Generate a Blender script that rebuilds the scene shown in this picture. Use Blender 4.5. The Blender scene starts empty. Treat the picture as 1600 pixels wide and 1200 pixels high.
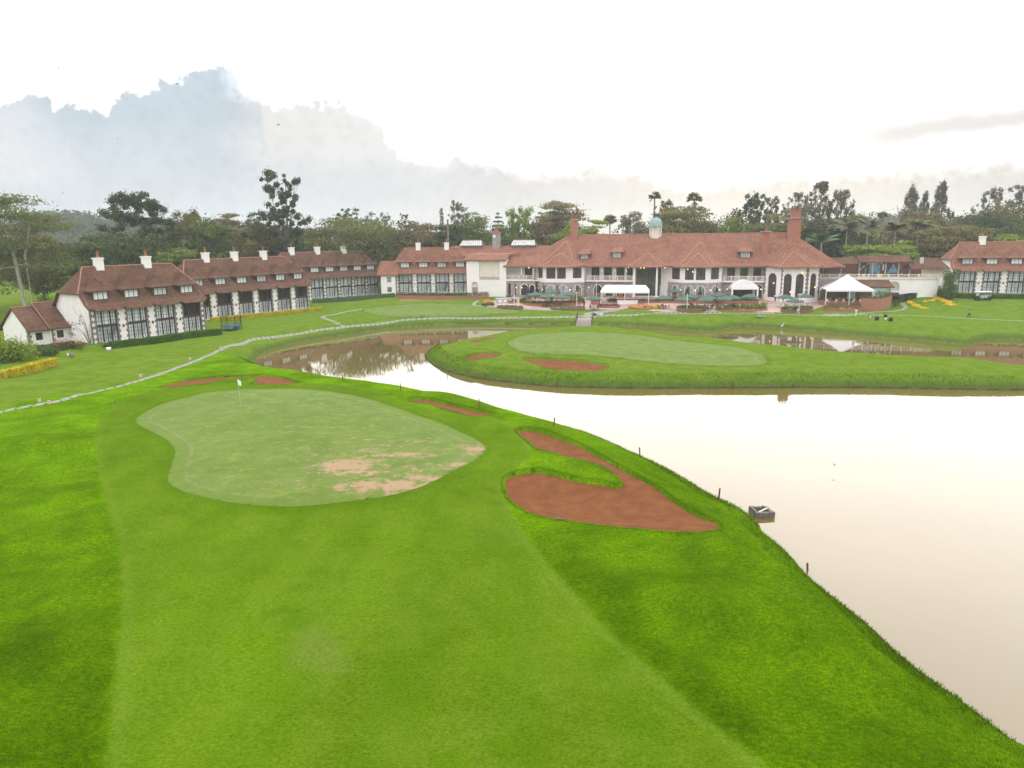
import bpy, math, random
import numpy as np
from mathutils import Matrix, Vector
R = math.radians
scene = bpy.context.scene
COL = scene.collection

# ------------------------------------------------------------------ camera
CAM = np.array([0.0, 0.0, 18.6]); FPX = 1110.0; PITCH = R(11.95); ROLL = R(0.55)
cd = bpy.data.cameras.new("camera"); cam = bpy.data.objects.new("camera", cd); COL.objects.link(cam)
cd.sensor_width = 36; cd.lens = 36 * FPX / 1600; cd.clip_start = 0.5; cd.clip_end = 9000
cam.matrix_world = Matrix.Translation(Vector(CAM)) @ Matrix.Rotation(math.pi / 2 - PITCH, 4, 'X') @ Matrix.Rotation(-ROLL, 4, 'Z')
scene.camera = cam

def ray(px, py):
    x = (px - 800) / FPX; y = -(py - 600) / FPX
    c, s = math.cos(-ROLL), math.sin(-ROLL); x, y = c * x - s * y, s * x + c * y
    return np.array([x, y * math.sin(PITCH) + math.cos(PITCH), y * math.cos(PITCH) - math.sin(PITCH)])
def at(px, py, z=0.0):              # where the sight line of a photo pixel meets height z
    r = ray(px, py); return CAM + r * ((z - CAM[2]) / r[2])
def atY(px, py, Y):                 # ... or a given distance
    r = ray(px, py); return CAM + r * (Y / r[1])

# ------------------------------------------------------------------ light
SUN_AZ, SUN_EL = R(15), R(15)
sl = bpy.data.lights.new("sun", 'SUN'); sl.energy = 1.8; sl.angle = R(74); sl.color = (1, .93, .82)   # a wide veiled sun
so = bpy.data.objects.new("sun", sl); COL.objects.link(so)
d = Vector((math.sin(SUN_AZ) * math.cos(SUN_EL), math.cos(SUN_AZ) * math.cos(SUN_EL), math.sin(SUN_EL)))
so.rotation_euler = d.to_track_quat('Z', 'Y').to_euler()
scene.view_settings.view_transform = 'Standard'; scene.view_settings.look = 'None'
scene.view_settings.gamma = 1; scene.view_settings.exposure = 0

class NT:
    def __init__(s, tree): s.t = tree; s.n = tree.nodes; s.l = tree.links
    def new(s, typ, **kw):
        n = s.n.new(typ)
        for k, v in kw.items(): setattr(n, k, v)
        return n
    def set(s, sock, v):
        if isinstance(v, bpy.types.NodeSocket): s.l.new(v, sock)
        elif v is not None:
            if isinstance(v, (tuple, list)) and len(v) == 3 and sock.type == 'RGBA': v = (*v, 1)
            sock.default_value = v
    def math(s, op, a, b=None, c=None, clamp=False):
        n = s.new('ShaderNodeMath', operation=op, use_clamp=clamp)
        s.set(n.inputs[0], a)
        if b is not None: s.set(n.inputs[1], b)
        if c is not None: s.set(n.inputs[2], c)
        return n.outputs[0]
    def mix(s, f, a, b, blend='MIX'):
        n = s.new('ShaderNodeMix', data_type='RGBA', blend_type=blend)
        s.set(n.inputs[0], f); s.set(n.inputs[6], a); s.set(n.inputs[7], b); return n.outputs[2]
    def ss(s, v, a, b, lo=0., hi=1.):
        n = s.new('ShaderNodeMapRange', interpolation_type='SMOOTHSTEP')
        s.set(n.inputs[0], v); n.inputs[1].default_value = a; n.inputs[2].default_value = b
        n.inputs[3].default_value = lo; n.inputs[4].default_value = hi; return n.outputs[0]
    def noise(s, vec, scale, detail=3, rough=.55, dist=0., out=0):
        n = s.new('ShaderNodeTexNoise'); s.set(n.inputs['Vector'], vec)
        n.inputs['Scale'].default_value = scale; n.inputs['Detail'].default_value = detail
        n.inputs['Roughness'].default_value = rough; n.inputs['Distortion'].default_value = dist
        return n.outputs[out]
    def mapv(s, vec, scale=(1, 1, 1), rot=(0, 0, 0)):
        n = s.new('ShaderNodeMapping'); s.set(n.inputs[0], vec); n.inputs['Scale'].default_value = scale
        n.inputs['Rotation'].default_value = rot; return n.outputs[0]
    def ramp(s, f, stops):
        n = s.new('ShaderNodeValToRGB'); s.set(n.inputs[0], f); e = n.color_ramp.elements
        while len(e) < len(stops): e.new(.5)
        for q, (p, c) in zip(e, stops): q.position = p; q.color = (*c, 1)
        return n.outputs[0]
    def curve(s, v, pts):           # float curve on 0..1
        n = s.new('ShaderNodeFloatCurve'); s.set(n.inputs[1], v); c = n.mapping.curves[0].points
        n.mapping.use_clip = False
        c[0].location = pts[0]; c[1].location = pts[-1]
        for p in pts[1:-1]: c.new(*p)
        n.mapping.update(); return n.outputs[0]

# world: Nishita sky seen through a broken layer of bright evening cloud
world = bpy.data.worlds.new("World"); scene.world = world; world.use_nodes = True
wt = NT(world.node_tree); wt.n.clear()
sky = wt.new('ShaderNodeTexSky', sky_type='NISHITA', sun_disc=False); sky.sun_elevation = SUN_EL; sky.sun_rotation = SUN_AZ
tc = wt.new('ShaderNodeTexCoord'); sep = wt.new('ShaderNodeSeparateXYZ'); wt.l.new(tc.outputs['Generated'], sep.inputs[0])
X, Y, Z = sep.outputs
ysafe = wt.math('MAXIMUM', Y, .05)
U = wt.math('DIVIDE', X, ysafe); V = wt.math('DIVIDE', Z, ysafe)
comb = wt.new('ShaderNodeCombineXYZ'); wt.l.new(U, comb.inputs[0]); wt.l.new(V, comb.inputs[1]); UV = comb.outputs[0]
WS = 0.12                      # world strength
def skyc(c): return tuple(v / WS for v in c)
def uvpx(px, py):
    r = ray(px, py); return r[0] / r[1], r[2] / r[1]
top1 = [(-20,168),(20,160),(45,139),(66,140),(84,156),(96,166),(112,158),(138,166),(158,172),(172,150),(190,140),(226,133),(252,126),(284,116),(304,100),(348,94),(380,96),(392,112),(399,150),(410,200),(425,300),(450,385),(1620,390)]
top2 = [(-20,215),(120,240),(200,225),(300,190),(380,150),(402,146),(440,153),(500,154),(560,164),(600,182),(612,205),(640,240),(680,250),(694,240),(716,238),(736,247),(758,248),(790,253),(830,262),(900,254),(960,256),(1010,268),(1060,283),(1120,282),(1200,274),(1300,266),(1400,262),(1500,255),(1620,248)]
U0, U1, V1 = -.8, .8, .32
nz = wt.noise(UV, 14, 6, .6); nz2 = wt.noise(UV, 38, 5, .65)
vo = wt.new('ShaderNodeTexVoronoi', feature='SMOOTH_F1'); wt.set(vo.inputs['Vector'], wt.mix(.06, UV, wt.noise(UV, 20, 4, .6, 0, 1))); vo.inputs['Scale'].default_value = 55; vo.inputs['Smoothness'].default_value = .3
un = wt.math('MULTIPLY_ADD', U, 1 / (U1 - U0), -U0 / (U1 - U0), clamp=True)
un = wt.math('ADD', un, wt.math('MULTIPLY', wt.math('SUBTRACT', nz, .5), .05))
puff = wt.math('ADD', wt.math('ADD', wt.math('MULTIPLY', wt.math('SUBTRACT', nz2, .5), .026), wt.math('MULTIPLY', wt.math('SUBTRACT', wt.noise(UV, 90, 4, .6), .5), .008)), wt.math('MULTIPLY', wt.math('SUBTRACT', .42, vo.outputs[0]), .020))
def below(top):
    pts = []
    for (px, py) in top:
        u, v = uvpx(px, py); pts.append(((u - U0) / (U1 - U0), v / V1))
    pts = [(0, pts[0][1])] + pts + [(1, pts[-1][1])]
    vt = wt.math('ADD', wt.math('MULTIPLY', wt.curve(un, pts), V1), puff)
    return wt.math('SUBTRACT', vt, V)
d1, d2 = below(top1), below(top2)
uf, _ = uvpx(450, 200); ug, _ = uvpx(330, 200)
m1 = wt.math('MULTIPLY', wt.ss(d1, -.003, .009), wt.ss(wt.math('ADD', U, wt.math('MULTIPLY', wt.math('SUBTRACT', nz, .5), .16)), uf, ug))
side = wt.ss(U, -.30, .05)
m2 = wt.math('ADD', wt.math('MULTIPLY', wt.ss(d2, -.004, .012), wt.math('SUBTRACT', 1, side)), wt.math('MULTIPLY', wt.ss(d2, -.012, .022), side))
def streak(px0, py0, px1, py1, wid, blur):
    (u0, v0), (u1, v1) = uvpx(px0, py0), uvpx(px1, py1)
    m = (v1 - v0) / (u1 - u0); t = wt.math('SUBTRACT', U, u0)
    line = wt.math('MULTIPLY_ADD', t, m, v0)
    dd = wt.math('ABSOLUTE', wt.math('SUBTRACT', V, wt.math('ADD', line, wt.math('MULTIPLY', wt.math('SUBTRACT', nz, .5), .03))))
    a = wt.ss(dd, wid, wid * (1 - blur), 0, 1)
    return wt.math('MULTIPLY', a, wt.math('MULTIPLY', wt.ss(U, u0, u0 + .26 * (u1 - u0) + .04), wt.ss(U, u1 + .02, u1 - .04)))
st = streak(1240, 224, 1720, 170, .026, .92)
st = wt.math('MAXIMUM', st, wt.math('MULTIPLY', streak(1020, 262, 1150, 244, .012, .9), .9))
st = wt.math('MAXIMUM', st, wt.math('MULTIPLY', streak(1150, 262, 1260, 264, .011, .9), .9))
shade = wt.math('SUBTRACT', wt.math('ADD', wt.ss(wt.noise(UV, 7, 6, .65), .3, .7, .95, 1.05), wt.math('MULTIPLY', wt.ss(vo.outputs[0], .15, .6), .05)), .02)
bank = wt.ramp(wt.math('MULTIPLY_ADD', U, 1 / 1.6, .5), [(0., (.66, .71, .75)), (.3, (.70, .72, .75)), (.5, (.70, .695, .72)), (.72, (.80, .755, .69)), (1., (.71, .685, .66))])
mid_ = wt.mix(wt.ss(V, .07, .12), bank, (.82, .81, .80))
cumul = wt.mix(wt.ss(V, .06, .17), (.66, .715, .76), (.58, .66, .73))
cumul = wt.mix(wt.math('MULTIPLY', wt.ss(wt.math('ADD', U, wt.math('MULTIPLY', V, .55)), -.48, -.62), wt.ss(V, .05, .09)), cumul, (.79, .80, .83))
high = wt.ramp(wt.ss(Z, .05, .6), [(0., (1.12, 1.09, 1.06)), (.25, (2.25, 2.17, 2.20)), (1., (2.35, 2.28, 2.34))])
glow = wt.math('MULTIPLY', wt.ss(wt.math('ABSOLUTE', wt.math('SUBTRACT', U, .23)), .45, .0), wt.ss(V, .30, .10))
high = wt.mix(wt.math('MULTIPLY', glow, .4), high, (2.0, 1.92, 1.8))
seen = wt.mix(m2, high, wt.mix(1., mid_, shade, 'MULTIPLY'))
seen = wt.mix(m1, seen, wt.mix(1., cumul, shade, 'MULTIPLY'))
seen = wt.mix(wt.math('MULTIPLY', st, .9), seen, (.76, .74, .72))
around = wt.ramp(wt.noise(tc.outputs['Generated'], 2.5, 6, .6), [(.3, (1.1, 1.12, 1.2)), (.7, (2.3, 2.25, 2.2))])
around = wt.mix(wt.ss(Z, .1, .7), around, (2.2, 2.25, 2.3))
front = wt.ss(Y, .08, .3)
cl = wt.mix(front, around, seen)
cl = wt.mix(1., cl, (1 / WS, 1 / WS, 1 / WS), 'MULTIPLY')
fin = wt.mix(.97, sky.outputs[0], cl)
bg = wt.new('ShaderNodeBackground'); wt.l.new(fin, bg.inputs[0]); bg.inputs[1].default_value = WS
wo = wt.new('ShaderNodeOutputWorld'); wt.l.new(bg.outputs[0], wo.inputs[0])

# ------------------------------------------------------------------ helpers
def tag(o, label=None, cat=None, group=None, kind=None):
    if label: o['label'] = label
    if cat: o['category'] = cat
    if group: o['group'] = group
    if kind: o['kind'] = kind
    return o
def mesh(name, V, Fs, mat=None, parent=None, smooth=False, mats=None, mi=None):
    me = bpy.data.meshes.new(name)
    V = np.asarray(V, np.float32).reshape(-1, 3)
    if isinstance(Fs, np.ndarray):
        k = Fs.shape[1]; n = len(Fs)
        me.vertices.add(len(V)); me.vertices.foreach_set('co', V.ravel())
        me.loops.add(n * k); me.loops.foreach_set('vertex_index', Fs.astype(np.int32).ravel())
        me.polygons.add(n); me.polygons.foreach_set('loop_start', np.arange(0, n * k, k, dtype=np.int32))
        me.update(calc_edges=True)
    else:
        me.from_pydata(V.tolist(), [], Fs)
    if smooth: me.polygons.foreach_set('use_smooth', np.ones(len(me.polygons), bool))
    if mat: me.materials.append(mat)
    if mats:
        for m in mats: me.materials.append(m)
    if mi is not None: me.polygons.foreach_set('material_index', np.asarray(mi, np.int32))
    me.update()
    o = bpy.data.objects.new(name, me); COL.objects.link(o)
    if parent: o.parent = parent
    return o
def thing(name, loc, rz=0, label=None, cat=None, group=None):
    o = bpy.data.objects.new(name, None); o.empty_display_size = .3; COL.objects.link(o)
    o.location = [float(v) for v in loc]; o.rotation_euler = (0, 0, rz)
    return tag(o, label, cat, group)
def dup(o, parent=None):
    c = o.copy(); COL.objects.link(c); c.parent = parent
    for k in ('label', 'category'):
        if parent is None and k == 'label' and k in c.keys(): del c[k]
    for ch in list(KIDS.get(o.name, ())) or [x for x in o.children]:
        dup(ch, c)
    return c
KIDS = {}
class MB:
    """collects shapes, becomes one mesh"""
    def __init__(s): s.v = []; s.f = []; s.m = []
    def add(s, vs, fs, m=0):
        b = len(s.v); s.v += [tuple(map(float, p)) for p in vs]; s.f += [tuple(i + b for i in f) for f in fs]; s.m += [m] * len(fs)
    def box(s, x0, x1, y0, y1, z0, z1, m=0):
        s.add([(x0,y0,z0),(x1,y0,z0),(x1,y1,z0),(x0,y1,z0),(x0,y0,z1),(x1,y0,z1),(x1,y1,z1),(x0,y1,z1)],
              [(0,3,2,1),(4,5,6,7),(0,1,5,4),(1,2,6,5),(2,3,7,6),(3,0,4,7)], m)
    def obox(s, c, ax, hx, hy, z0, z1, m=0, taper=1.):   # box turned by angle ax
        ca, sa = math.cos(ax), math.sin(ax)
        P = []
        for z, k in ((z0, 1.), (z1, taper)):
            for (a, b) in ((-hx, -hy), (hx, -hy), (hx, hy), (-hx, hy)):
                P.append((c[0] + (a * ca - b * sa) * k, c[1] + (a * sa + b * ca) * k, z))
        s.add(P, [(0,3,2,1),(4,5,6,7),(0,1,5,4),(1,2,6,5),(2,3,7,6),(3,0,4,7)], m)
    def prism(s, poly, z0, z1, m=0, top=None):          # vertical prism over a ccw outline
        n = len(poly); t = top or poly
        s.add([(p[0], p[1], z0) for p in poly] + [(p[0], p[1], z1) for p in t],
              [tuple(range(n))[::-1], tuple(range(n, 2 * n))] + [(i, (i + 1) % n, n + (i + 1) % n, n + i) for i in range(n)], m)
    def tube(s, pts, rad, n=6, m=0, cap=True):
        pts = [Vector(p) for p in pts]; rads = rad if isinstance(rad, (list, tuple)) else [rad] * len(pts)
        rings = []; b = len(s.v)
        for i, p in enumerate(pts):
            t = (pts[min(i + 1, len(pts) - 1)] - pts[max(i - 1, 0)]).normalized()
            a = t.cross(Vector((0, 0, 1)));
            if a.length < 1e-3: a = Vector((1, 0, 0))
            a.normalize(); c = t.cross(a)
            for k in range(n):
                w = 2 * math.pi * k / n; q = p + (a * math.cos(w) + c * math.sin(w)) * rads[i]
                s.v.append(tuple(q))
        for i in range(len(pts) - 1):
            for k in range(n):
                s.f.append((b + i * n + k, b + i * n + (k + 1) % n, b + (i + 1) * n + (k + 1) % n, b + (i + 1) * n + k)); s.m.append(m)
        if cap:
            s.f.append(tuple(b + k for k in range(n))[::-1]); s.m.append(m)
            s.f.append(tuple(b + (len(pts) - 1) * n + k for k in range(n))); s.m.append(m)
    def lathe(s, prof, n=16, c=(0, 0), m=0, squash=1.):
        b = len(s.v)
        for (r, z) in prof:
            for k in range(n):
                w = 2 * math.pi * k / n; s.v.append((c[0] + r * math.cos(w), c[1] + r * math.sin(w) * squash, z))
        for i in range(len(prof) - 1):
            for k in range(n):
                s.f.append((b + i*n + k, b + i*n + (k+1) % n, b + (i+1)*n + (k+1) % n, b + (i+1)*n + k)); s.m.append(m)
    def build(s, name, mats, parent=None, smooth=False):
        if not isinstance(mats, (list, tuple)): mats = [mats]
        return mesh(name, s.v, s.f, None, parent, smooth, mats, s.m)

MATS = {}
def mat(name, color, rough=.8, var=.0, vscale=1., bump=0., bscale=20., spec=.3, metal=0., color2=None, detail=4, coords='Object', emit=None):
    m = bpy.data.materials.new(name); m.use_nodes = True; t = NT(m.node_tree); b = t.n['Principled BSDF']
    g = t.new('ShaderNodeTexCoord').outputs[coords]
    c2 = color2 or tuple(max(0, v * (1 - var)) for v in color); c1 = color if color2 else tuple(v * (1 + var) for v in color)
    if var or color2:
        t.l.new(t.mix(t.ss(t.noise(g, vscale, detail, .65), .3, .7), c2, c1), b.inputs['Base Color'])
    else: b.inputs['Base Color'].default_value = (*color, 1)
    b.inputs['Roughness'].default_value = rough; b.inputs['Specular IOR Level'].default_value = spec; b.inputs['Metallic'].default_value = metal
    if bump:
        bn = t.new('ShaderNodeBump'); bn.inputs['Strength'].default_value = 1; bn.inputs['Distance'].default_value = bump
        t.l.new(t.noise(g, bscale, 4, .6), bn.inputs['Height']); t.l.new(bn.outputs[0], b.inputs['Normal'])
    if emit: b.inputs['Emission Color'].default_value = (*emit[0], 1); b.inputs['Emission Strength'].default_value = emit[1]
    MATS[name] = m; return m

# ------------------------------------------------------------------ outlines traced from the photograph, laid on the ground
def trace(pts, z): return np.array([at(px, py, z)[:2] for px, py in pts])
def smooth_closed(P, n=4):
    P = np.asarray(P); N = len(P); out = []
    for i in range(N):
        p0, p1, p2, p3 = P[i-1], P[i], P[(i+1) % N], P[(i+2) % N]
        for k in range(n):
            t = k / n
            out.append(.5 * ((2*p1) + (-p0+p2)*t + (2*p0-5*p1+4*p2-p3)*t*t + (-p0+3*p1-3*p2+p3)*t**3))
    return np.array(out)
def smooth_open(P, n=6):
    P = np.asarray(P); Q = np.vstack([2*P[0]-P[1], P, 2*P[-1]-P[-2]]); out = []
    for i in range(1, len(Q) - 2):
        p0, p1, p2, p3 = Q[i-1:i+3]
        for k in range(n):
            t = k / n; out.append(.5 * ((2*p1) + (-p0+p2)*t + (2*p0-5*p1+4*p2-p3)*t*t + (-p0+3*p1-3*p2+p3)*t**3))
    out.append(P[-1]); return np.array(out)
def nearest(Q, P, closed=True):     # distance and foot point from Q to polyline P
    A = P; B = np.roll(P, -1, 0)
    if not closed: A, B = P[:-1], P[1:]
    best = np.full(len(Q), 1e18); foot = np.zeros((len(Q), 2))
    for a, b in zip(A, B):
        ab = b - a; L = ab @ ab + 1e-12; t = np.clip(((Q - a) @ ab) / L, 0, 1)
        f = a + t[:, None] * ab; dd = ((Q - f) ** 2).sum(1); k = dd < best
        best[k] = dd[k]; foot[k] = f[k]
    return np.sqrt(best), foot
def inside(Q, P):
    x, y = Q[:, 0], Q[:, 1]; c = np.zeros(len(Q), bool)
    for a, b in zip(P, np.roll(P, -1, 0)):
        if a[1] == b[1]: continue
        k = ((a[1] > y) != (b[1] > y)) & (x < (b[0]-a[0]) * (y-a[1]) / (b[1]-a[1]) + a[0]); c ^= k
    return c
def sdf(Q, P, box=None):            # negative inside; far points (outside box+pad) get a rough value fast
    Q = np.asarray(Q); out = np.full(len(Q), 50.)
    lo = P.min(0) - (box or 6); hi = P.max(0) + (box or 6)
    k = (Q[:, 0] > lo[0]) & (Q[:, 0] < hi[0]) & (Q[:, 1] > lo[1]) & (Q[:, 1] < hi[1])
    if k.any():
        dd, _ = nearest(Q[k], P); out[k] = np.where(inside(Q[k], P), -dd, dd)
    return out
def sst(x, a, b):
    t = np.clip((x - a) / (b - a), 0, 1); return t * t * (3 - 2 * t)

near_shore = [(396,561),(407,567),(421,574),(441,578),(475,585),(488,587),(520,594),(565,600),(610,606),(680,616),(740,630),(796,643),(871,661),(927,676),(965,691),(1002,708),(1040,725),(1077,744),(1126,774),(1179,800),(1196,824),(1232,852),(1265,890),(1300,920),(1363,970),(1400,1005),(1458,1054),(1520,1098),(1600,1160)]
far_shore = [(1600,532),(1569,530),(1544,531),(1534,533),(1516,538),(1490,537),(1444,532.5),(1372,527),(1287,519),(1225,514),(1190,511.5),(1160,510.5),(1143,512),(1131,515.5),(1100,516.5),(1064,515),(1030,512),(975,509),(932,508),(860,507),(740,506.5),(680,508),(650,510),(610,513),(566,519),(520,526),(470,534),(430,545),(408,552)]
ns = trace(near_shore, .9); ns = ns + ns / np.linalg.norm(ns, axis=1)[:, None] * 1.0
fs = trace(far_shore, 0)
LAKE = np.vstack([smooth_open(ns, 3), [[32, 12], [60, -15], [150, -30], [260, 30], [300, 110], [230, 112], [180, 116]], smooth_open(fs, 3)])
isl_far = [(1600,574),(1537,569),(1490,563),(1412,559),(1381,558),(1344,555),(1316,553.5),(1275,549),(1230,543),(1194,541),(1147,535),(1119,532),(1090,530.5),(1052,526),(1026,521.5),(1000,518),(975,515),(945,513.5),(902,512.5),(865,514),(826,516.5),(786,521),(764,524),(737,529),(707,534),(685,541)]
isl_near = [(670,547.5),(664,555),(666,561),(677,571),(700,581),(726,587),(752,592.5),(809,599),(865,604),(921,606),(977,607),(1090,607),(1240,606),(1412,607),(1506,609),(1600,610)]
a = trace(isl_far, .9); a = a + a / np.linalg.norm(a, axis=1)[:, None] * .9
ISLAND = np.vstack([smooth_open(a, 3), smooth_open(trace(isl_near, 0), 3), [[150, 72], [330, 60], [330, 105], [150, 84]]])

def bump2(x, y, px, py, z, lx, ly, ang, h):
    c = at(px, py, z); ca, sa = math.cos(ang), math.sin(ang)
    u = (x - c[0]) * ca + (y - c[1]) * sa; v = -(x - c[0]) * sa + (y - c[1]) * ca
    return h * np.exp(-(u / lx) ** 2 - (v / ly) ** 2)
MOUNDS = [  # px, py, z, length, width, angle, height
 (40,700,3,9,2.2,.05,1.0),(120,620,3,12,3,.1,.35),(60,840,3,5,2.2,.3,.55),(130,900,3,4,1.6,.2,.35),(90,1010,3,4,1.5,-.1,.35),
 (1250,925,2,5,1.4,-.75,1.15),(1130,860,2,6,1.8,-.35,.45),(1180,1015,2,7,1.2,-.55,.72),(1330,1010,2,5,1.,-.7,.75),(1420,1120,2,3,.9,-.6,.55),(1080,960,2,4,1.6,-.4,.45),
 (900,690,2,5,1.6,-.6,.25),(880,728,2.3,3.2,1.,-.4,.35),(980,700,2,10,2,-.85,.25),(1150,790,2,3,1.6,-.8,.4),
 (500,640,3,14,8,.1,.25),(330,760,3,8,3,.1,.18),(560,782,3,14,1.4,.12,-.18),(640,690,3,10,6,0,.1),
 (300,612,3,9,2,.1,.12),(430,580,2.5,8,2.2,-.15,.25),(700,625,2.4,5,1.5,-.4,.45),
 (900,548,1.9,22,6,0,.35),(860,553,1.9,11,2,0,.35),(740,548,1.7,5,2,.2,.3),(1000,585,1.7,25,3,0,.35),(690,560,1.5,4,3,.4,.5),(1230,560,1.8,10,3,-.2,.45),(1390,563,1.6,16,1.6,-.1,.55),(1240,590,1.6,22,2,0,.3),
 (1110,503,2,7,2.5,0,.5),(1250,506,2,12,2,0,.4),(1390,508,2,9,2,-.1,.4),(1490,512,2,6,2.6,-.3,.7),(1570,514,2,7,2.5,.1,.4),
 (200,560,2,14,6,.3,.35),(60,600,2.2,12,4,.2,.3),(420,540,2,6,3,.2,.3),(560,500,2,12,4,.1,.2)]
def height(Q, full=True):
    Q = np.asarray(Q, float); x, y = Q[:, 0], Q[:, 1]
    base = 2.0 + .8 * sst(y, 100, 60) * sst(x, 60, 20) + 1.5 * sst(-x, 95, 180) * sst(y, 130, 240) + .9 * sst(y, 158, 170) * sst(np.abs(x - 30), 75, 60) + 1.7 * sst(x, 84, 96) * sst(y, 138, 168)
    dl = sdf(Q, LAKE, 40); di = sdf(Q, ISLAND, 12)
    isl = di < 6
    dland = np.where(dl > 0, dl, np.where(di < 0, -di, -np.minimum(-dl, np.abs(di))))
    onisl = (dl < 0) & (di < 6)
    base = np.where(onisl, 1.7, base)
    wid = 4.5 + 5 * sst(x, 45, 85) * sst(y, 90, 110) + 2.5 * sst(y, 90, 60)
    h = np.where(dland < 0, np.maximum(-1.2, dland * 1.3), .95 * sst(dland, -.2, 1.5) + (base - .95) * sst(dland, .8, wid))
    mm = sst(dland, .8, 4.)
    g = np.zeros(len(Q))
    for px, py, z, lx, ly, an, hh in MOUNDS: g += bump2(x, y, px, py, z, lx, ly, an, hh)
    g += .10 * np.sin(x * .31 + 1.3 * np.sin(y * .17)) * np.sin(y * .27 + 1.1 * np.sin(x * .13)) + .03 * np.sin(x * .9 + y * .5) * np.sin(y * 1.1 - x * .4)
    flat = np.ones(len(Q))
    return h + g * mm
def gtrace(pts):                    # photo pixels dropped on to the relief itself: march each sight line to its first crossing
    p = np.array(pts, float); zs = np.linspace(5.5, -.3, 90); R_ = np.array([ray(a, b_) for a, b_ in p])
    t = (zs[None, :] - CAM[2]) / R_[:, 2:3]; X = CAM[0] + R_[:, 0:1] * t; Y = CAM[1] + R_[:, 1:2] * t
    hh = height(np.stack([X.ravel(), Y.ravel()], 1)).reshape(X.shape); below = zs[None, :] <= hh
    j = np.argmax(below, 1); j = np.where(below.any(1), np.maximum(j, 1), len(zs) - 1); i = np.arange(len(p))
    d0 = zs[j - 1] - hh[i, j - 1]; d1 = zs[j] - hh[i, j]; f = np.clip(d0 / (d0 - d1 + 1e-9), 0, 1)
    return np.stack([X[i, j - 1] + (X[i, j] - X[i, j - 1]) * f, Y[i, j - 1] + (Y[i, j] - Y[i, j - 1]) * f], 1)
ZG = 2.8
GREEN1 = smooth_closed(gtrace([(212,656),(224,646),(252,632),(300,619),(348,611),(396,608),(452,607),(500,610),(540,616),(580,625),(620,638),(660,652),(700,666),(740,685),(756,696),(757,706),(740,720),(700,740),(660,760),(612,774),(560,782),(500,789),(440,792),(380,788),(332,780),(292,770),(266,756),(263,744),(270,720),(274,706),(266,692),(244,678),(220,666)]))
GREEN2 = smooth_closed(gtrace([(794.5,534),(805,528),(827,523),(865,520),(902,518.6),(959,520.5),(1015,526),(1052,532),(1090,536),(1146,542),(1176,549),(1195,559),(1198,566),(1184,571),(1146,572),(1090,571),(1052,569),(1015,565.5),(977,560.6),(940,557),(865,554),(827,551),(805,545.6),(796,540)]))
GREEN3 = smooth_closed(gtrace([(568,484),(600,479),(640,475.6),(680,474),(740,476),(780,480),(808,485),(806,489),(760,492),(680,495),(620,495),(584,491)]))
FAIR = smooth_closed(gtrace([(150,1330),(165,1200),(182,1050),(187,1000),(190,920),(187,860),(170,800),(155,740),(150,690),(154,658),(180,634),(225,614),(290,604),(360,599),(440,600),(520,600),(590,612),(640,630),(700,645),(760,650),(807,669),(828,695),(830,710),(815,725),(792,744),(785,762),(796,792),(815,826),(852,875),(890,920),(925,960),(1000,1030),(1090,1110),(1200,1200),(1330,1330)]), 3)
BUNK = [smooth_closed(gtrace(p), 3) for p, z in [
 ([(789,751),(794,742),(815,734),(845,732.5),(871,738),(909,747),(942,751),(965,756),(972,753),(965,744),(950,732.5),(927,723),(905,717.5),(879,712),(852,704),(830,693),(815,680),(808.6,670.6),(819,668),(845,670.6),(871,680),(901,691),(935,710),(965,725),(1002,745.6),(1040,770),(1062,785),(1085,798),(1115,811),(1122.5,819),(1120,827),(1100,830),(1059,830),(1002,825.5),(965,822.5),(920,817),(879,812),(845,805.6),(815,794),(796,777.5),(790,762.5)], 2.3),
 ([(640,622),(648,628),(672,632),(708,642),(728,648),(756,649.5),(776,647),(756,642),(720,634),(688,626),(660,621)], 2.3),
 ([(254,603),(280,596),(320,590),(360,587),(404,585.5),(436,588),(460,595),(466,598),(436,601),(404,601),(396,598),(404,592.5),(392,589.5),(360,591),(332,597),(292,602),(268,605)], 2.4),
 ([(725.5,560),(737.5,553),(760,550),(777,551),(779,555),(767.5,559),(741,562)], 1.7),
 ([(818,559),(824,557.6),(865,559.5),(902,562),(940,567),(947.5,572),(944,577.5),(917.5,579),(872.5,577.5),(846,572),(827.5,565.5)], 1.7),
 ([(732,534),(752.5,529),(782.5,526),(771,530),(741,535.5)], 1.6)]]

def bowl(Q):                        # how far the sand sits below the turf, and the signed distance to the nearest bunker edge
    sb = np.full(len(Q), 50.)
    for P in BUNK: sb = np.minimum(sb, sdf(Q, P, 3))
    return sb
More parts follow.
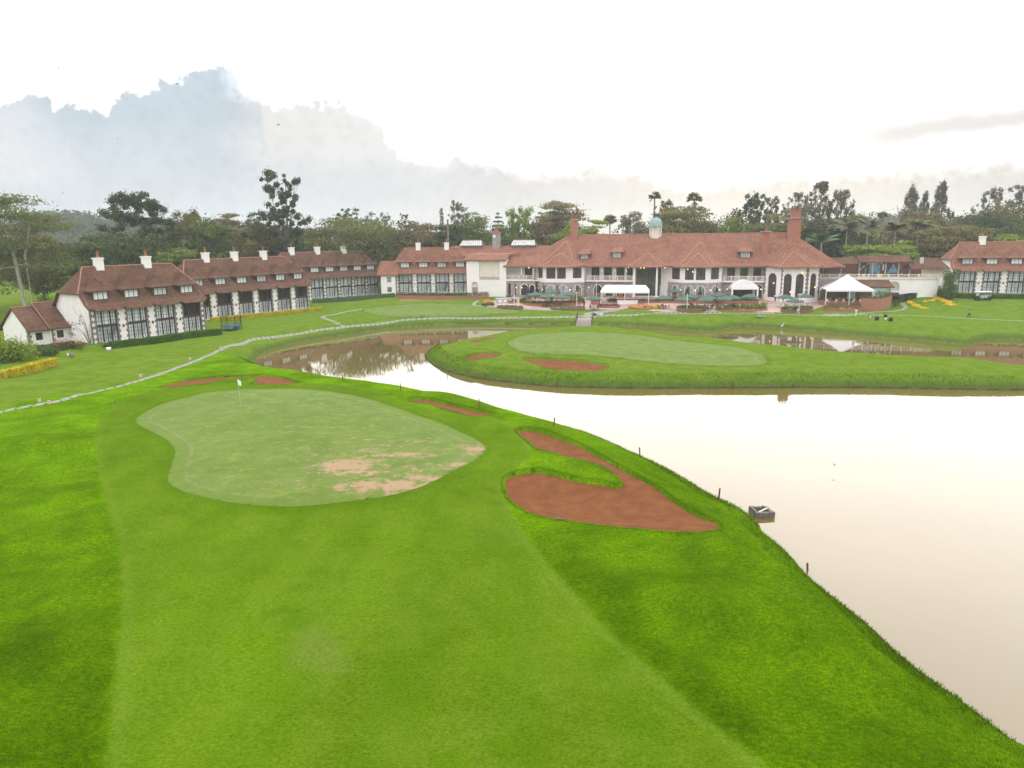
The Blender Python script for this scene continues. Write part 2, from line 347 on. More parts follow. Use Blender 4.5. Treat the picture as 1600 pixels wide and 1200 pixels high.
# ------------------------------------------------------------------ ground materials
def grass_nodes(t, g):
    big = t.noise(g, .09, 4, .6); mid = t.noise(g, .55, 4, .6); sm = t.noise(t.mapv(g, (1, 1.6, 1)), 4.5, 4, .7); fine = t.noise(t.mapv(g, (1, 1.35, 1)), 9, 5, .78)
    return big, mid, sm, fine
def ground_material():
    m = bpy.data.materials.new("turf"); m.use_nodes = True; t = NT(m.node_tree); b = t.n['Principled BSDF']
    g = t.new('ShaderNodeTexCoord').outputs['Object']
    big, mid, sm, fine = grass_nodes(t, g)
    def attr(n): return t.new('ShaderNodeAttribute', attribute_name=n).outputs['Fac']
    sx = t.new('ShaderNodeSeparateXYZ'); t.l.new(g, sx.inputs[0]); gx, gy = sx.outputs[0], sx.outputs[1]
    rough = t.ramp(sm, [(.25, (.036, .090, .0003)), (.5, (.072, .154, .0006)), (.75, (.122, .210, .003))])
    rough = t.mix(t.ss(mid, .3, .72), t.mix(1., rough, (.78, .82, .9), 'MULTIPLY'), t.mix(1., rough, (1.25, 1.18, 1.3), 'MULTIPLY'))
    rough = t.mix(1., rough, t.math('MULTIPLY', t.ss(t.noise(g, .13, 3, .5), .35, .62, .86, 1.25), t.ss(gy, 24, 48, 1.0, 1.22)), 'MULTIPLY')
    dry = t.ss(t.noise(g, .8, 5, .7), .60, .74)
    rough = t.mix(t.math('MULTIPLY', dry, .35), rough, (.14, .155, .035))
    fair = t.ramp(sm, [(.25, (.054, .108, .001)), (.5, (.076, .140, .003)), (.75, (.104, .172, .008))])
    fair = t.mix(1., fair, t.ss(t.noise(g, .10, 4, .55), .36, .62, .86, 1.14), 'MULTIPLY')
    # mowing passes along the fairway
    strp = t.math('SINE', t.math('MULTIPLY', t.math('ADD', gx, t.math('MULTIPLY', big, 2.2)), 1.5))
    fair = t.mix(t.math('MULTIPLY', t.ss(strp, -.7, .7), .34), fair, (.058, .126, .002))
    fair = t.mix(t.math('MULTIPLY', t.ss(mid, .35, .7), .45), fair, (.108, .166, .012))
    fair = t.mix(t.math('MULTIPLY', t.ss(t.noise(g, .35, 4, .6, .6), .52, .72), .55), fair, (.056, .122, .002))
    far = t.mix(t.ss(mid, .3, .7), (.082, .148, .007), (.128, .186, .020))
    wob = t.math('MULTIPLY', t.math('SUBTRACT', sm, .5), .35)
    mf = t.ss(t.math('ADD', attr('sd_fair'), t.math('ADD', wob, t.math('MULTIPLY', t.math('SUBTRACT', fine, .5), .5))), .28, -.28)
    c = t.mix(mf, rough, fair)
    # a light seam where the mower turns at the fairway edge
    seam = t.math('MULTIPLY', t.ss(t.math('ABSOLUTE', t.math('ADD', attr('sd_fair'), .25)), .45, .0), .14)
    c = t.mix(seam, c, (.150, .215, .03))
    # beyond the water the lawns are cut short everywhere
    lf = t.ss(t.math('ADD', attr('sd_lawn'), t.math('MULTIPLY', mid, 2)), -.5, 2.)
    c = t.mix(lf, c, far)
    # collar round the greens
    sg = attr('sd_green')
    c = t.mix(t.math('MULTIPLY', t.ss(t.math('ADD', sg, t.math('MULTIPLY', mid, .8)), 1.5, .7), .4), c, (.060, .120, .003))
    # rank grass and mud at the water's edge
    wl = attr('d_water')
    face = t.ss(t.math('ADD', wl, t.math('MULTIPLY', sm, .5)), 1.6, .7)
    c = t.mix(t.math('MULTIPLY', face, .75), c, t.mix(t.ss(fine, .3, .7), (.030, .070, .010), (.10, .12, .035)))
    mud = t.ss(t.math('ADD', wl, t.math('MULTIPLY', mid, .3)), .42, .2)
    c = t.mix(mud, c, (.045, .03, .016))
    # bare earth in front of the distant wing
    be = t.ss(t.math('ADD', attr('sd_bare'), t.math('MULTIPLY', sm, 1.6)), 1.0, .3)
    c = t.mix(t.math('MULTIPLY', be, .8), c, (.26, .17, .09))
    # worn patch on the fairway
    wn = t.math('ADD', attr('sd_worn'), t.math('MULTIPLY', mid, 2.0))
    c = t.mix(t.math('MULTIPLY', t.ss(wn, 1.4, .2), .45), c, t.mix(sm, (.105, .145, .018), (.14, .165, .035)))
    c = t.mix(.85, c, t.mix(1., c, t.mix(t.ss(fine, .28, .72), (.60, .66, .4), (1.42, 1.34, 1.9)), 'MULTIPLY'))
    t.l.new(c, b.inputs['Base Color']); b.inputs['Roughness'].default_value = .85; b.inputs['Specular IOR Level'].default_value = .0
    h = t.math('ADD', t.math('MULTIPLY', t.noise(g, 3.2, 5, .75), .5), t.math('MULTIPLY', fine, .25))
    amp = t.math('SUBTRACT', 1, t.math('MULTIPLY', t.math('MAXIMUM', mf, lf), .72))
    bn = t.new('ShaderNodeBump'); bn.inputs['Distance'].default_value = .32; t.l.new(amp, bn.inputs['Strength']); t.l.new(h, bn.inputs['Height'])
    t.l.new(bn.outputs[0], b.inputs['Normal']); return m
def green_material(name, bare):
    m = bpy.data.materials.new(name); m.use_nodes = True; t = NT(m.node_tree); b = t.n['Principled BSDF']
    g = t.new('ShaderNodeTexCoord').outputs['Object']
    big, mid, sm, fine = grass_nodes(t, g)
    c = t.mix(t.ss(mid, .3, .7), (.088, .148, .016), (.122, .182, .028))
    c = t.mix(t.math('MULTIPLY', t.ss(t.noise(t.mapv(g, (1, 1.3, 1)), .9, 4, .65), .56, .62), .6), c, (.175, .222, .032))
    c = t.mix(t.math('MULTIPLY', t.ss(t.noise(t.mapv(g, (1, 2.2, 1)), 1.9, 5, .7), .52, .66), .5), c, (.085, .135, .022))
    c = t.mix(t.math('MULTIPLY', t.ss(t.noise(g, 1.3, 5, .7), .55, .66), .5), c, (.20, .185, .075))
    sd = t.new('ShaderNodeAttribute', attribute_name='sd_edge').outputs['Fac']
    c = t.mix(t.math('MULTIPLY', t.ss(sd, -1.25, -.95), .5), c, t.mix(sm, (.088, .150, .012), (.118, .176, .024)))
    ring = t.ss(t.math('ABSOLUTE', t.math('ADD', sd, 1.1)), .22, .05)
    c = t.mix(t.math('MULTIPLY', ring, t.ss(mid, .3, .7, .1, .45)), c, (.21, .19, .10))
    if bare:
        w = t.new('ShaderNodeAttribute', attribute_name='bare').outputs['Fac']
        n1 = t.noise(t.mapv(g, (1, 1.15, 1)), 1.0, 7, .70, .8); n2 = t.noise(g, 3.5, 4, .6)
        v = t.math('ADD', t.math('ADD', w, t.math('MULTIPLY', t.math('SUBTRACT', n1, .5), 2.6)), t.math('MULTIPLY', t.math('SUBTRACT', n2, .5), .8))
        c = t.mix(t.math('MULTIPLY', t.ss(v, .22, .62), .6), c, (.20, .175, .072))
        c = t.mix(t.ss(v, .48, .80), c, t.mix(fine, (.25, .165, .085), (.38, .26, .155)))
    c = t.mix(.45, c, t.mix(1., c, t.mix(t.ss(fine, .28, .72), (.62, .66, .5), (1.38, 1.32, 1.6)), 'MULTIPLY'))
    t.l.new(c, b.inputs['Base Color']); b.inputs['Roughness'].default_value = .85; b.inputs['Specular IOR Level'].default_value = .12
    bn = t.new('ShaderNodeBump'); bn.inputs['Distance'].default_value = .04; t.l.new(sm, bn.inputs['Height']); t.l.new(bn.outputs[0], b.inputs['Normal'])
    return m
def sand_material():
    m = bpy.data.materials.new("red_sand"); m.use_nodes = True; t = NT(m.node_tree); b = t.n['Principled BSDF']
    g = t.new('ShaderNodeTexCoord').outputs['Object']
    n1 = t.noise(t.mapv(g, (1, 1, 1)), 1.1, 5, .65); n2 = t.noise(g, 14, 4, .7)
    c = t.mix(t.ss(n1, .3, .7), (.135, .044, .011), (.235, .084, .026)); c = t.mix(.25, c, t.mix(n2, (.10, .04, .02), (.34, .14, .06)))
    rk = t.new('ShaderNodeTexWave'); t.l.new(t.mapv(g, (1, 1, 1), (0, 0, .5)), rk.inputs['Vector']); rk.inputs['Scale'].default_value = 2.2; rk.inputs['Distortion'].default_value = 7; rk.inputs['Detail'].default_value = 3; rk.inputs['Detail Scale'].default_value = .7
    c = t.mix(t.math('MULTIPLY', t.ss(rk.outputs[1], .5, .95), .18), c, (.26, .115, .058))
    t.l.new(c, b.inputs['Base Color']); b.inputs['Roughness'].default_value = .95; b.inputs['Specular IOR Level'].default_value = .1
    bn = t.new('ShaderNodeBump'); bn.inputs['Distance'].default_value = .05; t.l.new(t.math('ADD', rk.outputs[1], t.math('MULTIPLY', n2, 1.5)), bn.inputs['Height']); t.l.new(bn.outputs[0], b.inputs['Normal'])
    return m
def water_material():
    m = bpy.data.materials.new("muddy_water"); m.use_nodes = True; t = NT(m.node_tree); b = t.n['Principled BSDF']
    g = t.new('ShaderNodeTexCoord').outputs['Object']
    c = t.mix(t.ss(t.noise(g, .06, 4, .6), .3, .7), (.118, .088, .026), (.145, .108, .038))
    t.l.new(c, b.inputs['Base Color']); b.inputs['Roughness'].default_value = .008; b.inputs['IOR'].default_value = 1.68; b.inputs['Specular IOR Level'].default_value = .5
    b.inputs['Specular Tint'].default_value = (1, .97, .96, 1)
    bn = t.new('ShaderNodeBump'); bn.inputs['Distance'].default_value = .0016; t.l.new(t.noise(t.mapv(g, (.5, 1.5, 1)), 1.6, 3, .5), bn.inputs['Height']); t.l.new(bn.outputs[0], b.inputs['Normal'])
    return m
M_turf = ground_material(); M_sand = sand_material(); M_water = water_material()
M_green1 = green_material("putting_turf_worn", True); M_green = green_material("putting_turf", False)

# ------------------------------------------------------------------ ground: one sheet, finer near the camera
def axis(stops):
    out = [stops[0][0]]
    for (a, s0), (b_, s1) in zip(stops[:-1], stops[1:]):
        x = a
        while x < b_ - 1e-6:
            f = (x - a) / (b_ - a); x += s0 + (s1 - s0) * f; out.append(min(x, b_))
    return np.array(out)
xs = axis([(-1450, 200), (-300, 20), (-140, 1.2), (-60, .4), (-30, .22), (30, .2), (60, .36), (100, .5), (150, 1.), (300, 20), (1450, 200)])
ys = axis([(-200, 40), (-60, 10), (0, 2), (14, .22), (45, .22), (80, .26), (112, .26), (135, .3), (145, .6), (180, .8), (230, 3), (400, 20), (1550, 200)])
GX, GY = np.meshgrid(xs, ys); Q = np.stack([GX.ravel(), GY.ravel()], 1)
sb = bowl(Q)
k = np.abs(sb) < .16
if k.any():
    for P in BUNK:
        kk = np.where(k)[0]; dd, ft = nearest(Q[kk], P); s = dd < .16; Q[kk[s]] = ft[s]; sb[kk[s]] = 0
H = height(Q)
sgr = np.minimum(np.minimum(sdf(Q, GREEN1), sdf(Q, GREEN2)), sdf(Q, GREEN3))
Hm = H - np.where(sb < -.02, .42, 0) - .10 * sst(-sgr, .15, .7)
nx, ny = len(xs), len(ys)
ii = (np.arange(ny - 1)[:, None] * nx + np.arange(nx - 1)[None]).ravel()
faces = np.stack([ii, ii + 1, ii + nx + 1, ii + nx], 1)
ground = mesh("ground", np.column_stack([Q, Hm]), faces, M_turf, smooth=True); tag(ground, kind='structure')
def setattr_f(o, name, arr):
    a = o.data.attributes.new(name, 'FLOAT', 'POINT'); a.data.foreach_set('value', np.asarray(arr, np.float32))
dl = sdf(Q, LAKE, 12); di = sdf(Q, ISLAND, 12)
setattr_f(ground, 'd_water', np.where(dl < 0, np.abs(di), np.minimum(dl, 20)))
setattr_f(ground, 'sd_green', sgr)
setattr_f(ground, 'sd_fair', sdf(Q, FAIR, 3))
LAWN = np.vstack([trace([(-60,662),(0,648),(104,627),(200,603),(268,580),(330,556),(400,545),(396,560),(480,560),(660,570)], 2.0), [[10, 70], [400, 60], [2600, 300], [2600, 1650], [-2600, 1650], [-2600, 50], [-80, 50]]])
setattr_f(ground, 'sd_lawn', -sdf(Q, LAWN, 4000))
setattr_f(ground, 'sd_bare', sdf(Q, trace([(622,471),(650,469),(735,469),(740,472),(700,475),(625,476)], 2), 6))
setattr_f(ground, 'sd_worn', sdf(Q, trace([(450,1040),(500,1062),(545,1055),(540,1010),(500,970),(455,990)], 2.7), 5))

def drape(name, P, zoff, M, cell, drop=None, attrs=None):
    lo, hi = P.min(0) - cell, P.max(0) + cell
    ax = np.arange(lo[0], hi[0] + cell, cell); ay = np.arange(lo[1], hi[1] + cell, cell)
    A, B = np.meshgrid(ax, ay); q = np.stack([A.ravel(), B.ravel()], 1); sd = sdf(q, P)
    n = len(ax); i0 = (np.arange(len(ay) - 1)[:, None] * n + np.arange(n - 1)[None]).ravel()
    f = np.stack([i0, i0 + 1, i0 + n + 1, i0 + n], 1); keep = (sd[f] < -.05 * cell).any(1); f = f[keep]
    out = sd > 0; out |= np.abs(sd) < .3 * cell
    u = np.unique(f); mo = u[out[u]]; dd, ft = nearest(q[mo], P); q[mo] = ft; sd[mo] = 0
    z = height(q) + zoff
    if drop: z = z - drop(sd, q)
    mp = np.full(len(q), -1); mp[u] = np.arange(len(u))
    o = mesh(name, np.column_stack([q[u], z[u]]), mp[f], M, smooth=True); tag(o, kind='structure')
    setattr_f(o, 'sd_edge', sd[u])
    if attrs: attrs(o, q[u])
    return o
def bare_attr(o, q):
    w = np.zeros(len(q))
    for (px, py, rx, ry, a) in [(540,730,2.6,2.0,.95),(560,742,3.2,1.0,.75),(605,762,4.2,1.5,.85),(640,712,3.2,.9,.75),(590,698,3.2,1.2,.42),(742,703,1.4,1.8,.80),(505,755,4,2,.35),(670,748,5,1.3,.62),(715,728,3,1.2,.55),(560,715,5,3,.42),(655,690,3.6,1.0,.42),(690,705,3,1.5,.40),(560,690,2.5,1,.35),(600,735,5,2,.45)]:
        c = at(px, py, 2.8)[:2]; w = np.maximum(w, a * np.exp(-((q[:, 0]-c[0])/rx)**2 - ((q[:, 1]-c[1])/ry)**2))
    setattr_f(o, 'bare', w)
g1 = drape("putting_green", GREEN1, .015, M_green1, .3, attrs=bare_attr)
g2 = drape("putting_green", GREEN2, .02, M_green, .6)
g3 = drape("putting_green", GREEN3, .02, M_green, .8)
LIP = [.30, .22, .16, .20, .26, .10]
for i, P in enumerate(BUNK):
    cell = .3 if i < 1 else .35
    drape("sand_bunker", P, 0, M_sand, cell, drop=lambda sd, q, i=i, P=P: LIP[i] * (.18 + .75 * sst((sdf(q + [0, .6], P) - sdf(q - [0, .6], P)) / 1.2, -.2, .9) * sst(-sd, 1.4, .0)) + LIP[i] * .8 * sst(-sd, 0, 1.8))
water = mesh("water", [(-80, -40, 0), (320, -40, 0), (320, 160, 0), (-80, 160, 0)], [(0, 1, 2, 3)], M_water); tag(water, kind='structure')

# ------------------------------------------------------------------ blades of longer grass: rough, banks and bunker lips
def blades(name, Q2, hgt, wid, label, seed):
    r = np.random.default_rng(seed); n = len(Q2); z = height(Q2); a = r.random(n) * 6.283; h = hgt * (.5 + r.random(n)); lean = r.normal(size=(n, 2)) * .45 * h[:, None]
    ex = np.stack([np.cos(a), np.sin(a)], 1) * (wid * (.6 + .8 * r.random(n)))[:, None]; b = np.column_stack([Q2, z - .02])
    V = np.empty((n, 4, 3)); V[:, 0] = b; V[:, 0, :2] -= ex; V[:, 1] = b; V[:, 1, :2] += ex; V[:, 2] = b; V[:, 2, :2] += lean + ex * .35; V[:, 2, 2] += h; V[:, 3] = b; V[:, 3, :2] += lean - ex * .35; V[:, 3, 2] += h
    o = mesh(name, V.reshape(-1, 3), np.arange(4 * n).reshape(-1, 4), M_blade); setattr_f(o, 'tone', np.repeat(np.clip(r.normal(.5, .22, n), 0, 1), 4)); tag(o, label, "grass", kind='stuff'); return o
M_blade = bpy.data.materials.new("grass_blades"); M_blade.use_nodes = True; _t = NT(M_blade.node_tree); _b = _t.n['Principled BSDF']
_g = _t.new('ShaderNodeTexCoord').outputs['Object']; _sx = _t.new('ShaderNodeSeparateXYZ'); _t.l.new(_g, _sx.inputs[0]); _sy = _sx.outputs[1]; _a = _t.new('ShaderNodeAttribute', attribute_name='tone').outputs['Fac']
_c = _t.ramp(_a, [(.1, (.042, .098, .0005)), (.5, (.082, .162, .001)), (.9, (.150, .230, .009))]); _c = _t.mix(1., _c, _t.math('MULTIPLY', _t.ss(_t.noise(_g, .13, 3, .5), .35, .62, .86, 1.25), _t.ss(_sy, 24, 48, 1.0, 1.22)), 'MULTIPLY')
_t.l.new(_c, _b.inputs['Base Color']); _b.inputs['Roughness'].default_value = .8; _b.inputs['Specular IOR Level'].default_value = .0
r_ = np.random.default_rng(5); n_ = 520000
yy = 15 + 42 * r_.random(n_) ** 1.5; xx = (r_.random(n_) * 2 - 1) * (yy * .78 + 4); q_ = np.stack([xx, yy], 1); s_ = sdf(q_, FAIR, 2); w_ = sdf(q_, LAKE, 2); b_ = bowl(q_)
keep = (s_ > r_.random(n_) * .5) & (w_ > .15) & (b_ > .02) & ((s_ < 49) | ~((xx > -16) & (xx < 6) & (yy < 30)))
ins = inside(q_, FAIR); keep &= ~ins; keep &= ~inside(q_, LAKE) & (sdf(q_, GREEN1) > .3)
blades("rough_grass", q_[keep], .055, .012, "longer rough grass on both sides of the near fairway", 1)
def along(P, n, lo, hi, seed, closed=True):
    r = np.random.default_rng(seed); i = r.integers(0, len(P) - (0 if closed else 1), n); t = r.random(n)[:, None]; A = P[i]; B = P[(i + 1) % len(P)]; e = B - A; L = np.linalg.norm(e, axis=1)[:, None] + 1e-9
    w = L[:, 0] / L.max(); k = r.random(n) < w; nrm = np.stack([-e[:, 1], e[:, 0]], 1) / L; s = (lo + (hi - lo) * r.random(n))[:, None]; return (A + e * t)[k], nrm[k], s[k]
Qs = []
for P, n in ((BUNK[0], 26000), (BUNK[1], 7000), (BUNK[2], 9000), (BUNK[3], 4000), (BUNK[4], 7000)):
    for sg in (-1, 1):
        p, nr, s = along(P, n, .0, .28, 11); q = p + nr * s * sg; sd_ = sdf(q, P, 3); fy = (sdf(q + [0, .4], P) - sdf(q - [0, .4], P)) > .1; Qs.append(q[(sd_ > -.02) & (sd_ < 40) & (fy | (sd_ > .12))])
blades("bunker_fringe_grass", np.vstack(Qs), .07, .012, "ragged longer grass hanging round the bunker lips", 2)
p, nr, s = along(smooth_open(ns, 6), 60000, -.6, 2.2, 12, False); q = np.vstack([p + nr * s, p - nr * s]); k = (sdf(q, LAKE, 8) > .25); blades("bank_grass", q[k], .14, .018, "long grass fringing the near bank of the lake", 3)
p, nr, s = along(smooth_open(trace(isl_near, 0), 6), 26000, -.4, 2.6, 13, False); q = np.vstack([p + nr * s, p - nr * s]); k = (sdf(q, ISLAND, 8) < -.25); blades("island_bank_grass", q[k], .13, .04, "rank grass on the steep bank of the island", 4)
# ------------------------------------------------------------------ building materials
def roof_material(name, c_lo, c_mid, c_hi, moss):
    m = bpy.data.materials.new(name); m.use_nodes = True; t = NT(m.node_tree); b = t.n['Principled BSDF']
    g = t.new('ShaderNodeTexCoord').outputs['Object']
    n = t.noise(g, 6, 5, .75); big = t.noise(g, .35, 4, .65)
    c = t.ramp(n, [(.28, c_lo), (.5, c_mid), (.74, c_hi)])
    c = t.mix(t.math('MULTIPLY', t.ss(t.noise(g, 1.6, 5, .7), .40, .62), .55), c, t.mix(1., c, (.52, .55, .58), 'MULTIPLY')); c = t.mix(t.math('MULTIPLY', t.ss(big, .38, .68), .75), c, t.mix(1., c, moss, 'MULTIPLY'))
    sx = t.new('ShaderNodeSeparateXYZ'); t.l.new(g, sx.inputs[0])
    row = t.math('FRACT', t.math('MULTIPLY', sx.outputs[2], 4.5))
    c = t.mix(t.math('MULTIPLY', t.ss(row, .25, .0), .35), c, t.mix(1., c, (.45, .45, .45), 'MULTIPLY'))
    t.l.new(c, b.inputs['Base Color']); b.inputs['Roughness'].default_value = .9; b.inputs['Specular IOR Level'].default_value = .15
    bn = t.new('ShaderNodeBump'); bn.inputs['Distance'].default_value = .06; t.l.new(t.math('ADD', row, n), bn.inputs['Height']); t.l.new(bn.outputs[0], b.inputs['Normal'])
    return m
M_roofA = roof_material("brown_tiles", (.070, .036, .025), (.172, .088, .058), (.31, .165, .110), (.66, .66, .64))
M_roofB = roof_material("red_tiles", (.180, .080, .054), (.30, .135, .088), (.42, .21, .14), (.76, .74, .74))
M_white = mat("white_render", (.80, .752, .735), .9, .05, .6, .01, 8)
M_cream = mat("cream_render", (.66, .60, .52), .9, .08, .8)
M_quoin = mat("brown_stone", (.20, .155, .14), .9, .35, 2.5, .03, 6)
M_stone = None
def stone_material():
    m = bpy.data.materials.new("rubble_stone"); m.use_nodes = True; t = NT(m.node_tree); b = t.n['Principled BSDF']
    g = t.new('ShaderNodeTexCoord').outputs['Object']
    v = t.new('ShaderNodeTexVoronoi'); v.inputs['Scale'].default_value = 3.2; t.l.new(g, v.inputs['Vector'])
    e = t.new('ShaderNodeTexVoronoi', feature='DISTANCE_TO_EDGE'); e.inputs['Scale'].default_value = 3.2; t.l.new(g, e.inputs['Vector'])
    s = t.new('ShaderNodeSeparateColor'); t.l.new(v.outputs['Color'], s.inputs[0])
    c = t.ramp(s.outputs[0], [(0, (.20, .17, .165)), (.5, (.29, .25, .24)), (1, (.38, .33, .30))])
    c = t.mix(t.ss(e.outputs[0], .05, .01), c, (.42, .38, .35))
    t.l.new(c, b.inputs['Base Color']); b.inputs['Roughness'].default_value = .95; return m
M_stone = stone_material()
M_frame = mat("dark_timber", (.055, .032, .026), .6, .2, 3)
M_whitepaint = mat("white_paint", (.78, .76, .74), .6)
def curtain_material(name, ca, cb, dark, amount):
    m = bpy.data.materials.new(name); m.use_nodes = True; t = NT(m.node_tree); b = t.n['Principled BSDF']
    g = t.new('ShaderNodeTexCoord').outputs['Object']
    w = t.noise(t.mapv(g, (3.2, 3.2, .15)), 1, 2, .5); p = t.noise(t.mapv(g, (.7, .7, .25)), 1, 2, .5)
    c = t.mix(t.ss(w, .2, .8), ca, cb); c = t.mix(t.math('MULTIPLY', t.ss(p, .56, .66), amount), c, dark)
    t.l.new(c, b.inputs['Base Color']); b.inputs['Roughness'].default_value = .12; b.inputs['Specular IOR Level'].default_value = .35
    return m
M_curtain = curtain_material("glass_over_pale_curtain", (.60, .66, .69), (.78, .82, .82), (.20, .23, .24), .45)
M_curtain2 = curtain_material("glass_over_grey_curtain", (.40, .46, .48), (.62, .67, .67), (.08, .09, .095), .7)
M_dark = curtain_material("dark_glass", (.030, .030, .028), (.060, .055, .050), (.10, .09, .07), .5)
M_warmdark = curtain_material("dining_room_glass", (.045, .042, .036), (.10, .092, .075), (.16, .14, .10), .6)
M_pot = mat("terracotta", (.34, .13, .06), .8, .2, 6)
M_brick = None
def brick_material(name, c1, c2, mortar, sc=1.):
    m = bpy.data.materials.new(name); m.use_nodes = True; t = NT(m.node_tree); b = t.n['Principled BSDF']
    tc = t.new('ShaderNodeTexCoord'); sx = t.new('ShaderNodeSeparateXYZ'); t.l.new(tc.outputs['Object'], sx.inputs[0])
    cb = t.new('ShaderNodeCombineXYZ'); t.l.new(t.math('ADD', sx.outputs[0], sx.outputs[1]), cb.inputs[0]); t.l.new(sx.outputs[2], cb.inputs[1])
    br = t.new('ShaderNodeTexBrick'); t.l.new(cb.outputs[0], br.inputs[0]); br.inputs['Scale'].default_value = 1.0 * sc
    br.inputs['Color1'].default_value = (*c1, 1); br.inputs['Color2'].default_value = (*c2, 1); br.inputs['Mortar'].default_value = (*mortar, 1)
    br.inputs['Brick Width'].default_value = .45; br.inputs['Row Height'].default_value = .16; br.inputs['Mortar Size'].default_value = .02
    c = t.mix(t.math('MULTIPLY', t.noise(tc.outputs['Object'], 1.2, 4), .6), br.outputs[0], c1)
    t.l.new(c, b.inputs['Base Color']); b.inputs['Roughness'].default_value = .9; return m
M_brick = brick_material("red_brick", (.30, .095, .052), (.40, .14, .08), (.33, .22, .17))
M_brickdark = brick_material("brown_brick", (.17, .065, .045), (.25, .10, .065), (.22, .16, .13))
M_copper = mat("verdigris_copper", (.16, .27, .25), .5, .35, 2.5, color2=(.34, .45, .42))
M_lamp = mat("lamp_globe", (.9, .9, .88), .3, emit=((1, .86, .66), 1.2))
M_metal = mat("galvanised_metal", (.45, .47, .50), .45, .1, 2, spec=.5, metal=.3)
M_glassroof = mat("pale_roof_glazing", (.55, .55, .53), .25, .25, 1.5, spec=.5)
M_canvas = mat("white_canvas", (.82, .80, .80), .75, .03, 1)
M_bluepale = mat("pale_blue_panel", (.52, .66, .66), .7, .05, 1)

def facade(mb, P0, P1, z0, z1, holes=(), m=0, depth=.35, top_back=True):
    """a wall along P0->P1 (outside on the right-hand side when walking) with openings; holes = (a, b, z0, z1, arched)"""
    P0 = np.array(P0, float); P1 = np.array(P1, float); L = np.hypot(*(P1 - P0)); e = (P1 - P0) / L; nn = np.array([-e[1], e[0]])
    def q(a, z, dd=0.): p = P0 + e * a + nn * dd; return (p[0], p[1], z)
    us = sorted({0., L, *[h[0] for h in holes], *[h[1] for h in holes]}); zs = {z0, z1}
    for h in holes:
        zs |= {h[2], h[3]}
        if h[4]: zs.add(h[3] - (h[1] - h[0]) / 2)
    zs = sorted(zs)
    for i in range(len(us) - 1):
        for j in range(len(zs) - 1):
            a, b_, c, dd = us[i], us[i+1], zs[j], zs[j+1]; um, zm = (a + b_) / 2, (c + dd) / 2
            if any(h[0] < um < h[1] and h[2] < zm < h[3] for h in holes): continue
            mb.add([q(a, c), q(b_, c), q(b_, dd), q(a, dd)], [(0, 1, 2, 3)], m)
    for (a, b_, c, dd, ar) in holes:
        if not ar:
            ring = [(a, c), (b_, c), (b_, dd), (a, dd)]
        else:
            r = (b_ - a) / 2; zc = dd - r; K = 10
            arc = [(a + r + r * math.cos(math.pi * k / K), zc + r * math.sin(math.pi * k / K)) for k in range(K + 1)]
            ring = [(a, c), (b_, c)] + arc
            for k in range(K):
                p, s = arc[k], arc[k + 1]
                mb.add([q(p[0], p[1]), q(p[0], dd), q(s[0], dd), q(s[0], s[1])], [(0, 1, 2, 3)], m)
        for k in range(len(ring)):
            p, s = ring[k], ring[(k + 1) % len(ring)]
            mb.add([q(*p), q(*s), q(*s, depth), q(*p, depth)], [(0, 3, 2, 1)], m)
    return q, L
def glazing(P0, P1, h, nv=2, nh=3, bar=.07, depth=.18, thick=True, arched=None, panel=0.):
    """frame + pane for one opening, material 0 frame, 1 glass"""
    P0 = np.array(P0, float); P1 = np.array(P1, float); L = np.hypot(*(P1 - P0)); e = (P1 - P0) / L; nn = np.array([-e[1], e[0]])
    a, b_, c, dd, ar = h; mb = MB()
    def bx(a0, a1, z0, z1, d0, d1, m=0):
        V = []
        for z in (z0, z1):
            for (aa, de) in ((a0, d0), (a1, d0), (a1, d1), (a0, d1)):
                p = P0 + e * aa + nn * de; V.append((p[0], p[1], z))
        mb.add(V, [(0,3,2,1),(4,5,6,7),(0,1,5,4),(1,2,6,5),(2,3,7,6),(3,0,4,7)], m)
    def quad(a0, a1, z0, z1, de, m=1):
        V = []
        for (aa, z) in ((a0, z0), (a1, z0), (a1, z1), (a0, z1)):
            p = P0 + e * aa + nn * de; V.append((p[0], p[1], z))
        mb.add(V, [(0, 1, 2, 3)], m)
    quad(a, b_, c, dd, depth + .05)
    w = b_ - a
    bx(a, a + bar * 1.3, c, dd, depth - .06, depth + .03); bx(b_ - bar * 1.3, b_, c, dd, depth - .06, depth + .03)
    if not ar: bx(a + bar * 1.3, b_ - bar * 1.3, dd - bar * 1.3, dd, depth - .06, depth + .03)
    bx(a + bar * 1.3, b_ - bar * 1.3, c, c + bar * 1.3, depth - .06, depth + .03)
    for k in range(1, nv):
        x = a + w * k / nv; bx(x - bar / 2, x + bar / 2, c + bar * 1.3, dd - (0 if ar else bar * 1.3), depth - .05, depth + .02)
    for k in range(1, nh):
        z = c + (dd - c) * k / nh; bx(a + bar * 1.3, b_ - bar * 1.3, z - bar / 2.6, z + bar / 2.6, depth - .035, depth + .01)
    return mb
def slab_roof(mb, faces, th=.16, m=0):
    """sloping roof planes as slabs: each face is a list of 3-D points seen counter-clockwise from above"""
    for f in faces:
        n = len(f); f = [Vector(p) for p in f]
        top = f; bot = [p - Vector((0, 0, th)) for p in f]
        mb.add(top + bot, [tuple(range(n)), tuple(range(n, 2 * n))[::-1]] + [(i, n + i, n + (i + 1) % n, (i + 1) % n) for i in range(n)], m)

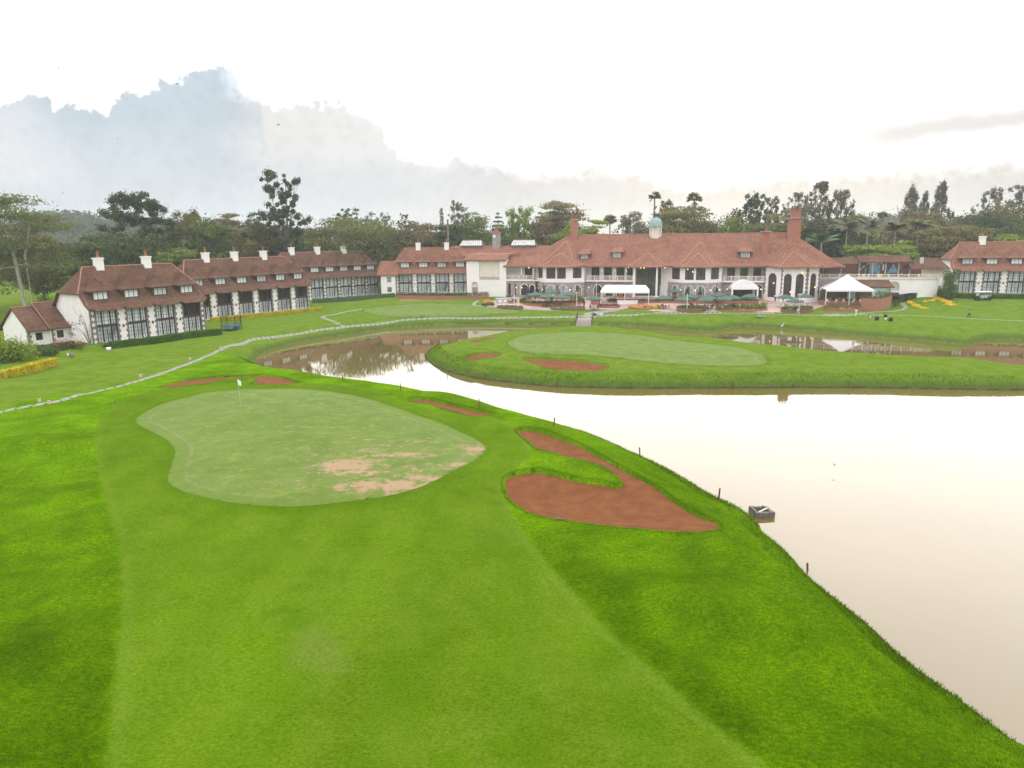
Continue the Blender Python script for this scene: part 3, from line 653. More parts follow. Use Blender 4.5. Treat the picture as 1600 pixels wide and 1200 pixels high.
# ------------------------------------------------------------------ guest wings
PITCHZ = 1.19
def yroof(z): return .3 + (z - 6.3) / PITCHZ
def wing_shared():
    S = {}
    # tall two-storey glazing (frame) and its two panes
    def frame(zlo=0.08, zmid=2.75, ztop=5.42, w=3.3):
        mb = MB(); B = .13
        mb.box(0, B, .10, .30, zlo, ztop); mb.box(w - B, w, .10, .30, zlo, ztop)
        mb.box(B, w - B, .10, .30, ztop - B, ztop); mb.box(B, w - B, .09, .28, zmid - .22, zmid + .18)
        for k in (.29, .71):
            mb.box(w * k - .085, w * k + .085, .10, .28, zlo, zmid - .22); mb.box(w * k - .085, w * k + .085, .10, .28, zmid + .18, ztop - B)
        mb.box(w * .5 - .045, w * .5 + .045, .13, .27, zlo, zmid - .22)
        for k in (.155, .40, .60, .845):
            mb.box(w * k - .012, w * k + .012, .16, .24, zlo, zmid - .22); mb.box(w * k - .012, w * k + .012, .16, .24, zmid + .18, ztop - B)
        for z in (.75, 1.35, 1.95, 3.5, 4.1, 4.7): mb.box(B, w - B, .165, .235, z - .018, z + .018)
        return mb
    S['frame'] = frame(); S['w'] = 3.3
    def pane(z0, z1, y=.26):
        mb = MB(); mb.add([(.1, y, z0), (3.2, y, z0), (3.2, y, z1), (.1, y, z1)], [(0, 1, 2, 3)]); return mb
    S['lo'] = pane(.1, 2.6); S['hi'] = pane(2.85, 5.35); S['deep'] = pane(2.85, 5.35, .9)
    # dormer
    d = MB(); w = 1.3
    d.box(-w, -w + .12, .75, 3.0, 6.5, 8.35, 0); d.box(w - .12, w, .75, 3.0, 6.5, 8.35, 0)
    d.box(-w + .12, w - .12, .74, .84, 6.5, 6.85, 0); d.box(-w + .12, w - .12, .74, .84, 8.2, 8.35, 0)
    e, f = 1.98, 1.34
    z0, z1, z2 = 8.30, 8.78, 10.42
    E0, E1 = (-e, .15, z0), (e, .15, z0); F0, F1 = (-f, .62, z1), (f, .62, z1); Ap = (0, 1.75, z2)
    B0, B1 = (-e, yroof(z0) + .3, z0), (e, yroof(z0) + .3, z0); G0, G1 = (-f, yroof(z1) + .3, z1), (f, yroof(z1) + .3, z1); Rk = (0, yroof(z2) + .25, z2)
    d.add([E0, E1, F1, F0], [(0, 1, 2, 3)], 1); d.add([F0, F1, Ap], [(0, 1, 2)], 1)
    d.add([E1, B1, G1, F1], [(0, 1, 2, 3)], 1); d.add([F1, G1, Rk, Ap], [(0, 1, 2, 3)], 1)
    d.add([B0, E0, F0, G0], [(0, 1, 2, 3)], 1); d.add([G0, F0, Ap, Rk], [(0, 1, 2, 3)], 1)
    zf = z0 - .2; E0d, E1d, B0d, B1d = (-e, .15, zf), (e, .15, zf), (-e, B0[1], zf), (e, B0[1], zf)
    d.add([E0, E1, E1d, E0d], [(3, 2, 1, 0)], 2); d.add([E1, B1, B1d, E1d], [(3, 2, 1, 0)], 2); d.add([B0, E0, E0d, B0d], [(3, 2, 1, 0)], 2)
    d.add([E0d, B0d, B1d, E1d], [(0, 1, 2, 3)], 2)
    d.box(-w + .12, w - .12, .80, .9, 6.85, 8.2, 2)
    S['dormer'] = d
    wi = MB(); a = 1.18
    wi.box(-a, -a + .09, .71, .78, 6.85, 8.2); wi.box(a - .09, a, .71, .78, 6.85, 8.2); wi.box(-a + .09, a - .09, .71, .78, 6.85, 6.94); wi.box(-a + .09, a - .09, .71, .78, 8.11, 8.2)
    for x in (-.42, .42): wi.box(x - .035, x + .035, .72, .78, 6.94, 8.11)
    wi.add([(-a, .785, 6.85), (a, .785, 6.85), (a, .785, 8.2), (-a, .785, 8.2)], [(0, 1, 2, 3)], 1)
    S['dwin'] = wi
    qn = MB()
    for k in range(12):
        z = k * .46 + .05; ww = .42 if k % 2 else .22
        qn.box(-ww, 0, -.05, .12, z, z + .44)
    S['quoin'] = qn
    ch = MB(); ch.box(-.62, .62, -.5, .5, 11.0, 13.15); ch.box(-.74, .74, -.62, .62, 13.15, 13.35); ch.box(-.05, .05, -.52, -.50, 11.6, 13.1)
    S['chim'] = ch
    cp = MB(); cp.lathe([(.20, 13.35), (.22, 13.5), (.17, 13.6), (.16, 14.2), (.21, 14.25), (.21, 14.35), (.12, 14.36), (.0, 14.36)], 10)
    S['pot'] = cp
    la = MB(); la.box(-.03, .03, -.22, 0, 2.65, 2.70); la.box(-.10, .10, -.34, -.14, 2.25, 2.6); la.lathe([(.14, 2.6), (.02, 2.75)], 6, (0, -.24))
    S['lantern'] = la
    return S
WS_ = wing_shared(); _cache = {}
def shared(key, name, mats, parent, smooth=False):
    k = (key, tuple(m.name for m in mats))
    if k not in _cache:
        o = WS_[key].build(name, mats, parent, smooth); _cache[k] = o.data; return o
    o = bpy.data.objects.new(name, _cache[k]); COL.objects.link(o); o.parent = parent; return o

def wing(A, B, z0, x0, x1, starts, label, chims, upper, lower, RM=M_roofA, quoin_ends=(True, True), W=10.0):
    """x0..x1: wall extent along A->B; starts: left edge of every tall window; upper/lower: glass of each"""
    A = np.array(A); B = np.array(B); ang = math.atan2(B[1] - A[1], B[0] - A[0])
    T = thing("guest_wing", (A[0], A[1], z0), ang, label, "building", "tiled guest wings around the lake")
    w = WS_['w']; wl = MB(); holes = [(s - x0, s + w - x0, .08, 5.42, False) for s in starts]
    facade(wl, (x0, 0), (x1, 0), -.6, 6.1, holes, 0, .5)
    for (xe, sg) in ((x0, -1), (x1, 1)):       # gable ends, clipped at the hip
        pts = [(xe, .0, -.6), (xe, W, -.6), (xe, W, 6.1), (xe, W - yroof(7.95) , 7.95), (xe, yroof(7.95), 7.95), (xe, 0, 6.1)]
        wl.add(pts, [tuple(range(6)) if sg > 0 else tuple(range(6))[::-1]])
    wl.add([(x0, W, -.6), (x1, W, -.6), (x1, W, 6.1), (x0, W, 6.1)], [(3, 2, 1, 0)])
    wl.add([(x0, .5, -.5), (x1, .5, -.5), (x1, .5, 5.6), (x0, .5, 5.6)], [(0, 1, 2, 3)], 1) if False else None
    wl.build("wall", [M_white], T)
    r = MB(); o_ = .55; a, b_ = x0 - o_, x1 + o_; ri = 2.55; zr = 11.9; yr = 5.0
    def prof(s):                                 # s=+1 front, mirrored for the back
        def m(y): return y if s > 0 else W - y
        fs = [[(a, m(-.7), 5.62), (b_, m(-.7), 5.62), (b_, m(.3), 6.3), (a, m(.3), 6.3)],
              [(a, m(.3), 6.3), (b_, m(.3), 6.3), (b_, m(yroof(7.9)), 7.9), (a, m(yroof(7.9)), 7.9)],
              [(a, m(yroof(7.9)), 7.9), (b_, m(yroof(7.9)), 7.9), (x1 + o_ - ri - .3, m(yr), zr), (x0 - o_ + ri + .3, m(yr), zr)]]
        return fs if s > 0 else [f[::-1] for f in fs]
    F = prof(1) + prof(-1)
    F.append([(a, W - yroof(7.9), 7.9), (a, yroof(7.9), 7.9), (x0 - o_ + ri + .3, yr, zr)]); F.append([(b_, yroof(7.9), 7.9), (b_, W - yroof(7.9), 7.9), (x1 + o_ - ri - .3, yr, zr)])
    slab_roof(r, F, .14)
    for s in starts:                             # little pent roofs dipping over every tall window
        p, q = s - .45, s + w + .45
        slab_roof(r, [[(p + .1, -1.25, 5.28), (q - .1, -1.25, 5.28), (q - .35, -.1, 6.10), (p + .35, -.1, 6.10)], [(q - .1, -1.25, 5.28), (q + .25, -.55, 5.62), (q - .35, -.1, 6.10)], [(p - .25, -.55, 5.62), (p + .1, -1.25, 5.28), (p + .35, -.1, 6.10)]], .1)
    # ridge tiles, a touch brighter
    rt = MB(); rt.tube([(x0 - o_ + ri + .3, yr, zr + .05), (x1 + o_ - ri - .3, yr, zr + .05)], .12, 6)
    for (xe, xr) in ((a, x0 - o_ + ri + .3), (b_, x1 + o_ - ri - .3)):
        rt.tube([(xe, yroof(7.9), 7.93), (xr, yr, zr + .05)], .10, 5)
    ro = r.build("roof", [RM], T); rt.build("ridge_tiles", [M_ridge], ro)
    for k, s in enumerate(starts):
        win = shared('frame', 'window', [M_frame], T); win.location = (s, 0, 0)
        lo = shared('lo', 'pane', [lower[k]], win); 
        if upper[k] is M_dark:
            hi = shared('deep', 'pane', [M_dark], win)
        else: hi = shared('hi', 'pane', [upper[k]], win)
        dm = shared('dormer', 'dormer', [M_roofA, RM, M_frame], T); dm.location = (s + w / 2 - .1, 0, 0)
        dw = shared('dwin', 'dormer_window', [M_frame, M_curtain if (k * 7 + len(starts)) % 3 else M_curtain2], dm)
        q1 = shared('quoin', 'quoin', [M_quoin], T); q1.location = (s, 0, 0)
        q2 = shared('quoin', 'quoin', [M_quoin], T); q2.location = (s + w, 0, 0); q2.scale = (-1, 1, 1)
        if k < len(starts) - 1:
            l = shared('lantern', 'wall_lantern', [M_frame], T); l.location = (s + w + .85, 0, 0)
    for (xe, sg, on) in ((x0, 1, quoin_ends[0]), (x1, -1, quoin_ends[1])):
        if on:
            q3 = shared('quoin', 'quoin', [M_quoin], T); q3.location = (xe - .04 * sg, 0, 0); q3.scale = (-sg, 1, 1)
    for x in chims:
        c = shared('chim', 'chimney', [M_whitepaint], ro); c.location = (x, yr, 0)
        p = shared('pot', 'chimney_pot', [M_pot], ro, True); p.location = (x, yr, 0)
    return T
M_ridge = mat("ridge_clay", (.36, .175, .115), .9, .3, 3)
C, G, D = M_curtain, M_curtain2, M_dark
w1A, w1B = at(146, 538, 2)[:2], at(322, 515, 2)[:2]
wing(w1A, w1B, 2.0, 0, 20.1, [.9, 5.95, 11.0, 16.0], "brown tiled guest wing with a low cottage on its gable, nearest on the left side", [5.0, 13.2], [C, C, C, D], [G, C, C, C])
wing(at(322, 500, 2)[:2], at(484, 481, 2)[:2], 2.0, -2.6, 27.3, [-2.1, 3.05, 8.25, 13.3, 18.4, 23.4], "long brown tiled guest wing with six dark upper balconies behind a yellow hedge", [4.6, 11.6, 19.2], [D, D, D, D, D, D], [C, C, C, C, C, C])
wing(at(487, 469, 2)[:2], at(592, 461, 2)[:2], 2.3, -7.6, 20.9, [-4.1, .25, 4.6, 8.85, 13.1, 17.3], "brown tiled guest wing with three chimneys behind a grey green hedge", [-2.2, 5.2, 13.2], [C, C, C, C, C, C], [C, C, C, C, C, C])
w4A, w4B = at(618, 458.6, 3)[:2], at(733, 457.2, 3)[:2]
wing(w4A, w4B, 3.05, 0.1, 20.0, [1.2, 6.15, 11.1, 16.05], "red tiled guest wing with four dormers left of the blank white hall", [6.1, 13.9], [G, C, C, C], [C, C, G, C], M_roofB)
w5A = atY(1486, 455, 172)[:2]; e5 = np.array([math.cos(R(-13)), math.sin(R(-13))])
wing(w5A, w5A + e5 * 10, 3.6, 0, 36, [1.5, 6.7, 11.9, 17.1, 22.3, 27.5], "red tiled guest wing with an ivy corner cut off by the right edge", [7.2, 17.4, 27], [C, C, C, C, C, C], [C, C, C, C, C, C], M_roofB)

# cottage on the gable of the nearest wing
ang = math.atan2(*(w1B - w1A)[::-1]); T = thing("service_cottage", (w1A[0], w1A[1], 2.0), ang, "low white cottage with two stepped brown roofs against the gable", "building")
wl = MB(); yf = 7.2; x0, xm, x1 = -6.0, -3.0, -.02
facade(wl, (x0, yf), (xm, yf), -.5, 2.55, [(1.0, 2.05, .75, 1.95, False)]); facade(wl, (xm, yf - .35), (x1, yf - .35), -.5, 2.75, [(1.0, 2.05, .8, 2.0, False)])
wl.add([(xm, yf - .35, -.5), (xm, yf, -.5), (xm, yf, 2.75), (xm, yf - .35, 2.75)], [(3, 2, 1, 0)])
yb = yf + 8.4; yr = yf + 3.9
wl.add([(x0, yf, -.5), (x0, yb, -.5), (x0, yb, 2.5), (x0, yr, 5.75), (x0, yf, 2.55)], [(4, 3, 2, 1, 0)])
wl.add([(x0, yb, -.5), (x1, yb, -.5), (x1, yb, 2.5), (x0, yb, 2.5)], [(3, 2, 1, 0)])
wl.add([(xm, yf - .3, 2.5), (xm, yb, 2.5), (xm, yr, 6.2)], [(0, 2, 1)])
wl.build("wall", [M_white], T)
r = MB()
slab_roof(r, [[(x0 - .35, yf - .7, 2.35), (xm, yf - .7, 2.35), (xm, yr, 5.85), (x0 - .35, yr, 5.85)], [(x0 - .35, yr, 5.85), (xm, yr, 5.85), (xm, yb + 1.6, 1.9), (x0 - .35, yb + 1.6, 1.9)],
              [(xm - .2, yf - 1.1, 2.45), (x1, yf - 1.1, 2.45), (x1, yf + .2, 3.25), (xm - .2, yf + .2, 3.25)], [(xm - .2, yf + .2, 3.25), (x1, yf + .2, 3.25), (x1, yr, 6.3), (xm - .2, yr, 6.3)], [(xm - .2, yr, 6.3), (x1, yr, 6.3), (x1, yb + .4, 2.6), (xm - .2, yb + .4, 2.6)]], .16)
ro = r.build("roof", [M_roofA], T)
rt = MB(); rt.tube([(x0 - .35, yr, 5.9), (xm - .2, yr, 5.9)], .1, 5); rt.tube([(xm - .2, yr, 6.35), (x1, yr, 6.35)], .1, 5); rt.tube([(xm - .22, yf - 1.1, 2.5), (xm - .22, yr, 6.3)], .07, 5); rt.build("ridge_tiles", [M_ridge], ro)
for (pa, pb, h) in (((x0, yf), (xm, yf), (1.0, 2.05, .75, 1.95, False)), ((xm, yf - .35), (x1, yf - .35), (1.0, 2.05, .8, 2.0, False))):
    glazing(pa, pb, h, 2, 3, .07).build("window", [M_frame, M_dark], T)
for (x, y, s) in ((x0 - .02, yf, -1), (xm + .22, yf - .36, -1), (-.1, -.02, 1)):
    if s == 1: continue
    qn = MB()
    for k in range(6): ww = .46 if k % 2 else .26; qn.box(0, ww, -.05, .12, k * .44 - .1, k * .44 + .32)
    q = qn.build("quoin", [M_quoin], T); q.location = (x, y, 0)
qn = MB()
for k in range(6): ww = .46 if k % 2 else .26; qn.box(-.05, .1, 0, ww, k * .44 - .1, k * .44 + .32)
q = qn.build("quoin", [M_quoin], T); q.location = (x0, yf + .13, 0)
pp = MB(); pp.box(x0 - .25, x0 - .1, yb + 1.2, yb + 1.35, -.6, 1.9); pp.build("post", [M_frame], T)
# link between the third and fourth wing
pa, pb = at(593, 463, 2.6)[:2], at(616, 463, 2.6)[:2]; pa = pa + [0, 3]; pb = pb + [0, 3]
T = thing("link_building", (*pa, 2.6), math.atan2(*(pb - pa)[::-1]), "narrow white link with four small windows between two guest wings", "building")
Lk = np.hypot(*(pb - pa)); wl = MB(); hs = [(.42 * Lk, .72 * Lk, .9, 2.2, False), (.42 * Lk, .72 * Lk, 3.5, 4.9, False)]
facade(wl, (0, 0), (Lk, 0), -1, 5.6, hs); wl.build("wall", [M_white], T)
r = MB(); slab_roof(r, [[(-1, -.5, 5.4), (Lk + 1, -.5, 5.4), (Lk + 1, 4, 9), (-1, 4, 9)], [(-1, 4, 9), (Lk + 1, 4, 9), (Lk + 1, 8.5, 5.4), (-1, 8.5, 5.4)]], .15); r.build("roof", [M_roofB], T)
for h in hs: glazing((0, 0), (Lk, 0), h, 2, 3, .08).build("window", [M_frame, M_curtain2], T)
# ------------------------------------------------------------------ clubhouse (u along the front, v back, z absolute; turned 13 degrees)
TH = R(13); cO = np.array([0., 180.]); cE = np.array([math.cos(TH), -math.sin(TH)]); cN = np.array([math.sin(TH), math.cos(TH)]); ZB = 3.2
def cw(u, v): return cO + cE * u + cN * v
club = thing("clubhouse", (0, 180, ZB), -TH, "long red roofed clubhouse with arched hall, bays, dome and brick chimneys", "building")
def cb(mb, name, mats, parent=club, smooth=False):
    m2 = MB(); m2.v = [(x, y, z - ZB) for x, y, z in mb.v]; m2.f = mb.f; m2.m = mb.m
    return m2.build(name, mats, parent, smooth)
EZ = 10.5
def cwall(P0, P1, z0, z1, holes, mats, name="wall", winmat=None, winname="window", nv=2, nh=3, depth=.35, bar=.07, frame=None, parent=club):
    mb = MB(); facade(mb, P0, P1, z0, z1, holes, 0, depth); w = cb(mb, name, mats, parent)
    if mats[0] is M_stone:                       # cream stone dressings round the arches
        p0 = np.array(P0, float); e = (np.array(P1) - p0); e = e / np.hypot(*e); n_ = np.array([-e[1], e[0]])
        for h in holes:
            if not h[4]: continue
            a, b_, c, dd, _ = h; r0 = (b_ - a) / 2; r1 = r0 + .24; zc = dd - r0; tm = MB()
            prof = [(a - .2, a, c, c)] ; K = 12; ring = [(a, a - .24, c, c)] + [(a + r0 - r0 * math.cos(math.pi * k / K), a + r0 - r1 * math.cos(math.pi * k / K), zc + r0 * math.sin(math.pi * k / K), zc + r1 * math.sin(math.pi * k / K)) for k in range(K + 1)] + [(b_, b_ + .24, c, c)]
            for q1, q2 in zip(ring[:-1], ring[1:]):
                pt = lambda u, z, o: (*(p0 + e * u + n_ * o), z)
                tm.add([pt(q1[0], q1[2], -.05), pt(q2[0], q2[2], -.05), pt(q2[1], q2[3], -.05), pt(q1[1], q1[3], -.05), pt(q1[1], q1[3], .02), pt(q2[1], q2[3], .02), pt(q1[0], q1[2], .02), pt(q2[0], q2[2], .02)], [(0, 1, 2, 3), (3, 2, 5, 4), (6, 7, 1, 0)])
            cb(tm, "arch_surround", [M_cream], parent)
    for h in holes:
        if winmat: cb(glazing(P0, P1, h, nv, nh, bar, depth - .1), winname, [frame or M_frame, winmat], parent)
    return w
def bay(pts, zsplit, upper, lower, nm):
    """canted bay: stone below, white above; pts footprint; upper/lower hole lists per face"""
    for k in range(len(pts) - 1):
        cwall(pts[k], pts[k+1], 2.2, zsplit, lower[k], [M_stone], "stone_wall", M_curtain2, "arched_window", 2, 3)
        cwall(pts[k], pts[k+1], zsplit, EZ + .2, upper[k], [M_white], "wall", M_warmdark, "window", 2, 2)
def L_(a, b): return float(np.hypot(b[0] - a[0], b[1] - a[1]))
# white hall with the framed panel
hall = MB(); facade(hall, (-11.6, 0), (-1.3, 0), 2.6, 12.4, [(3.3, 8.7, 7.1, 11.9, False), (1.3, 2.95, 3.6, 6.7, True)], 0, .45)
hall.add([(-11.6, 0, 2.6), (-11.6, 9, 2.6), (-11.6, 9, 12.4), (-11.6, 0, 12.4)], [(0, 3, 2, 1)]); hall.add([(-1.3, 0, 2.6), (-1.3, 6, 2.6), (-1.3, 6, 12.4), (-1.3, 0, 12.4)], [(0, 1, 2, 3)])
cb(hall, "wall", [M_white])
pn = MB(); pn.box(-8.3, -2.9, .45, .5, 7.1, 11.9, 0); cb(pn, "wall_panel", [M_cream])
pn = MB(); pn.box(-10.3, -8.65, .45, .5, 3.6, 6.7, 0); cb(pn, "arched_niche", [M_cream]); pn = MB(); pn.box(-10.15, -8.8, .3, .38, 3.6, 5.3, 0); cb(pn, "side_door", [M_stone])
def balustrade(P0, P1, z0, z1, post=2.2, name="balustrade", M=None, cross=True):
    mb = MB(); P0 = np.array(P0, float); P1 = np.array(P1, float); L = np.hypot(*(P1 - P0)); e = (P1 - P0) / L; a = math.atan2(e[1], e[0])
    def seg(x0, x1, za, zb, hw=.06):
        c = P0 + e * (x0 + x1) / 2; mb.obox(c, a, (x1 - x0) / 2, hw, za, zb)
    n = max(1, round(L / post))
    seg(0, L, z0, z0 + .13, .09); seg(0, L, z1 - .13, z1, .10)
    for k in range(n + 1):
        x = min(max(L * k / n, .14), L - .14); c = P0 + e * x; mb.obox(c, a, .14, .14, z0 + .001, z1 + .08)
    for k in range(n):
        xa, xb = L * k / n + .14, L * (k + 1) / n - .14; m = max(2, round((xb - xa) / .55))
        for j in range(m):
            u0, u1 = xa + (xb - xa) * j / m, xa + (xb - xa) * (j + 1) / m
            if j: seg(u0 - .03, u0 + .03, z0 + .13, z1 - .13, .04)
            if cross:
                for s in (0, 1):
                    q0 = P0 + e * u0; q1 = P0 + e * u1; za, zb = (z0 + .13, z1 - .13) if s else (z1 - .13, z0 + .13)
                    mb.tube([(q0[0], q0[1], za), (q1[0], q1[1], zb)], .04, 4, cap=False)
    return cb(mb, name, [M or M_cream])
balustrade((-8.25, .2), (-2.95, .2), 7.12, 8.05, 2.6)
r = MB(); slab_roof(r, [[(-12.2, -.6, 12.2), (-.9, -.6, 12.2), (-.9, 3.2, 13.5), (-12.2, 3.2, 13.5)], [(-12.2, 3.2, 13.5), (-.9, 3.2, 13.5), (-.9, 13.3, 13.6), (-12.2, 13.3, 13.6)]], .2)
slab_roof(r, [[(-21, 13.2, 12.6), (8.5, 13.2, 12.6), (6.5, 18, 15.4), (-21, 18, 15.4)], [(-21, 18, 15.4), (6.5, 18, 15.4), (8, 23, 12.6), (-21, 23, 12.6)], [(8.5, 13.2, 12.6), (8, 23, 12.6), (6.5, 18, 15.4)]], .2)
ro = cb(r, "roof", [M_roofB])
for (a, b_) in ((-18.3, -11.9), (-3.8, 3.0)):
    mb = MB(); mb.box(a + .2, b_ - .2, 16.9, 19.3, 14.7, 15.9, 0)
    mb.add([(a, 16.4, 15.5), (b_, 16.4, 15.5), (b_ - .5, 18, 16.9), (a + .5, 18, 16.9)], [(0, 1, 2, 3)], 1); mb.add([(a, 19.6, 15.5), (b_, 19.6, 15.5), (b_ - .5, 18, 16.9), (a + .5, 18, 16.9)], [(3, 2, 1, 0)], 1)
    mb.add([(a, 16.4, 15.5), (a + .5, 18, 16.9), (a, 19.6, 15.5)], [(0, 1, 2)], 0); mb.add([(b_, 16.4, 15.5), (b_ - .5, 18, 16.9), (b_, 19.6, 15.5)], [(2, 1, 0)], 0)
    n = 10
    for k in range(n + 1):
        x = a + (b_ - a) * k / n; xt = a + .5 + (b_ - a - 1) * k / n; mb.tube([(x, 16.38, 15.53), (xt, 17.98, 16.93)], .05, 4, 0)
    mb.tube([(a + .4, 18, 16.95), (b_ - .4, 18, 16.95)], .13, 5, 2)
    cb(mb, "roof_lantern", [M_quoin, M_glassroof, M_roofB])
# clock turret
mb = MB(); c = (-8.0, 17.2); mb.prism([(c[0] + 1.15 * math.cos(R(22.5 + 45 * k)), c[1] + 1.15 * math.sin(R(22.5 + 45 * k))) for k in range(8)], 14.3, 18.7); tw = cb(mb, "clock_turret", [M_stone], ro)
mb = MB(); o8 = lambda rr, z: [(c[0] + rr * math.cos(R(22.5 + 45 * k)), c[1] + rr * math.sin(R(22.5 + 45 * k)), z) for k in range(8)]
p0, p1 = o8(1.5, 18.65), o8(.7, 19.3); mb.add(p0 + p1 + [(c[0], c[1], 20.1)], [(k, (k+1) % 8, 8 + (k+1) % 8, 8 + k) for k in range(8)] + [(8 + k, 8 + (k+1) % 8, 16) for k in range(8)] + [tuple(range(8))[::-1]]); cb(mb, "turret_roof", [M_roofB], ro)
mb = MB(); mb.lathe([(.0, 0), (.42, 0), (.42, .06), (0, .06)], 16); m2 = MB(); m2.v = [(c[0] + x - .25, c[1] - 1.12 - z, 17.95 + y) for x, y, z in mb.v]; m2.f = mb.f; m2.m = mb.m
m2.box(c[0] - .27, c[0] - .23, c[1] - 1.2, c[1] - 1.18, 17.93, 18.25, 1); m2.box(c[0] - .25, c[0] - .05, c[1] - 1.2, c[1] - 1.18, 17.93, 17.97, 1); cb(m2, "clock_face", [M_whitepaint, M_frame], ro)
# left balcony block
P = [(-1.3, .6), (6.0, .6)]
cwall(*P, 2.2, 7.0, [(.4, 1.1, 3.4, 6.3, False), (1.75, 2.4, 3.4, 6.3, False), (3.7, 5.4, 3.4, 6.1, True), (6.0, 7.2, 3.4, 6.0, True)], [M_stone], "stone_wall", M_dark, "arched_window")
cwall((-1.3, 3.2), (7.5, 3.2), 7.0, EZ + .4, [(4.2, 6.2, 7.1, 10.1, False), (7.0, 8.6, 7.1, 10.1, False)], [M_white], "wall", M_warmdark)
mb = MB(); mb.box(-1.5, 7.2, .3, 3.2, 6.95, 7.25); cb(mb, "balcony_floor", [M_white]); balustrade((-1.4, .5), (5.6, .5), 7.25, 8.35, 1.6)
mb = MB()
for x in (2.6, 5.6): mb.box(x - .16, x + .16, .45, .75, 8.44, 10.7)
cb(mb, "column", [M_white])
r = MB(); slab_roof(r, [[(-1.9, -.6, 10.6), (8.5, -.6, 10.6), (8.5, 4.2, 12.9), (-1.4, 4.2, 12.9)]], .2); cb(r, "roof", [M_roofB])
# left dining bay
bl = [(6.0, 1.8), (8.75, -1.2), (15.3, -1.2), (18.3, .9), (18.6, 3.4)]
bay(bl, 6.75, [[(1.0, 3.2, 7.75, 10.25, False)], [(.45, 2.75, 7.65, 10.3, False), (3.1, 5.3, 7.65, 10.3, False)], [(.55, 2.95, 7.75, 10.3, False)], []],
    [[(.9, 2.6, 3.3, 6.0, True)], [(.7, 2.6, 3.3, 6.0, True), (3.7, 5.6, 3.3, 6.0, True)], [(.9, 2.8, 3.3, 6.0, True)], []], 'l')
# middle balcony
cwall((18.5, 2.2), (30.2, 2.2), 2.2, 7.0, [(2.2, 4.0, 3.3, 5.9, True), (5.0, 6.8, 3.3, 5.9, True), (7.8, 9.6, 3.3, 5.9, True)], [M_stone], "stone_wall", M_dark, "arched_window")
cwall((18.5, 4.2), (30.2, 4.2), 7.0, EZ + .4, [(1.2, 3.2, 7.1, 10.2, False), (4.3, 6.3, 7.1, 10.2, False), (7.4, 9.4, 7.1, 10.2, False), (10.0, 11.4, 7.1, 10.2, False)], [M_white], "wall", M_dark)
mb = MB(); mb.box(18.5, 30.4, 1.2, 4.2, 6.85, 7.1); cb(mb, "balcony_floor", [M_white]); balustrade((18.9, 1.3), (30.2, 1.3), 7.1, 8.3, 1.8)
# portico
cwall((30.2, 3.4), (37.4, 3.4), 2.2, EZ + .6, [(.6, 6.6, 3.3, 10.3, False)], [M_cream], "wall", M_warmdark, "glazed_screen", 5, 6, .35, .06)
for x in (30.5, 35.9):
    mb = MB(); mb.box(x - .3, x + .3, -.1, .5, 3.2, 3.5); mb.lathe([(.24, 3.5), (.25, 6), (.21, 10.1), (.3, 10.2), (.3, 10.5)], 12, (x, .2)); cb(mb, "column", [M_whitepaint])
# right dining bay
br_ = [(38.5, 2.4), (41.9, -1.2), (47.8, -1.2), (51.0, 1.4), (51.2, 3.4)]
cwall((37.3, 3.4), (38.5, 2.4), 2.2, EZ + .2, [], [M_white])
bay(br_, 6.85, [[(1.2, 4.0, 7.55, 10.25, False)], [(.55, 2.55, 7.5, 10.25, False), (3.05, 5.2, 7.5, 10.25, False)], [(.75, 3.2, 7.6, 10.25, False)], []],
    [[(1.6, 3.6, 3.3, 6.0, True)], [(.7, 2.5, 3.3, 6.0, True), (3.3, 5.1, 3.3, 6.0, True)], [(1.2, 3.1, 3.3, 6.0, True)], []], 'r')
# right balcony
cwall((51.1, 2.2), (60.6, 2.2), 2.2, 7.0, [(2.4, 7.0, 3.2, 6.0, False), (7.6, 9.2, 3.2, 6.2, True)], [M_stone], "stone_wall", M_dark, "arched_window", 4, 2)
cwall((51.1, 4.2), (60.6, 4.2), 7.0, EZ + .4, [(1.2, 3.0, 7.1, 10.1, False), (4.2, 6.0, 7.1, 10.1, False), (7.2, 9.0, 7.1, 10.1, False)], [M_cream], "wall", M_warmdark)
mb = MB(); mb.box(51.1, 60.6, 1.2, 4.2, 6.85, 7.1); cb(mb, "balcony_floor", [M_white]); balustrade((51.3, 1.3), (60.5, 1.3), 7.1, 8.3, 1.8)
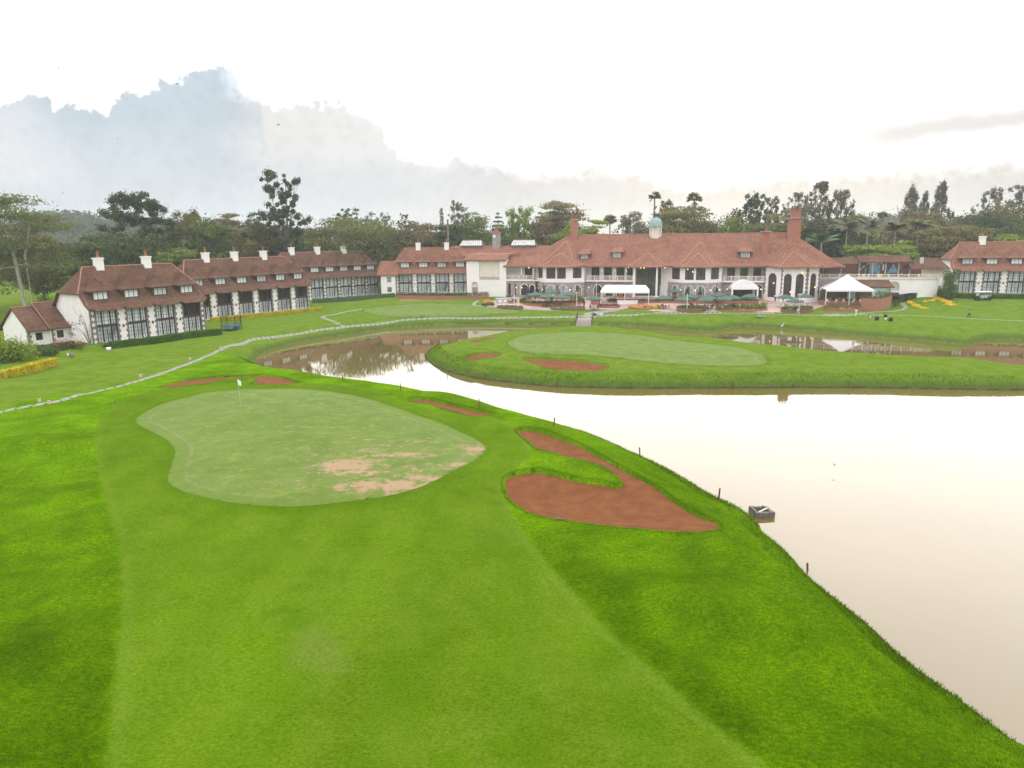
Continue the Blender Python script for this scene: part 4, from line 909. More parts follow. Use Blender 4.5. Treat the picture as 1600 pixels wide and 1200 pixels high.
# arched tower hall
tw_ = [(60.6, 1.8), (63.9, -1.2), (69.6, -1.2), (72.6, 1.4), (72.7, 5.0)]
l0, l2 = L_(tw_[0], tw_[1]), L_(tw_[2], tw_[3])
cwall(tw_[0], tw_[1], 2.2, EZ + .4, [(l0 * .24, l0 * .74, 3.5, 9.1, True)], [M_white], "wall", M_warmdark, "arched_window", 3, 9)
cwall(tw_[1], tw_[2], 2.2, EZ + .4, [(.65, 2.35, 3.5, 9.0, True), (3.25, 4.95, 3.5, 9.0, True)], [M_white], "wall", M_warmdark, "arched_window", 3, 9)
cwall(tw_[2], tw_[3], 2.2, EZ + .4, [(l2 * .26, l2 * .76, 3.5, 9.1, True)], [M_white], "wall", M_warmdark, "arched_window", 3, 9)
cwall(tw_[3], tw_[4], 2.2, EZ + .4, [], [M_white])
for (p, q) in ((tw_[0], tw_[1]), (tw_[1], tw_[2]), (tw_[2], tw_[1]), (tw_[2], tw_[3]), (tw_[3], tw_[2])):
    mb = MB(); e = np.array(q) - np.array(p); e = e / np.hypot(*e); n_ = np.array([-e[1], e[0]]); 
    if (p, q) in ((tw_[2], tw_[1]), (tw_[3], tw_[2])): n_ = -n_
    for k in range(13):
        ww = .42 if k % 2 else .24; c_ = np.array(p) + e * ww / 2 - n_ * .0
        mb.obox(c_, math.atan2(e[1], e[0]), ww / 2, .05, 4.2 + k * .47, 4.2 + k * .47 + .44)
    cb(mb, "quoin", [M_quoin])
mb = MB()
for k in range(3):
    p, q = tw_[k], tw_[k + 1]
    mb.tube([(p[0], p[1], 3.3), (q[0], q[1], 3.3)], .02, 4)
for (p, q) in zip(tw_[:3], tw_[1:4]):
    a_ = math.atan2(q[1] - p[1], q[0] - p[0]); mb.obox(((p[0] + q[0]) / 2, (p[1] + q[1]) / 2), a_, L_(p, q) / 2, .03, 3.2, 4.15)
# main roof, hipped at both ends, with kicked eaves and the hips of the bays
r = MB(); x0, x1, yf, yb, yr, zr = .5, 80.5, .6, 24, 12, 18.1; zk = EZ + .9; yk = 2.2
sl_ = (zr - zk) / (yr - yk); hx = 12.2
E_ = lambda x, y, z: (x, y, z)
slab_roof(r, [[E_(x0, yf, EZ + .1), E_(78, yf, EZ + .1), E_(76.5, yk, zk), E_(x0 + 1.6, yk, zk)],
 [E_(x0 + 1.6, yk, zk), E_(76.5, yk, zk), E_(67.5, yr, zr), E_(x0 + hx, yr, zr)],
 [E_(x0 + 1.6, 22, zk), E_(x0 + 1.6, yk, zk), E_(x0 + hx, yr, zr)], [E_(x0, yb, EZ), E_(x0, yf, EZ + .1), E_(x0 + 1.6, yk, zk), E_(x0 + 1.6, 22, zk)],
 [E_(76.5, yk, zk), E_(76.5, 22, zk), E_(67.5, yr, zr)], [E_(76.5, 22, zk), E_(x0 + 1.6, 22, zk), E_(x0 + hx, yr, zr), E_(67.5, yr, zr)]], .2)
def hip(base, apex, kick=.22):
    """roof over a bay: eave outline rising to an apex set against the main slope, slightly concave"""
    mids = [tuple(b_[i] + (apex[i] - b_[i]) * kick for i in (0, 1)) + (b_[2] + (apex[2] - b_[2]) * kick * .62,) for b_ in base]
    F = []
    for k in range(len(base) - 1): F += [[base[k], base[k+1], mids[k+1], mids[k]], [mids[k], mids[k+1], apex]]
    slab_roof(r, F, .18)
    for k in range(0, len(base)):
        if 0 < k < len(base) - 1 or True: RT.tube([(*base[k][:2], base[k][2] + .04), (*mids[k][:2], mids[k][2] + .04), (apex[0], apex[1], apex[2] + .04)], .13, 5)
RT = MB(); RT.tube([(x0 + hx, yr, zr + .05), (67.5, yr, zr + .05)], .14, 6)
hip([(3.0, 2.6, 11.0), (6.6, -1.7, EZ), (16.6, -1.7, EZ), (21.4, 1.6, 10.75)], (12.6, 9.8, 16.6)); hip([(6.2, -.2, 10.95), (8.0, -2.3, EZ + .02), (16.2, -2.3, EZ + .02), (18.6, -.2, 10.9)], (11.9, 4.0, 13.7))
hip([(28.6, 1.0, 10.75), (29.2, -.7, EZ), (37.2, -.7, EZ), (38.2, 1.0, 10.8)], (33.4, 5.2, 13.7))
hip([(37.4, 2.6, 11.0), (40.4, -1.7, EZ), (49.4, -1.7, EZ), (52.9, 1.6, 10.7)], (45.9, 9.2, 16.2)); hip([(40.4, .2, 10.95), (41.4, -2.3, EZ + .02), (48.6, -2.3, EZ + .02), (50.6, .2, 10.9)], (45.4, 3.8, 13.4))
hip([(58.6, 3.2, 11.1), (62.2, -1.9, EZ), (71.6, -1.9, EZ), (78.3, 2.4, 10.35), (79, 9, 10.6)], (67.6, 10.4, 15.8)); hip([(61.4, .2, 10.9), (62.9, -2.5, EZ + .02), (71.0, -2.5, EZ + .02), (73.2, .2, 10.9)], (66.9, 4.0, 13.8))
ro = cb(r, "roof", [M_roofB]); cb(RT, "ridge_tiles", [M_ridge], ro)
def roof_dormer(u, w, z0, z1, v):
    mb = MB(); mb.box(u - w / 2, u - w / 2 + .12, v, v + 2.2, z0 - .2, z1, 1); mb.box(u + w / 2 - .12, u + w / 2, v, v + 2.2, z0 - .2, z1, 1); mb.box(u - w / 2, u + w / 2, v - .02, v + .08, z0 - .35, z0, 1)
    mb.add([(u - w / 2, v + .1, z0), (u + w / 2, v + .1, z0), (u + w / 2, v + .1, z1), (u - w / 2, v + .1, z1)], [(0, 1, 2, 3)], 2)
    for k in range(1, 4): x = u - w / 2 + w * k / 4; mb.box(x - .05, x + .05, v + .02, v + .09, z0, z1, 3)
    a = w / 2 + .6; slab_roof(mb, [[(u - a, v - .5, z1), (u + a, v - .5, z1), (u + a * .6, v + 3.2, z1 + 1.15), (u - a * .6, v + 3.2, z1 + 1.15)], [(u + a, v - .5, z1), (u + a + .1, v + 2.2, z1), (u + a * .6, v + 3.2, z1 + 1.15)], [(u - a - .1, v + 2.2, z1), (u - a, v - .5, z1), (u - a * .6, v + 3.2, z1 + 1.15)]], .12, 0)
    cb(mb, "roof_dormer", [M_roofB, M_brickdark, M_curtain2, M_frame], ro)
roof_dormer(26.0, 2.1, 12.6, 13.95, 3.6); roof_dormer(56.2, 2.2, 12.6, 13.95, 3.6); roof_dormer(18.0, 1.9, 12.3, 13.5, 3.2)
# chimneys
def stack(u, v, hw, hd, z0, z1, corb, pots, taper=1.):
    mb = MB(); zb = z0 + (z1 - z0) * .35
    mb.prism([(u - hw * taper, v - hd * taper), (u + hw * taper, v - hd * taper), (u + hw * taper, v + hd * taper), (u - hw * taper, v + hd * taper)], z0, zb, 0, [(u - hw, v - hd), (u + hw, v - hd), (u + hw, v + hd), (u - hw, v + hd)])
    mb.box(u - hw, u + hw, v - hd, v + hd, zb, z1)
    mb.box(u - hw - corb, u + hw + corb, v - hd - corb, v + hd + corb, z1, z1 + .22, 1)
    c_ = cb(mb, "chimney", [M_brick, M_stone], ro)
    for (du, r0, h) in pots:
        p = MB(); p.lathe([(r0 * 1.1, z1 + .22), (r0, z1 + .3), (r0, z1 + .22 + h), (r0 * 1.15, z1 + .25 + h), (0, z1 + .25 + h)], 10, (u + du, v)); cb(p, "chimney_pot", [M_pot], ro, True)
stack(67.7, 10.4, 1.35, 1.1, 14.2, 21.5, .35, [], 1.2)
mb = MB(); mb.box(66.7, 68.9, 9.5, 11.3, 21.72, 23.1); mb.box(66.55, 69.05, 9.35, 11.45, 23.1, 23.25); cb(mb, "chimney_top", [M_brick], ro)
for du in (-.7, 0, .7):
    p = MB(); p.lathe([(.25, 23.25), (.2, 23.9), (.24, 23.95), (0, 23.95)], 8, (67.8 + du, 10.4)); cb(p, "chimney_pot", [M_pot], ro, True)
stack(60.8, 5.6, .72, .6, 11.6, 18.4, .6, [(0, .25, 1.1)]); stack(14.3, 11.0, .85, .8, 14.5, 21.9, .12, [(-.5, .18, 1.0), (.45, .18, 1.0)])
# dome turret
mb = MB(); c = (34.9, 12.0)
o8 = lambda rr: [(c[0] + rr * math.cos(R(22.5 + 45 * k)), c[1] + rr * math.sin(R(22.5 + 45 * k))) for k in range(8)]
mb.prism(o8(.7), 16.0, 17.0, 0, o8(1.6)); mb.prism(o8(1.6), 17.0, 17.9); mb.prism(o8(1.28), 17.9, 20.0)
for k in range(8):
    a = R(22.5 + 45 * k); mb.lathe([(.16, 17.9), (.14, 20.0)], 6, (c[0] + 1.5 * math.cos(a), c[1] + 1.5 * math.sin(a)))
cb(mb, "dome_turret", [M_cream], ro)
mb = MB(); mb.lathe([(1.72, 20.0), (1.72, 20.15), (1.62, 20.3), (1.60, 20.8), (1.42, 21.35), (1.05, 21.85), (.55, 22.15), (.12, 22.25), (.1, 22.6), (0, 22.6)], 16, c)
for k in range(8):
    a = R(22.5 + 45 * k); mb.tube([(c[0] + rr * math.cos(a), c[1] + rr * math.sin(a), z) for rr, z in ((1.68, 20.2), (1.65, 20.8), (1.47, 21.37), (1.09, 21.88), (.57, 22.18))], .06, 4)
cb(mb, "dome", [M_copper], ro, True)
# wall lamps: white globes
gm = MB(); gm.lathe([(0, -.17), (.12, -.12), (.17, 0), (.12, .12), (0, .17)], 8); gdat = None
for (u, v, z) in [(-1.6, .2, 5.3), (1.3, .2, 5.3), (2.7, .2, 5.3), (6.9, .6, 5.1), (8.3, -1.3, 5.0), (11.9, -1.6, 5.0), (15.1, -1.6, 5.0), (16.5, -.7, 5.0), (19.3, 1.9, 5.3), (21.6, 1.8, 5.3), (24.8, 1.8, 5.3), (28.9, 1.8, 5.3), (39.6, .9, 5.1), (41.5, -1.2, 5.1), (44.9, -1.6, 5.1), (48.4, -1.1, 5.1), (50.6, .9, 5.1), (52.4, 1.8, 5.2), (60.0, 1.8, 5.2), (73.2, 2.2, 5.3), (22.3, 3.7, 9.4), (25.5, 3.7, 9.4), (28.4, 3.7, 9.4)]:
    if gdat is None: o = gm.build("globe_lamp", [M_lamp], club, True); gdat = o.data
    else: o = bpy.data.objects.new("globe_lamp", gdat); COL.objects.link(o); o.parent = club
    o.location = (u, v, z - ZB)
M_warm = mat("lit_pendant", (.9, .7, .3), .4, emit=((1, .62, .2), 5))
ch = MB(); ch.lathe([(0, -.1), (.16, 0), (0, .1)], 6); cdat = None
for (u, v, z) in [(4.0, 3.0, 10.1), (8.0, 1.0, 10.1), (29.0, 2.5, 10.2), (31.9, 2.8, 10.1), (32.7, 2.8, 10.1), (37.7, 2.2, 10.2), (43.0, -1.1, 10.0), (44.2, -1.1, 9.4), (62.5, .2, 6.8), (66.1, -1.1, 4.9), (71.6, .6, 5.9), (68.4, -1.1, 9.3)]:
    if cdat is None: o = ch.build("pendant_light", [M_warm], club, True); cdat = o.data
    else: o = bpy.data.objects.new("pendant_light", cdat); COL.objects.link(o); o.parent = club
    o.location = (u, v - .15, z - ZB)

# ------------------------------------------------------------------ terrace building right of the clubhouse
tb = thing("terrace_building", (*cw(73, 3), ZB), -TH, "white terrace block with stone balustrade, pergola roofs and a barred arch", "building")
def tbb(mb, name, mats, parent=tb, smooth=False):
    m2 = MB(); m2.v = [(x - 73, y - 3, z - ZB) for x, y, z in mb.v]; m2.f = mb.f; m2.m = mb.m; return m2.build(name, mats, parent, smooth)
mb = MB(); facade(mb, (72.75, 3.2), (81.0, 3.2), 2.2, 7.55, [], 0); tbb(mb, "stone_wall", [M_stone])
mb = MB(); h1 = (6.95, 9.1, 5.05, 7.1, True); h2 = (6.9, 9.2, 2.6, 4.6, False); facade(mb, (81.0, 3.2), (98.0, 3.2), 2.2, 7.55, [h1, h2], 0, .5)
mb.add([(98.0, 3.2, 2.2), (98, 12, 2.2), (98, 12, 7.55), (98, 3.2, 7.55)], [(0, 1, 2, 3)]); tbb(mb, "wall", [M_white])
tbb(glazing((81, 3.2), (98, 3.2), h1, 6, 2, .05, .3), "barred_arch", [M_metal, M_cream]); mb = MB(); mb.box(87.9, 90.2, 3.55, 3.65, 2.6, 4.6); tbb(mb, "garage_door", [M_brickdark])
mb = MB(); mb.box(72.75, 98.1, 3.3, 16, 7.55, 7.65); tbb(mb, "terrace_floor", [M_cream])
_cbold = cb
def cb(mb, name, mats, parent=None, smooth=False): return tbb(mb, name, mats)
balustrade((73.0, 3.1), (98.0, 3.1), 7.65, 8.75, 2.15)
cb = _cbold
mb = MB(); slab_roof(mb, [[(79.2, .2, 6.1), (88.4, .2, 6.1), (87.7, 3.2, 7.45), (79.2, 3.2, 7.45)], [(88.4, .2, 6.1), (88.5, 3.2, 6.1), (87.7, 3.2, 7.45)]], .18); tbb(mb, "pent_roof", [M_roofA])
mb = MB(); mb.box(84.0, 86.8, .9, 3.2, 2.4, 6.0); tbb(mb, "pale_shed_wall", [M_bluepale]); mb = MB(); mb.box(79.3, 84.0, 1.6, 3.2, 2.4, 6.0); tbb(mb, "dark_kiosk_wall", [M_brickdark])
mb = MB(); mb.box(87.4, 87.55, .5, .65, 2.4, 6.1); tbb(mb, "post", [M_frame])
mb = MB(); slab_roof(mb, [[(73.0, 7.6, 10.9), (82.3, 7.6, 10.9), (82.3, 10.2, 12.3), (73.0, 10.2, 12.3)]], .2); slab_roof(mb, [[(82.1, 7.6, 11.35), (93.6, 7.6, 11.35), (93.3, 10.2, 12.75), (82.1, 10.2, 12.75)], [(82.1, 10.2, 12.75), (93.3, 10.2, 12.75), (93.6, 12.8, 11.35), (82.1, 12.8, 11.35)]], .2)
slab_roof(mb, [[(92.8, 6.2, 9.9), (101.2, 6.2, 9.9), (99.4, 9.2, 12.2), (95.0, 9.2, 12.2)], [(101.2, 6.2, 9.9), (101.2, 12, 9.9), (99.4, 9.2, 12.2)], [(92.8, 12, 9.9), (92.8, 6.2, 9.9), (95.0, 9.2, 12.2)]], .2); tbb(mb, "pergola_roof", [M_roofA])
for x, z in [(74.5, 11), (78.5, 11), (82.4, 11.3), (85.3, 11.3), (88.1, 11.3), (90.9, 11.3), (93.3, 11.3), (96, 10), (98.6, 10), (100.8, 10)]:
    mb = MB(); mb.box(x - .09, x + .09, 7.9, 8.08, 7.65, z); tbb(mb, "post", [M_copper if x < 94 else M_cream])
mb = MB(); mb.box(73, 101, 12.2, 12.4, 7.65, 10.9); tbb(mb, "back_wall", [M_brickdark])
mb = MB(); mb.box(95.2, 95.9, 7.6, 8.2, 10.6, 12.35); tbb(mb, "metal_flue", [M_metal])
mb = MB(); mb.box(96, 101, 8.6, 8.8, 7.65, 9.8); tbb(mb, "kiosk_wall", [M_cream])
M_mblue = mat("mural_blue", (.16, .36, .50), .7, .35, 1.2, color2=(.30, .52, .58)); M_mwhite = mat("mural_white", (.8, .8, .85), .7); M_myellow = mat("mural_yellow", (.75, .52, .05), .7); M_mnavy = mat("mural_navy", (.03, .04, .16), .7)
for nm_, M, B in (("blue_panel", M_mblue, (85.6, 87.9, 12.0, 12.2, 8.4, 10.9)), ("blue_strip", M_mblue, (84.6, 84.9, 11.9, 12.2, 7.7, 9.8)), ("navy_panel", M_mnavy, (85.6, 87.0, 11.5, 11.95, 7.7, 8.5)), ("white_panel", M_mwhite, (88.4, 88.8, 11.9, 12.2, 9.2, 10.6))):
    mb = MB(); mb.box(*B); tbb(mb, nm_, [M])
mb = MB(); mb.prism([(89.6, 11.9), (92.0, 11.9), (92.0, 12.15), (89.6, 12.15)], 8.6, 10.6, 0, [(90.7, 11.9), (90.9, 11.9), (90.9, 12.15), (90.7, 12.15)]); tbb(mb, "blue_canopy", [M_mblue])
for k, (x, z) in enumerate([(83.2, 10.7), (83.9, 9.9), (83.5, 9.5), (84.2, 10.2), (84.9, 10.7), (85.4, 10.8), (86.2, 10.95), (86.9, 10.9), (88.0, 10.8), (87.5, 10.0), (88.9, 8.3), (91.9, 8.2), (92.6, 8.4), (90.6, 10.4)]):
    mb = MB(); mb.lathe([(0, z - .18), (.16, z - .12), (.22, z), (.16, z + .12), (0, z + .18)], 10, (x, 11.4)); tbb(mb, "paper_lantern", [M_mwhite], smooth=True)
for x in (83.6, 86.8, 87.4): mb = MB(); mb.box(x - .3, x + .3, 8.4, 8.8, 7.65, 8.5); tbb(mb, "yellow_seat", [M_myellow])
# tall thin flue behind the fourth wing
# ------------------------------------------------------------------ vegetation
rng = np.random.default_rng(7)
def gp(px, py):                     # ground point under a photo pixel
    q = gtrace([(px, py)]); return np.array([q[0, 0], q[0, 1], float(height(q)[0])])
def leaf_material(name, dark, mid, light, trans=.25):
    m = bpy.data.materials.new(name); m.use_nodes = True; t = NT(m.node_tree); b = t.n['Principled BSDF']; out = t.n['Material Output']
    a = t.new('ShaderNodeAttribute', attribute_name='tone').outputs['Fac']
    c = t.ramp(a, [(.05, dark), (.5, mid), (.95, light)])
    t.l.new(c, b.inputs['Base Color']); b.inputs['Roughness'].default_value = .7; b.inputs['Specular IOR Level'].default_value = .12
    tr = t.new('ShaderNodeBsdfTranslucent'); t.l.new(t.mix(1., c, (1.3, 1.3, .7), 'MULTIPLY'), tr.inputs[0])
    mx = t.new('ShaderNodeMixShader'); mx.inputs[0].default_value = trans; t.l.new(b.outputs[0], mx.inputs[1]); t.l.new(tr.outputs[0], mx.inputs[2]); t.l.new(mx.outputs[0], out.inputs[0])
    return m
LM = {
 'dark': leaf_material("dark_leaves", (0.030, 0.043, 0.018), (0.058, 0.079, 0.028), (0.103, 0.126, 0.040)),
 'olive': leaf_material("olive_leaves", (0.069, 0.070, 0.023), (0.127, 0.120, 0.039), (0.207, 0.174, 0.057)),
 'brown': leaf_material("dry_brown_leaves", (0.080, 0.067, 0.034), (0.138, 0.110, 0.055), (0.214, 0.162, 0.078)),
 'green': leaf_material("mid_green_leaves", (0.055, 0.079, 0.018), (0.103, 0.138, 0.029), (0.172, 0.204, 0.046)),
 'lime': leaf_material("bright_green_leaves", (0.097, 0.144, 0.021), (0.172, 0.240, 0.029), (0.276, 0.324, 0.046)),
 'acacia': leaf_material("feathery_acacia_leaves", (0.062, 0.074, 0.025), (0.113, 0.130, 0.040), (0.179, 0.180, 0.063)),
 'grey': leaf_material("grey_green_leaves", (0.083, 0.084, 0.057), (0.138, 0.134, 0.086), (0.214, 0.198, 0.132)),
 'hedge': leaf_material("hedge_leaves", (.035, .075, .010), (.060, .125, .014), (.100, .180, .022)),
 'greyhedge': leaf_material("grey_hedge_leaves", (.075, .125, .060), (.115, .175, .085), (.160, .220, .110)),
 'yellow': leaf_material("golden_leaves", (.22, .20, .010), (.50, .42, .012), (.68, .56, .02)),
 'yellowflower': leaf_material("yellow_flowers", (.45, .28, .005), (.72, .50, .01), (.85, .65, .03)),
 'orange': leaf_material("orange_flowers", (.50, .22, .06), (.72, .36, .10), (.80, .50, .18)),
 'pink': leaf_material("pink_flowers", (.45, .06, .06), (.70, .14, .14), (.80, .35, .32)),
 'maroon': leaf_material("maroon_leaves", (.05, .02, .02), (.10, .035, .03), (.16, .07, .05)),
}
M_bark = mat("brown_bark", (.12, .095, .075), .95, .3, 3, .02, 9); M_paleb = mat("pale_bark", (.34, .31, .27), .9, .25, 2)
def leafmesh(clumps, n, size, seed, up=.35, shell=.45, flat=1., tail=.28):
    """clumps: rows of x, y, z, rx, ry, rz, tone; n leaves in all; returns quads + tone"""
    r = np.random.default_rng(seed); C_ = np.asarray(clumps, float); vol = (C_[:, 3] * C_[:, 4] * C_[:, 5]) ** .66; cnt = np.maximum(3, (n * vol / vol.sum())).astype(int)
    idx = np.repeat(np.arange(len(C_)), cnt); N = len(idx); c = C_[idx]
    d = r.normal(size=(N, 3)); d /= np.linalg.norm(d, axis=1)[:, None]; rad = shell + (1 - shell) * r.random(N) ** .6
    rad = rad * (1 + .45 * np.abs(r.normal(size=N)) * (r.random(N) < tail))
    P = c[:, :3] + d * rad[:, None] * c[:, 3:6]
    nrm = d * .9 + r.normal(size=(N, 3)) * .7; nrm[:, 2] += up; nrm /= np.linalg.norm(nrm, axis=1)[:, None]
    a = np.cross(nrm, r.normal(size=(N, 3))); a /= np.linalg.norm(a, axis=1)[:, None] + 1e-9; b = np.cross(nrm, a)
    s = size * (.6 + .8 * r.random(N))[:, None]; b *= .62 * flat
    V = np.stack([P - a * s, P - b * s * .9, P + a * s, P + b * s * .9], 1).reshape(-1, 3)
    tone = np.clip(c[:, 6] + r.normal(size=N) * .16 + d[:, 2] * .08, 0, 1)
    return V, np.arange(4 * N).reshape(-1, 4), np.repeat(tone, 4)
def leafobj(name, data, M, parent=None):
    V, Fs, tn = data; o = mesh(name, V, Fs, M, parent); setattr_f(o, 'tone', tn); return o
def clump_set(kind, H, W, r):
    """crown clumps for a tree of height H and crown width W, at the origin"""
    out = []; hw = W / 2
    if kind == 'round':
        z0 = H * .22; ry = (H - z0) / 2; zc = z0 + ry; n = int(30 + W * 2.2)
        for k in range(n):
            d = r.normal(size=3); d /= np.linalg.norm(d); q = .55 + .42 * r.random(); s = W * (.09 + .08 * r.random())
            out.append((d[0] * hw * q, d[1] * hw * q, zc + d[2] * ry * q, s * 1.15, s * 1.15, s * .8, r.random() * .7 + .15))
    elif kind == 'umbrella':
        n = int(26 + W * 2.4)
        for k in range(n):
            a = r.random() * 6.283; q = math.sqrt(r.random()) * .95; lev = r.choice([0, 1, 2, 3]); top = H * (1 - .26 * q * q); z = top - lev * H * .12 - r.random() * H * .03
            qq = q * (1 - .06 * lev); s = W * (.09 + .07 * r.random())
            out.append((math.cos(a) * hw * qq, math.sin(a) * hw * qq, z, s * 1.5, s * 1.5, s * .30, r.random() * .6 + .2 + (.15 if lev == 0 else -.05)))
    elif kind == 'tufted':                      # separate round tufts, sky between them
        n = int(90 + W * 3)
        for k in range(n):
            z = H * (.34 + .64 * r.random()); f = (z / H - .3) / .7; wdt = hw * (math.sin(min(1, f * 1.15) * math.pi * .8) * .75 + .32); a = r.random() * 6.283; q = math.sqrt(r.random())
            s = W * (.03 + .03 * r.random()); out.append((math.cos(a) * wdt * q, math.sin(a) * wdt * q, z, s * 1.4, s * 1.4, s, r.random() * .7 + .1))
    elif kind == 'sparse':                      # two leaders with open tufts
        for k in range(95):
            z = H * (.30 + .69 * r.random()); f = z / H; lead = -1 if r.random() < .55 else 1; ax = lead * hw * .35 * (f - .3) * 1.5
            wdt = hw * (.50 if f > .6 else .85) * (1.05 - .6 * abs(f - .62)); a = r.random() * 6.283; q = math.sqrt(r.random())
            s = W * (.028 + .045 * r.random() ** 2); out.append((ax + math.cos(a) * wdt * q, math.sin(a) * wdt * q, z, s * 1.2, s * 1.2, s * 1.2, r.random() * .7 + .1))
    elif kind == 'wispy':
        n = int(110 + W * 5)
        for k in range(n):
            z = H * (.22 + .78 * r.random()); f = z / H; wdt = hw * max(.2, 1.0 - 3.0 * (f - .58) ** 2) * (.88 + .22 * math.sin(f * 19 + W)); a = r.random() * 6.283; q = math.sqrt(r.random())
            s = W * (.03 + .045 * r.random()); out.append((math.cos(a) * wdt * q, math.sin(a) * wdt * q, z, s * .9, s * .9, s * 1.2, r.random() * .7 + .1))
    elif kind == 'column':
        for k in range(130):
            z = H * (.2 + .8 * r.random()); f = z / H; wdt = hw * 1.25 * (1.04 - f) ** .75 * (.8 + .3 * math.sin(f * 31 + W)) + .08; a = r.random() * 6.283; q = math.sqrt(r.random())
            s = W * (.035 + .04 * r.random()); out.append((math.cos(a) * wdt * q, math.sin(a) * wdt * q, z, s * .7, s * .7, s * 2.2, r.random() * .7 + .1))
    return out
def skeleton(clumps, H, rt, r, M, fork=.3, nb=11, two=False):
    mb = MB(); top = max(c[2] for c in clumps)
    lean = r.normal(size=2) * H * .015
    trunk = [(0, 0, -1.2), (0, 0, H * .02), (lean[0], lean[1], H * fork), (lean[0] * 2, lean[1] * 2, H * .62), (lean[0] * 2.5, lean[1] * 2.5, H * .9)]
    mb.tube(trunk, [rt * 1.35, rt * 1.1, rt * .8, rt * .4, rt * .1], 7)
    if two: mb.tube([(rt * 4, 0, -1), (rt * 3.6, 0, H * fork), (H * .10, H * .03, H * .7), (H * .12, .4, H * .88)], [rt, rt * .7, rt * .35, rt * .1], 6)
    pick = r.permutation(len(clumps))[:nb]
    for i in pick:
        c = clumps[i]; z0 = H * fork + (c[2] - H * fork) * .35 * r.random(); z0 = max(H * fork * .8, min(z0, c[2] - .1)); f = z0 / H
        b0 = Vector((lean[0] * 2 * f, lean[1] * 2 * f, z0)); e = Vector(c[:3]); md = (b0 + e) / 2 + Vector((0, 0, -.06 * (e - b0).length))
        mb.tube([b0, md, e], [rt * .38, rt * .22, rt * .05], 5, cap=False)
    return mb
_proto = {}
def tree_at(px, top, wpx, Y, kind, leaf, label, cat="tree", seed=None, n=2600, leafsize=None, bark=None, name="tree", ybase=None, zb=None, group=None, H=None, two=False, fork=.3):
    base = atY(px, 400, Y); zg = zb if zb is not None else (2.5 if Y < 200 else 3.0)
    zt = atY(px, top, Y)[2]; H = H or zt - zg; scale = FPX / (Y * 1.0 + 3); W = wpx / scale * {'tufted': 1.25, 'sparse': 1.15, 'wispy': 1.3, 'column': 1.5}.get(kind, 1)
    seed = seed if seed is not None else int(px * 7 + top); r = np.random.default_rng(seed)
    cl = clump_set(kind, H, W, r)
    T = thing(name, (base[0], Y, zg), 0, label, cat, group)
    size = leafsize or (.26 if Y < 170 else .36)
    airy = kind in ('wispy', 'column', 'sparse', 'tufted')
    leafobj("crown", leafmesh(cl, int(n * (2.0 if airy else 1.1)), size * (.8 if airy else 1), seed, shell=.1 if airy else .45, tail=.6 if kind in ('wispy', 'column') else .38), LM[leaf], T)
    skeleton(cl, H, max(.18, H * .016), r, bark or M_bark, fork, 13, two).build("trunk", [bark or M_bark], T)
    return T
def fan_palm(px, top, Y, label, headpx=20, seed=1, leaf='olive', zg=3.0):
    zt = atY(px, top, Y)[2]; H = zt - zg; R_ = headpx / (FPX / Y) / 2; r = np.random.default_rng(seed); b = atY(px, 400, Y)
    T = thing("fan_palm", (b[0], Y, zg), 0, label, "palm tree"); V = []; tn = []; zc = H - R_ * .9
    for k in range(60):
        d = r.normal(size=3); d[2] = abs(d[2]) * .9 - .35; d /= np.linalg.norm(d); side = np.cross(d, [0, 0, 1.]); side /= np.linalg.norm(side) + 1e-6; c = np.array([0, 0, zc])
        for j in range(7):
            a = (j - 3) * .32; e = d * math.cos(a) + side * math.sin(a); e[2] -= .18; tip = c + d * R_ * .35 + e * R_ * .75; m = c + d * R_ * .35 + e * R_ * .4; w = np.cross(e, d) if abs(a) > .01 else np.array([0, 0, 1.]); w = w / (np.linalg.norm(w) + 1e-6) * R_ * .04; s2 = side * R_ * .05
            V += [c + d * R_ * .3, m - s2 - w, tip, m + s2 + w]; tn += [.3 + .5 * r.random()] * 4
    leafobj("crown", (np.array(V), np.arange(len(V)).reshape(-1, 4), np.array(tn)), LM[leaf], T)
    mb = MB(); mb.tube([(0, 0, -1), (.1, 0, H * .5), (0, 0, zc)], [.30, .22, .2], 7); mb.build("trunk", [M_bark], T); return T
def feather_palm(px, top, Y, label, spanpx=50, seed=1, leaf='grey', zg=3.0, nf=20, droop=1.):
    zt = atY(px, top, Y)[2]; H = zt - zg; R_ = spanpx / (FPX / Y) / 2; r = np.random.default_rng(seed); b = atY(px, 400, Y)
    T = thing("feather_palm", (b[0], Y, zg), 0, label, "palm tree"); V = []; tn = []; zc = H - R_ * .55
    for k in range(nf):
        az = 6.283 * k / nf + r.normal() * .15; el = r.uniform(.15, 1.35); dirv = np.array([math.cos(az), math.sin(az), 0]); L = R_ * r.uniform(.9, 1.25); prev = np.array([0, 0, zc]); side = np.array([-math.sin(az), math.cos(az), 0]); tone = r.uniform(.25, .8)
        for j in range(1, 15):
            s = j / 14; p = np.array([0, 0, zc]) + dirv * L * (s * math.cos(el) + .22 * s * s) + np.array([0, 0, L * (s * math.sin(el) - droop * .62 * s * s)])
            w = L * .24 * math.sin(math.pi * min(1, s * .85 + .12))
            for sg in (-1, 1):
                V += [prev, p, p + side * sg * w * .9 - np.array([0, 0, w * .55]) + dirv * .05 * L, prev * .3 + p * .7 + side * sg * w - np.array([0, 0, w * .62])]; tn += [tone + r.normal() * .08] * 4
            prev = p
    leafobj("crown", (np.array(V), np.arange(len(V)).reshape(-1, 4), np.clip(np.array(tn), 0, 1)), LM[leaf], T)
    mb = MB(); mb.tube([(0, 0, -1), (.1, 0, H * .5), (0, 0, zc)], [.32, .26, .2], 7); mb.build("trunk", [M_paleb], T); return T

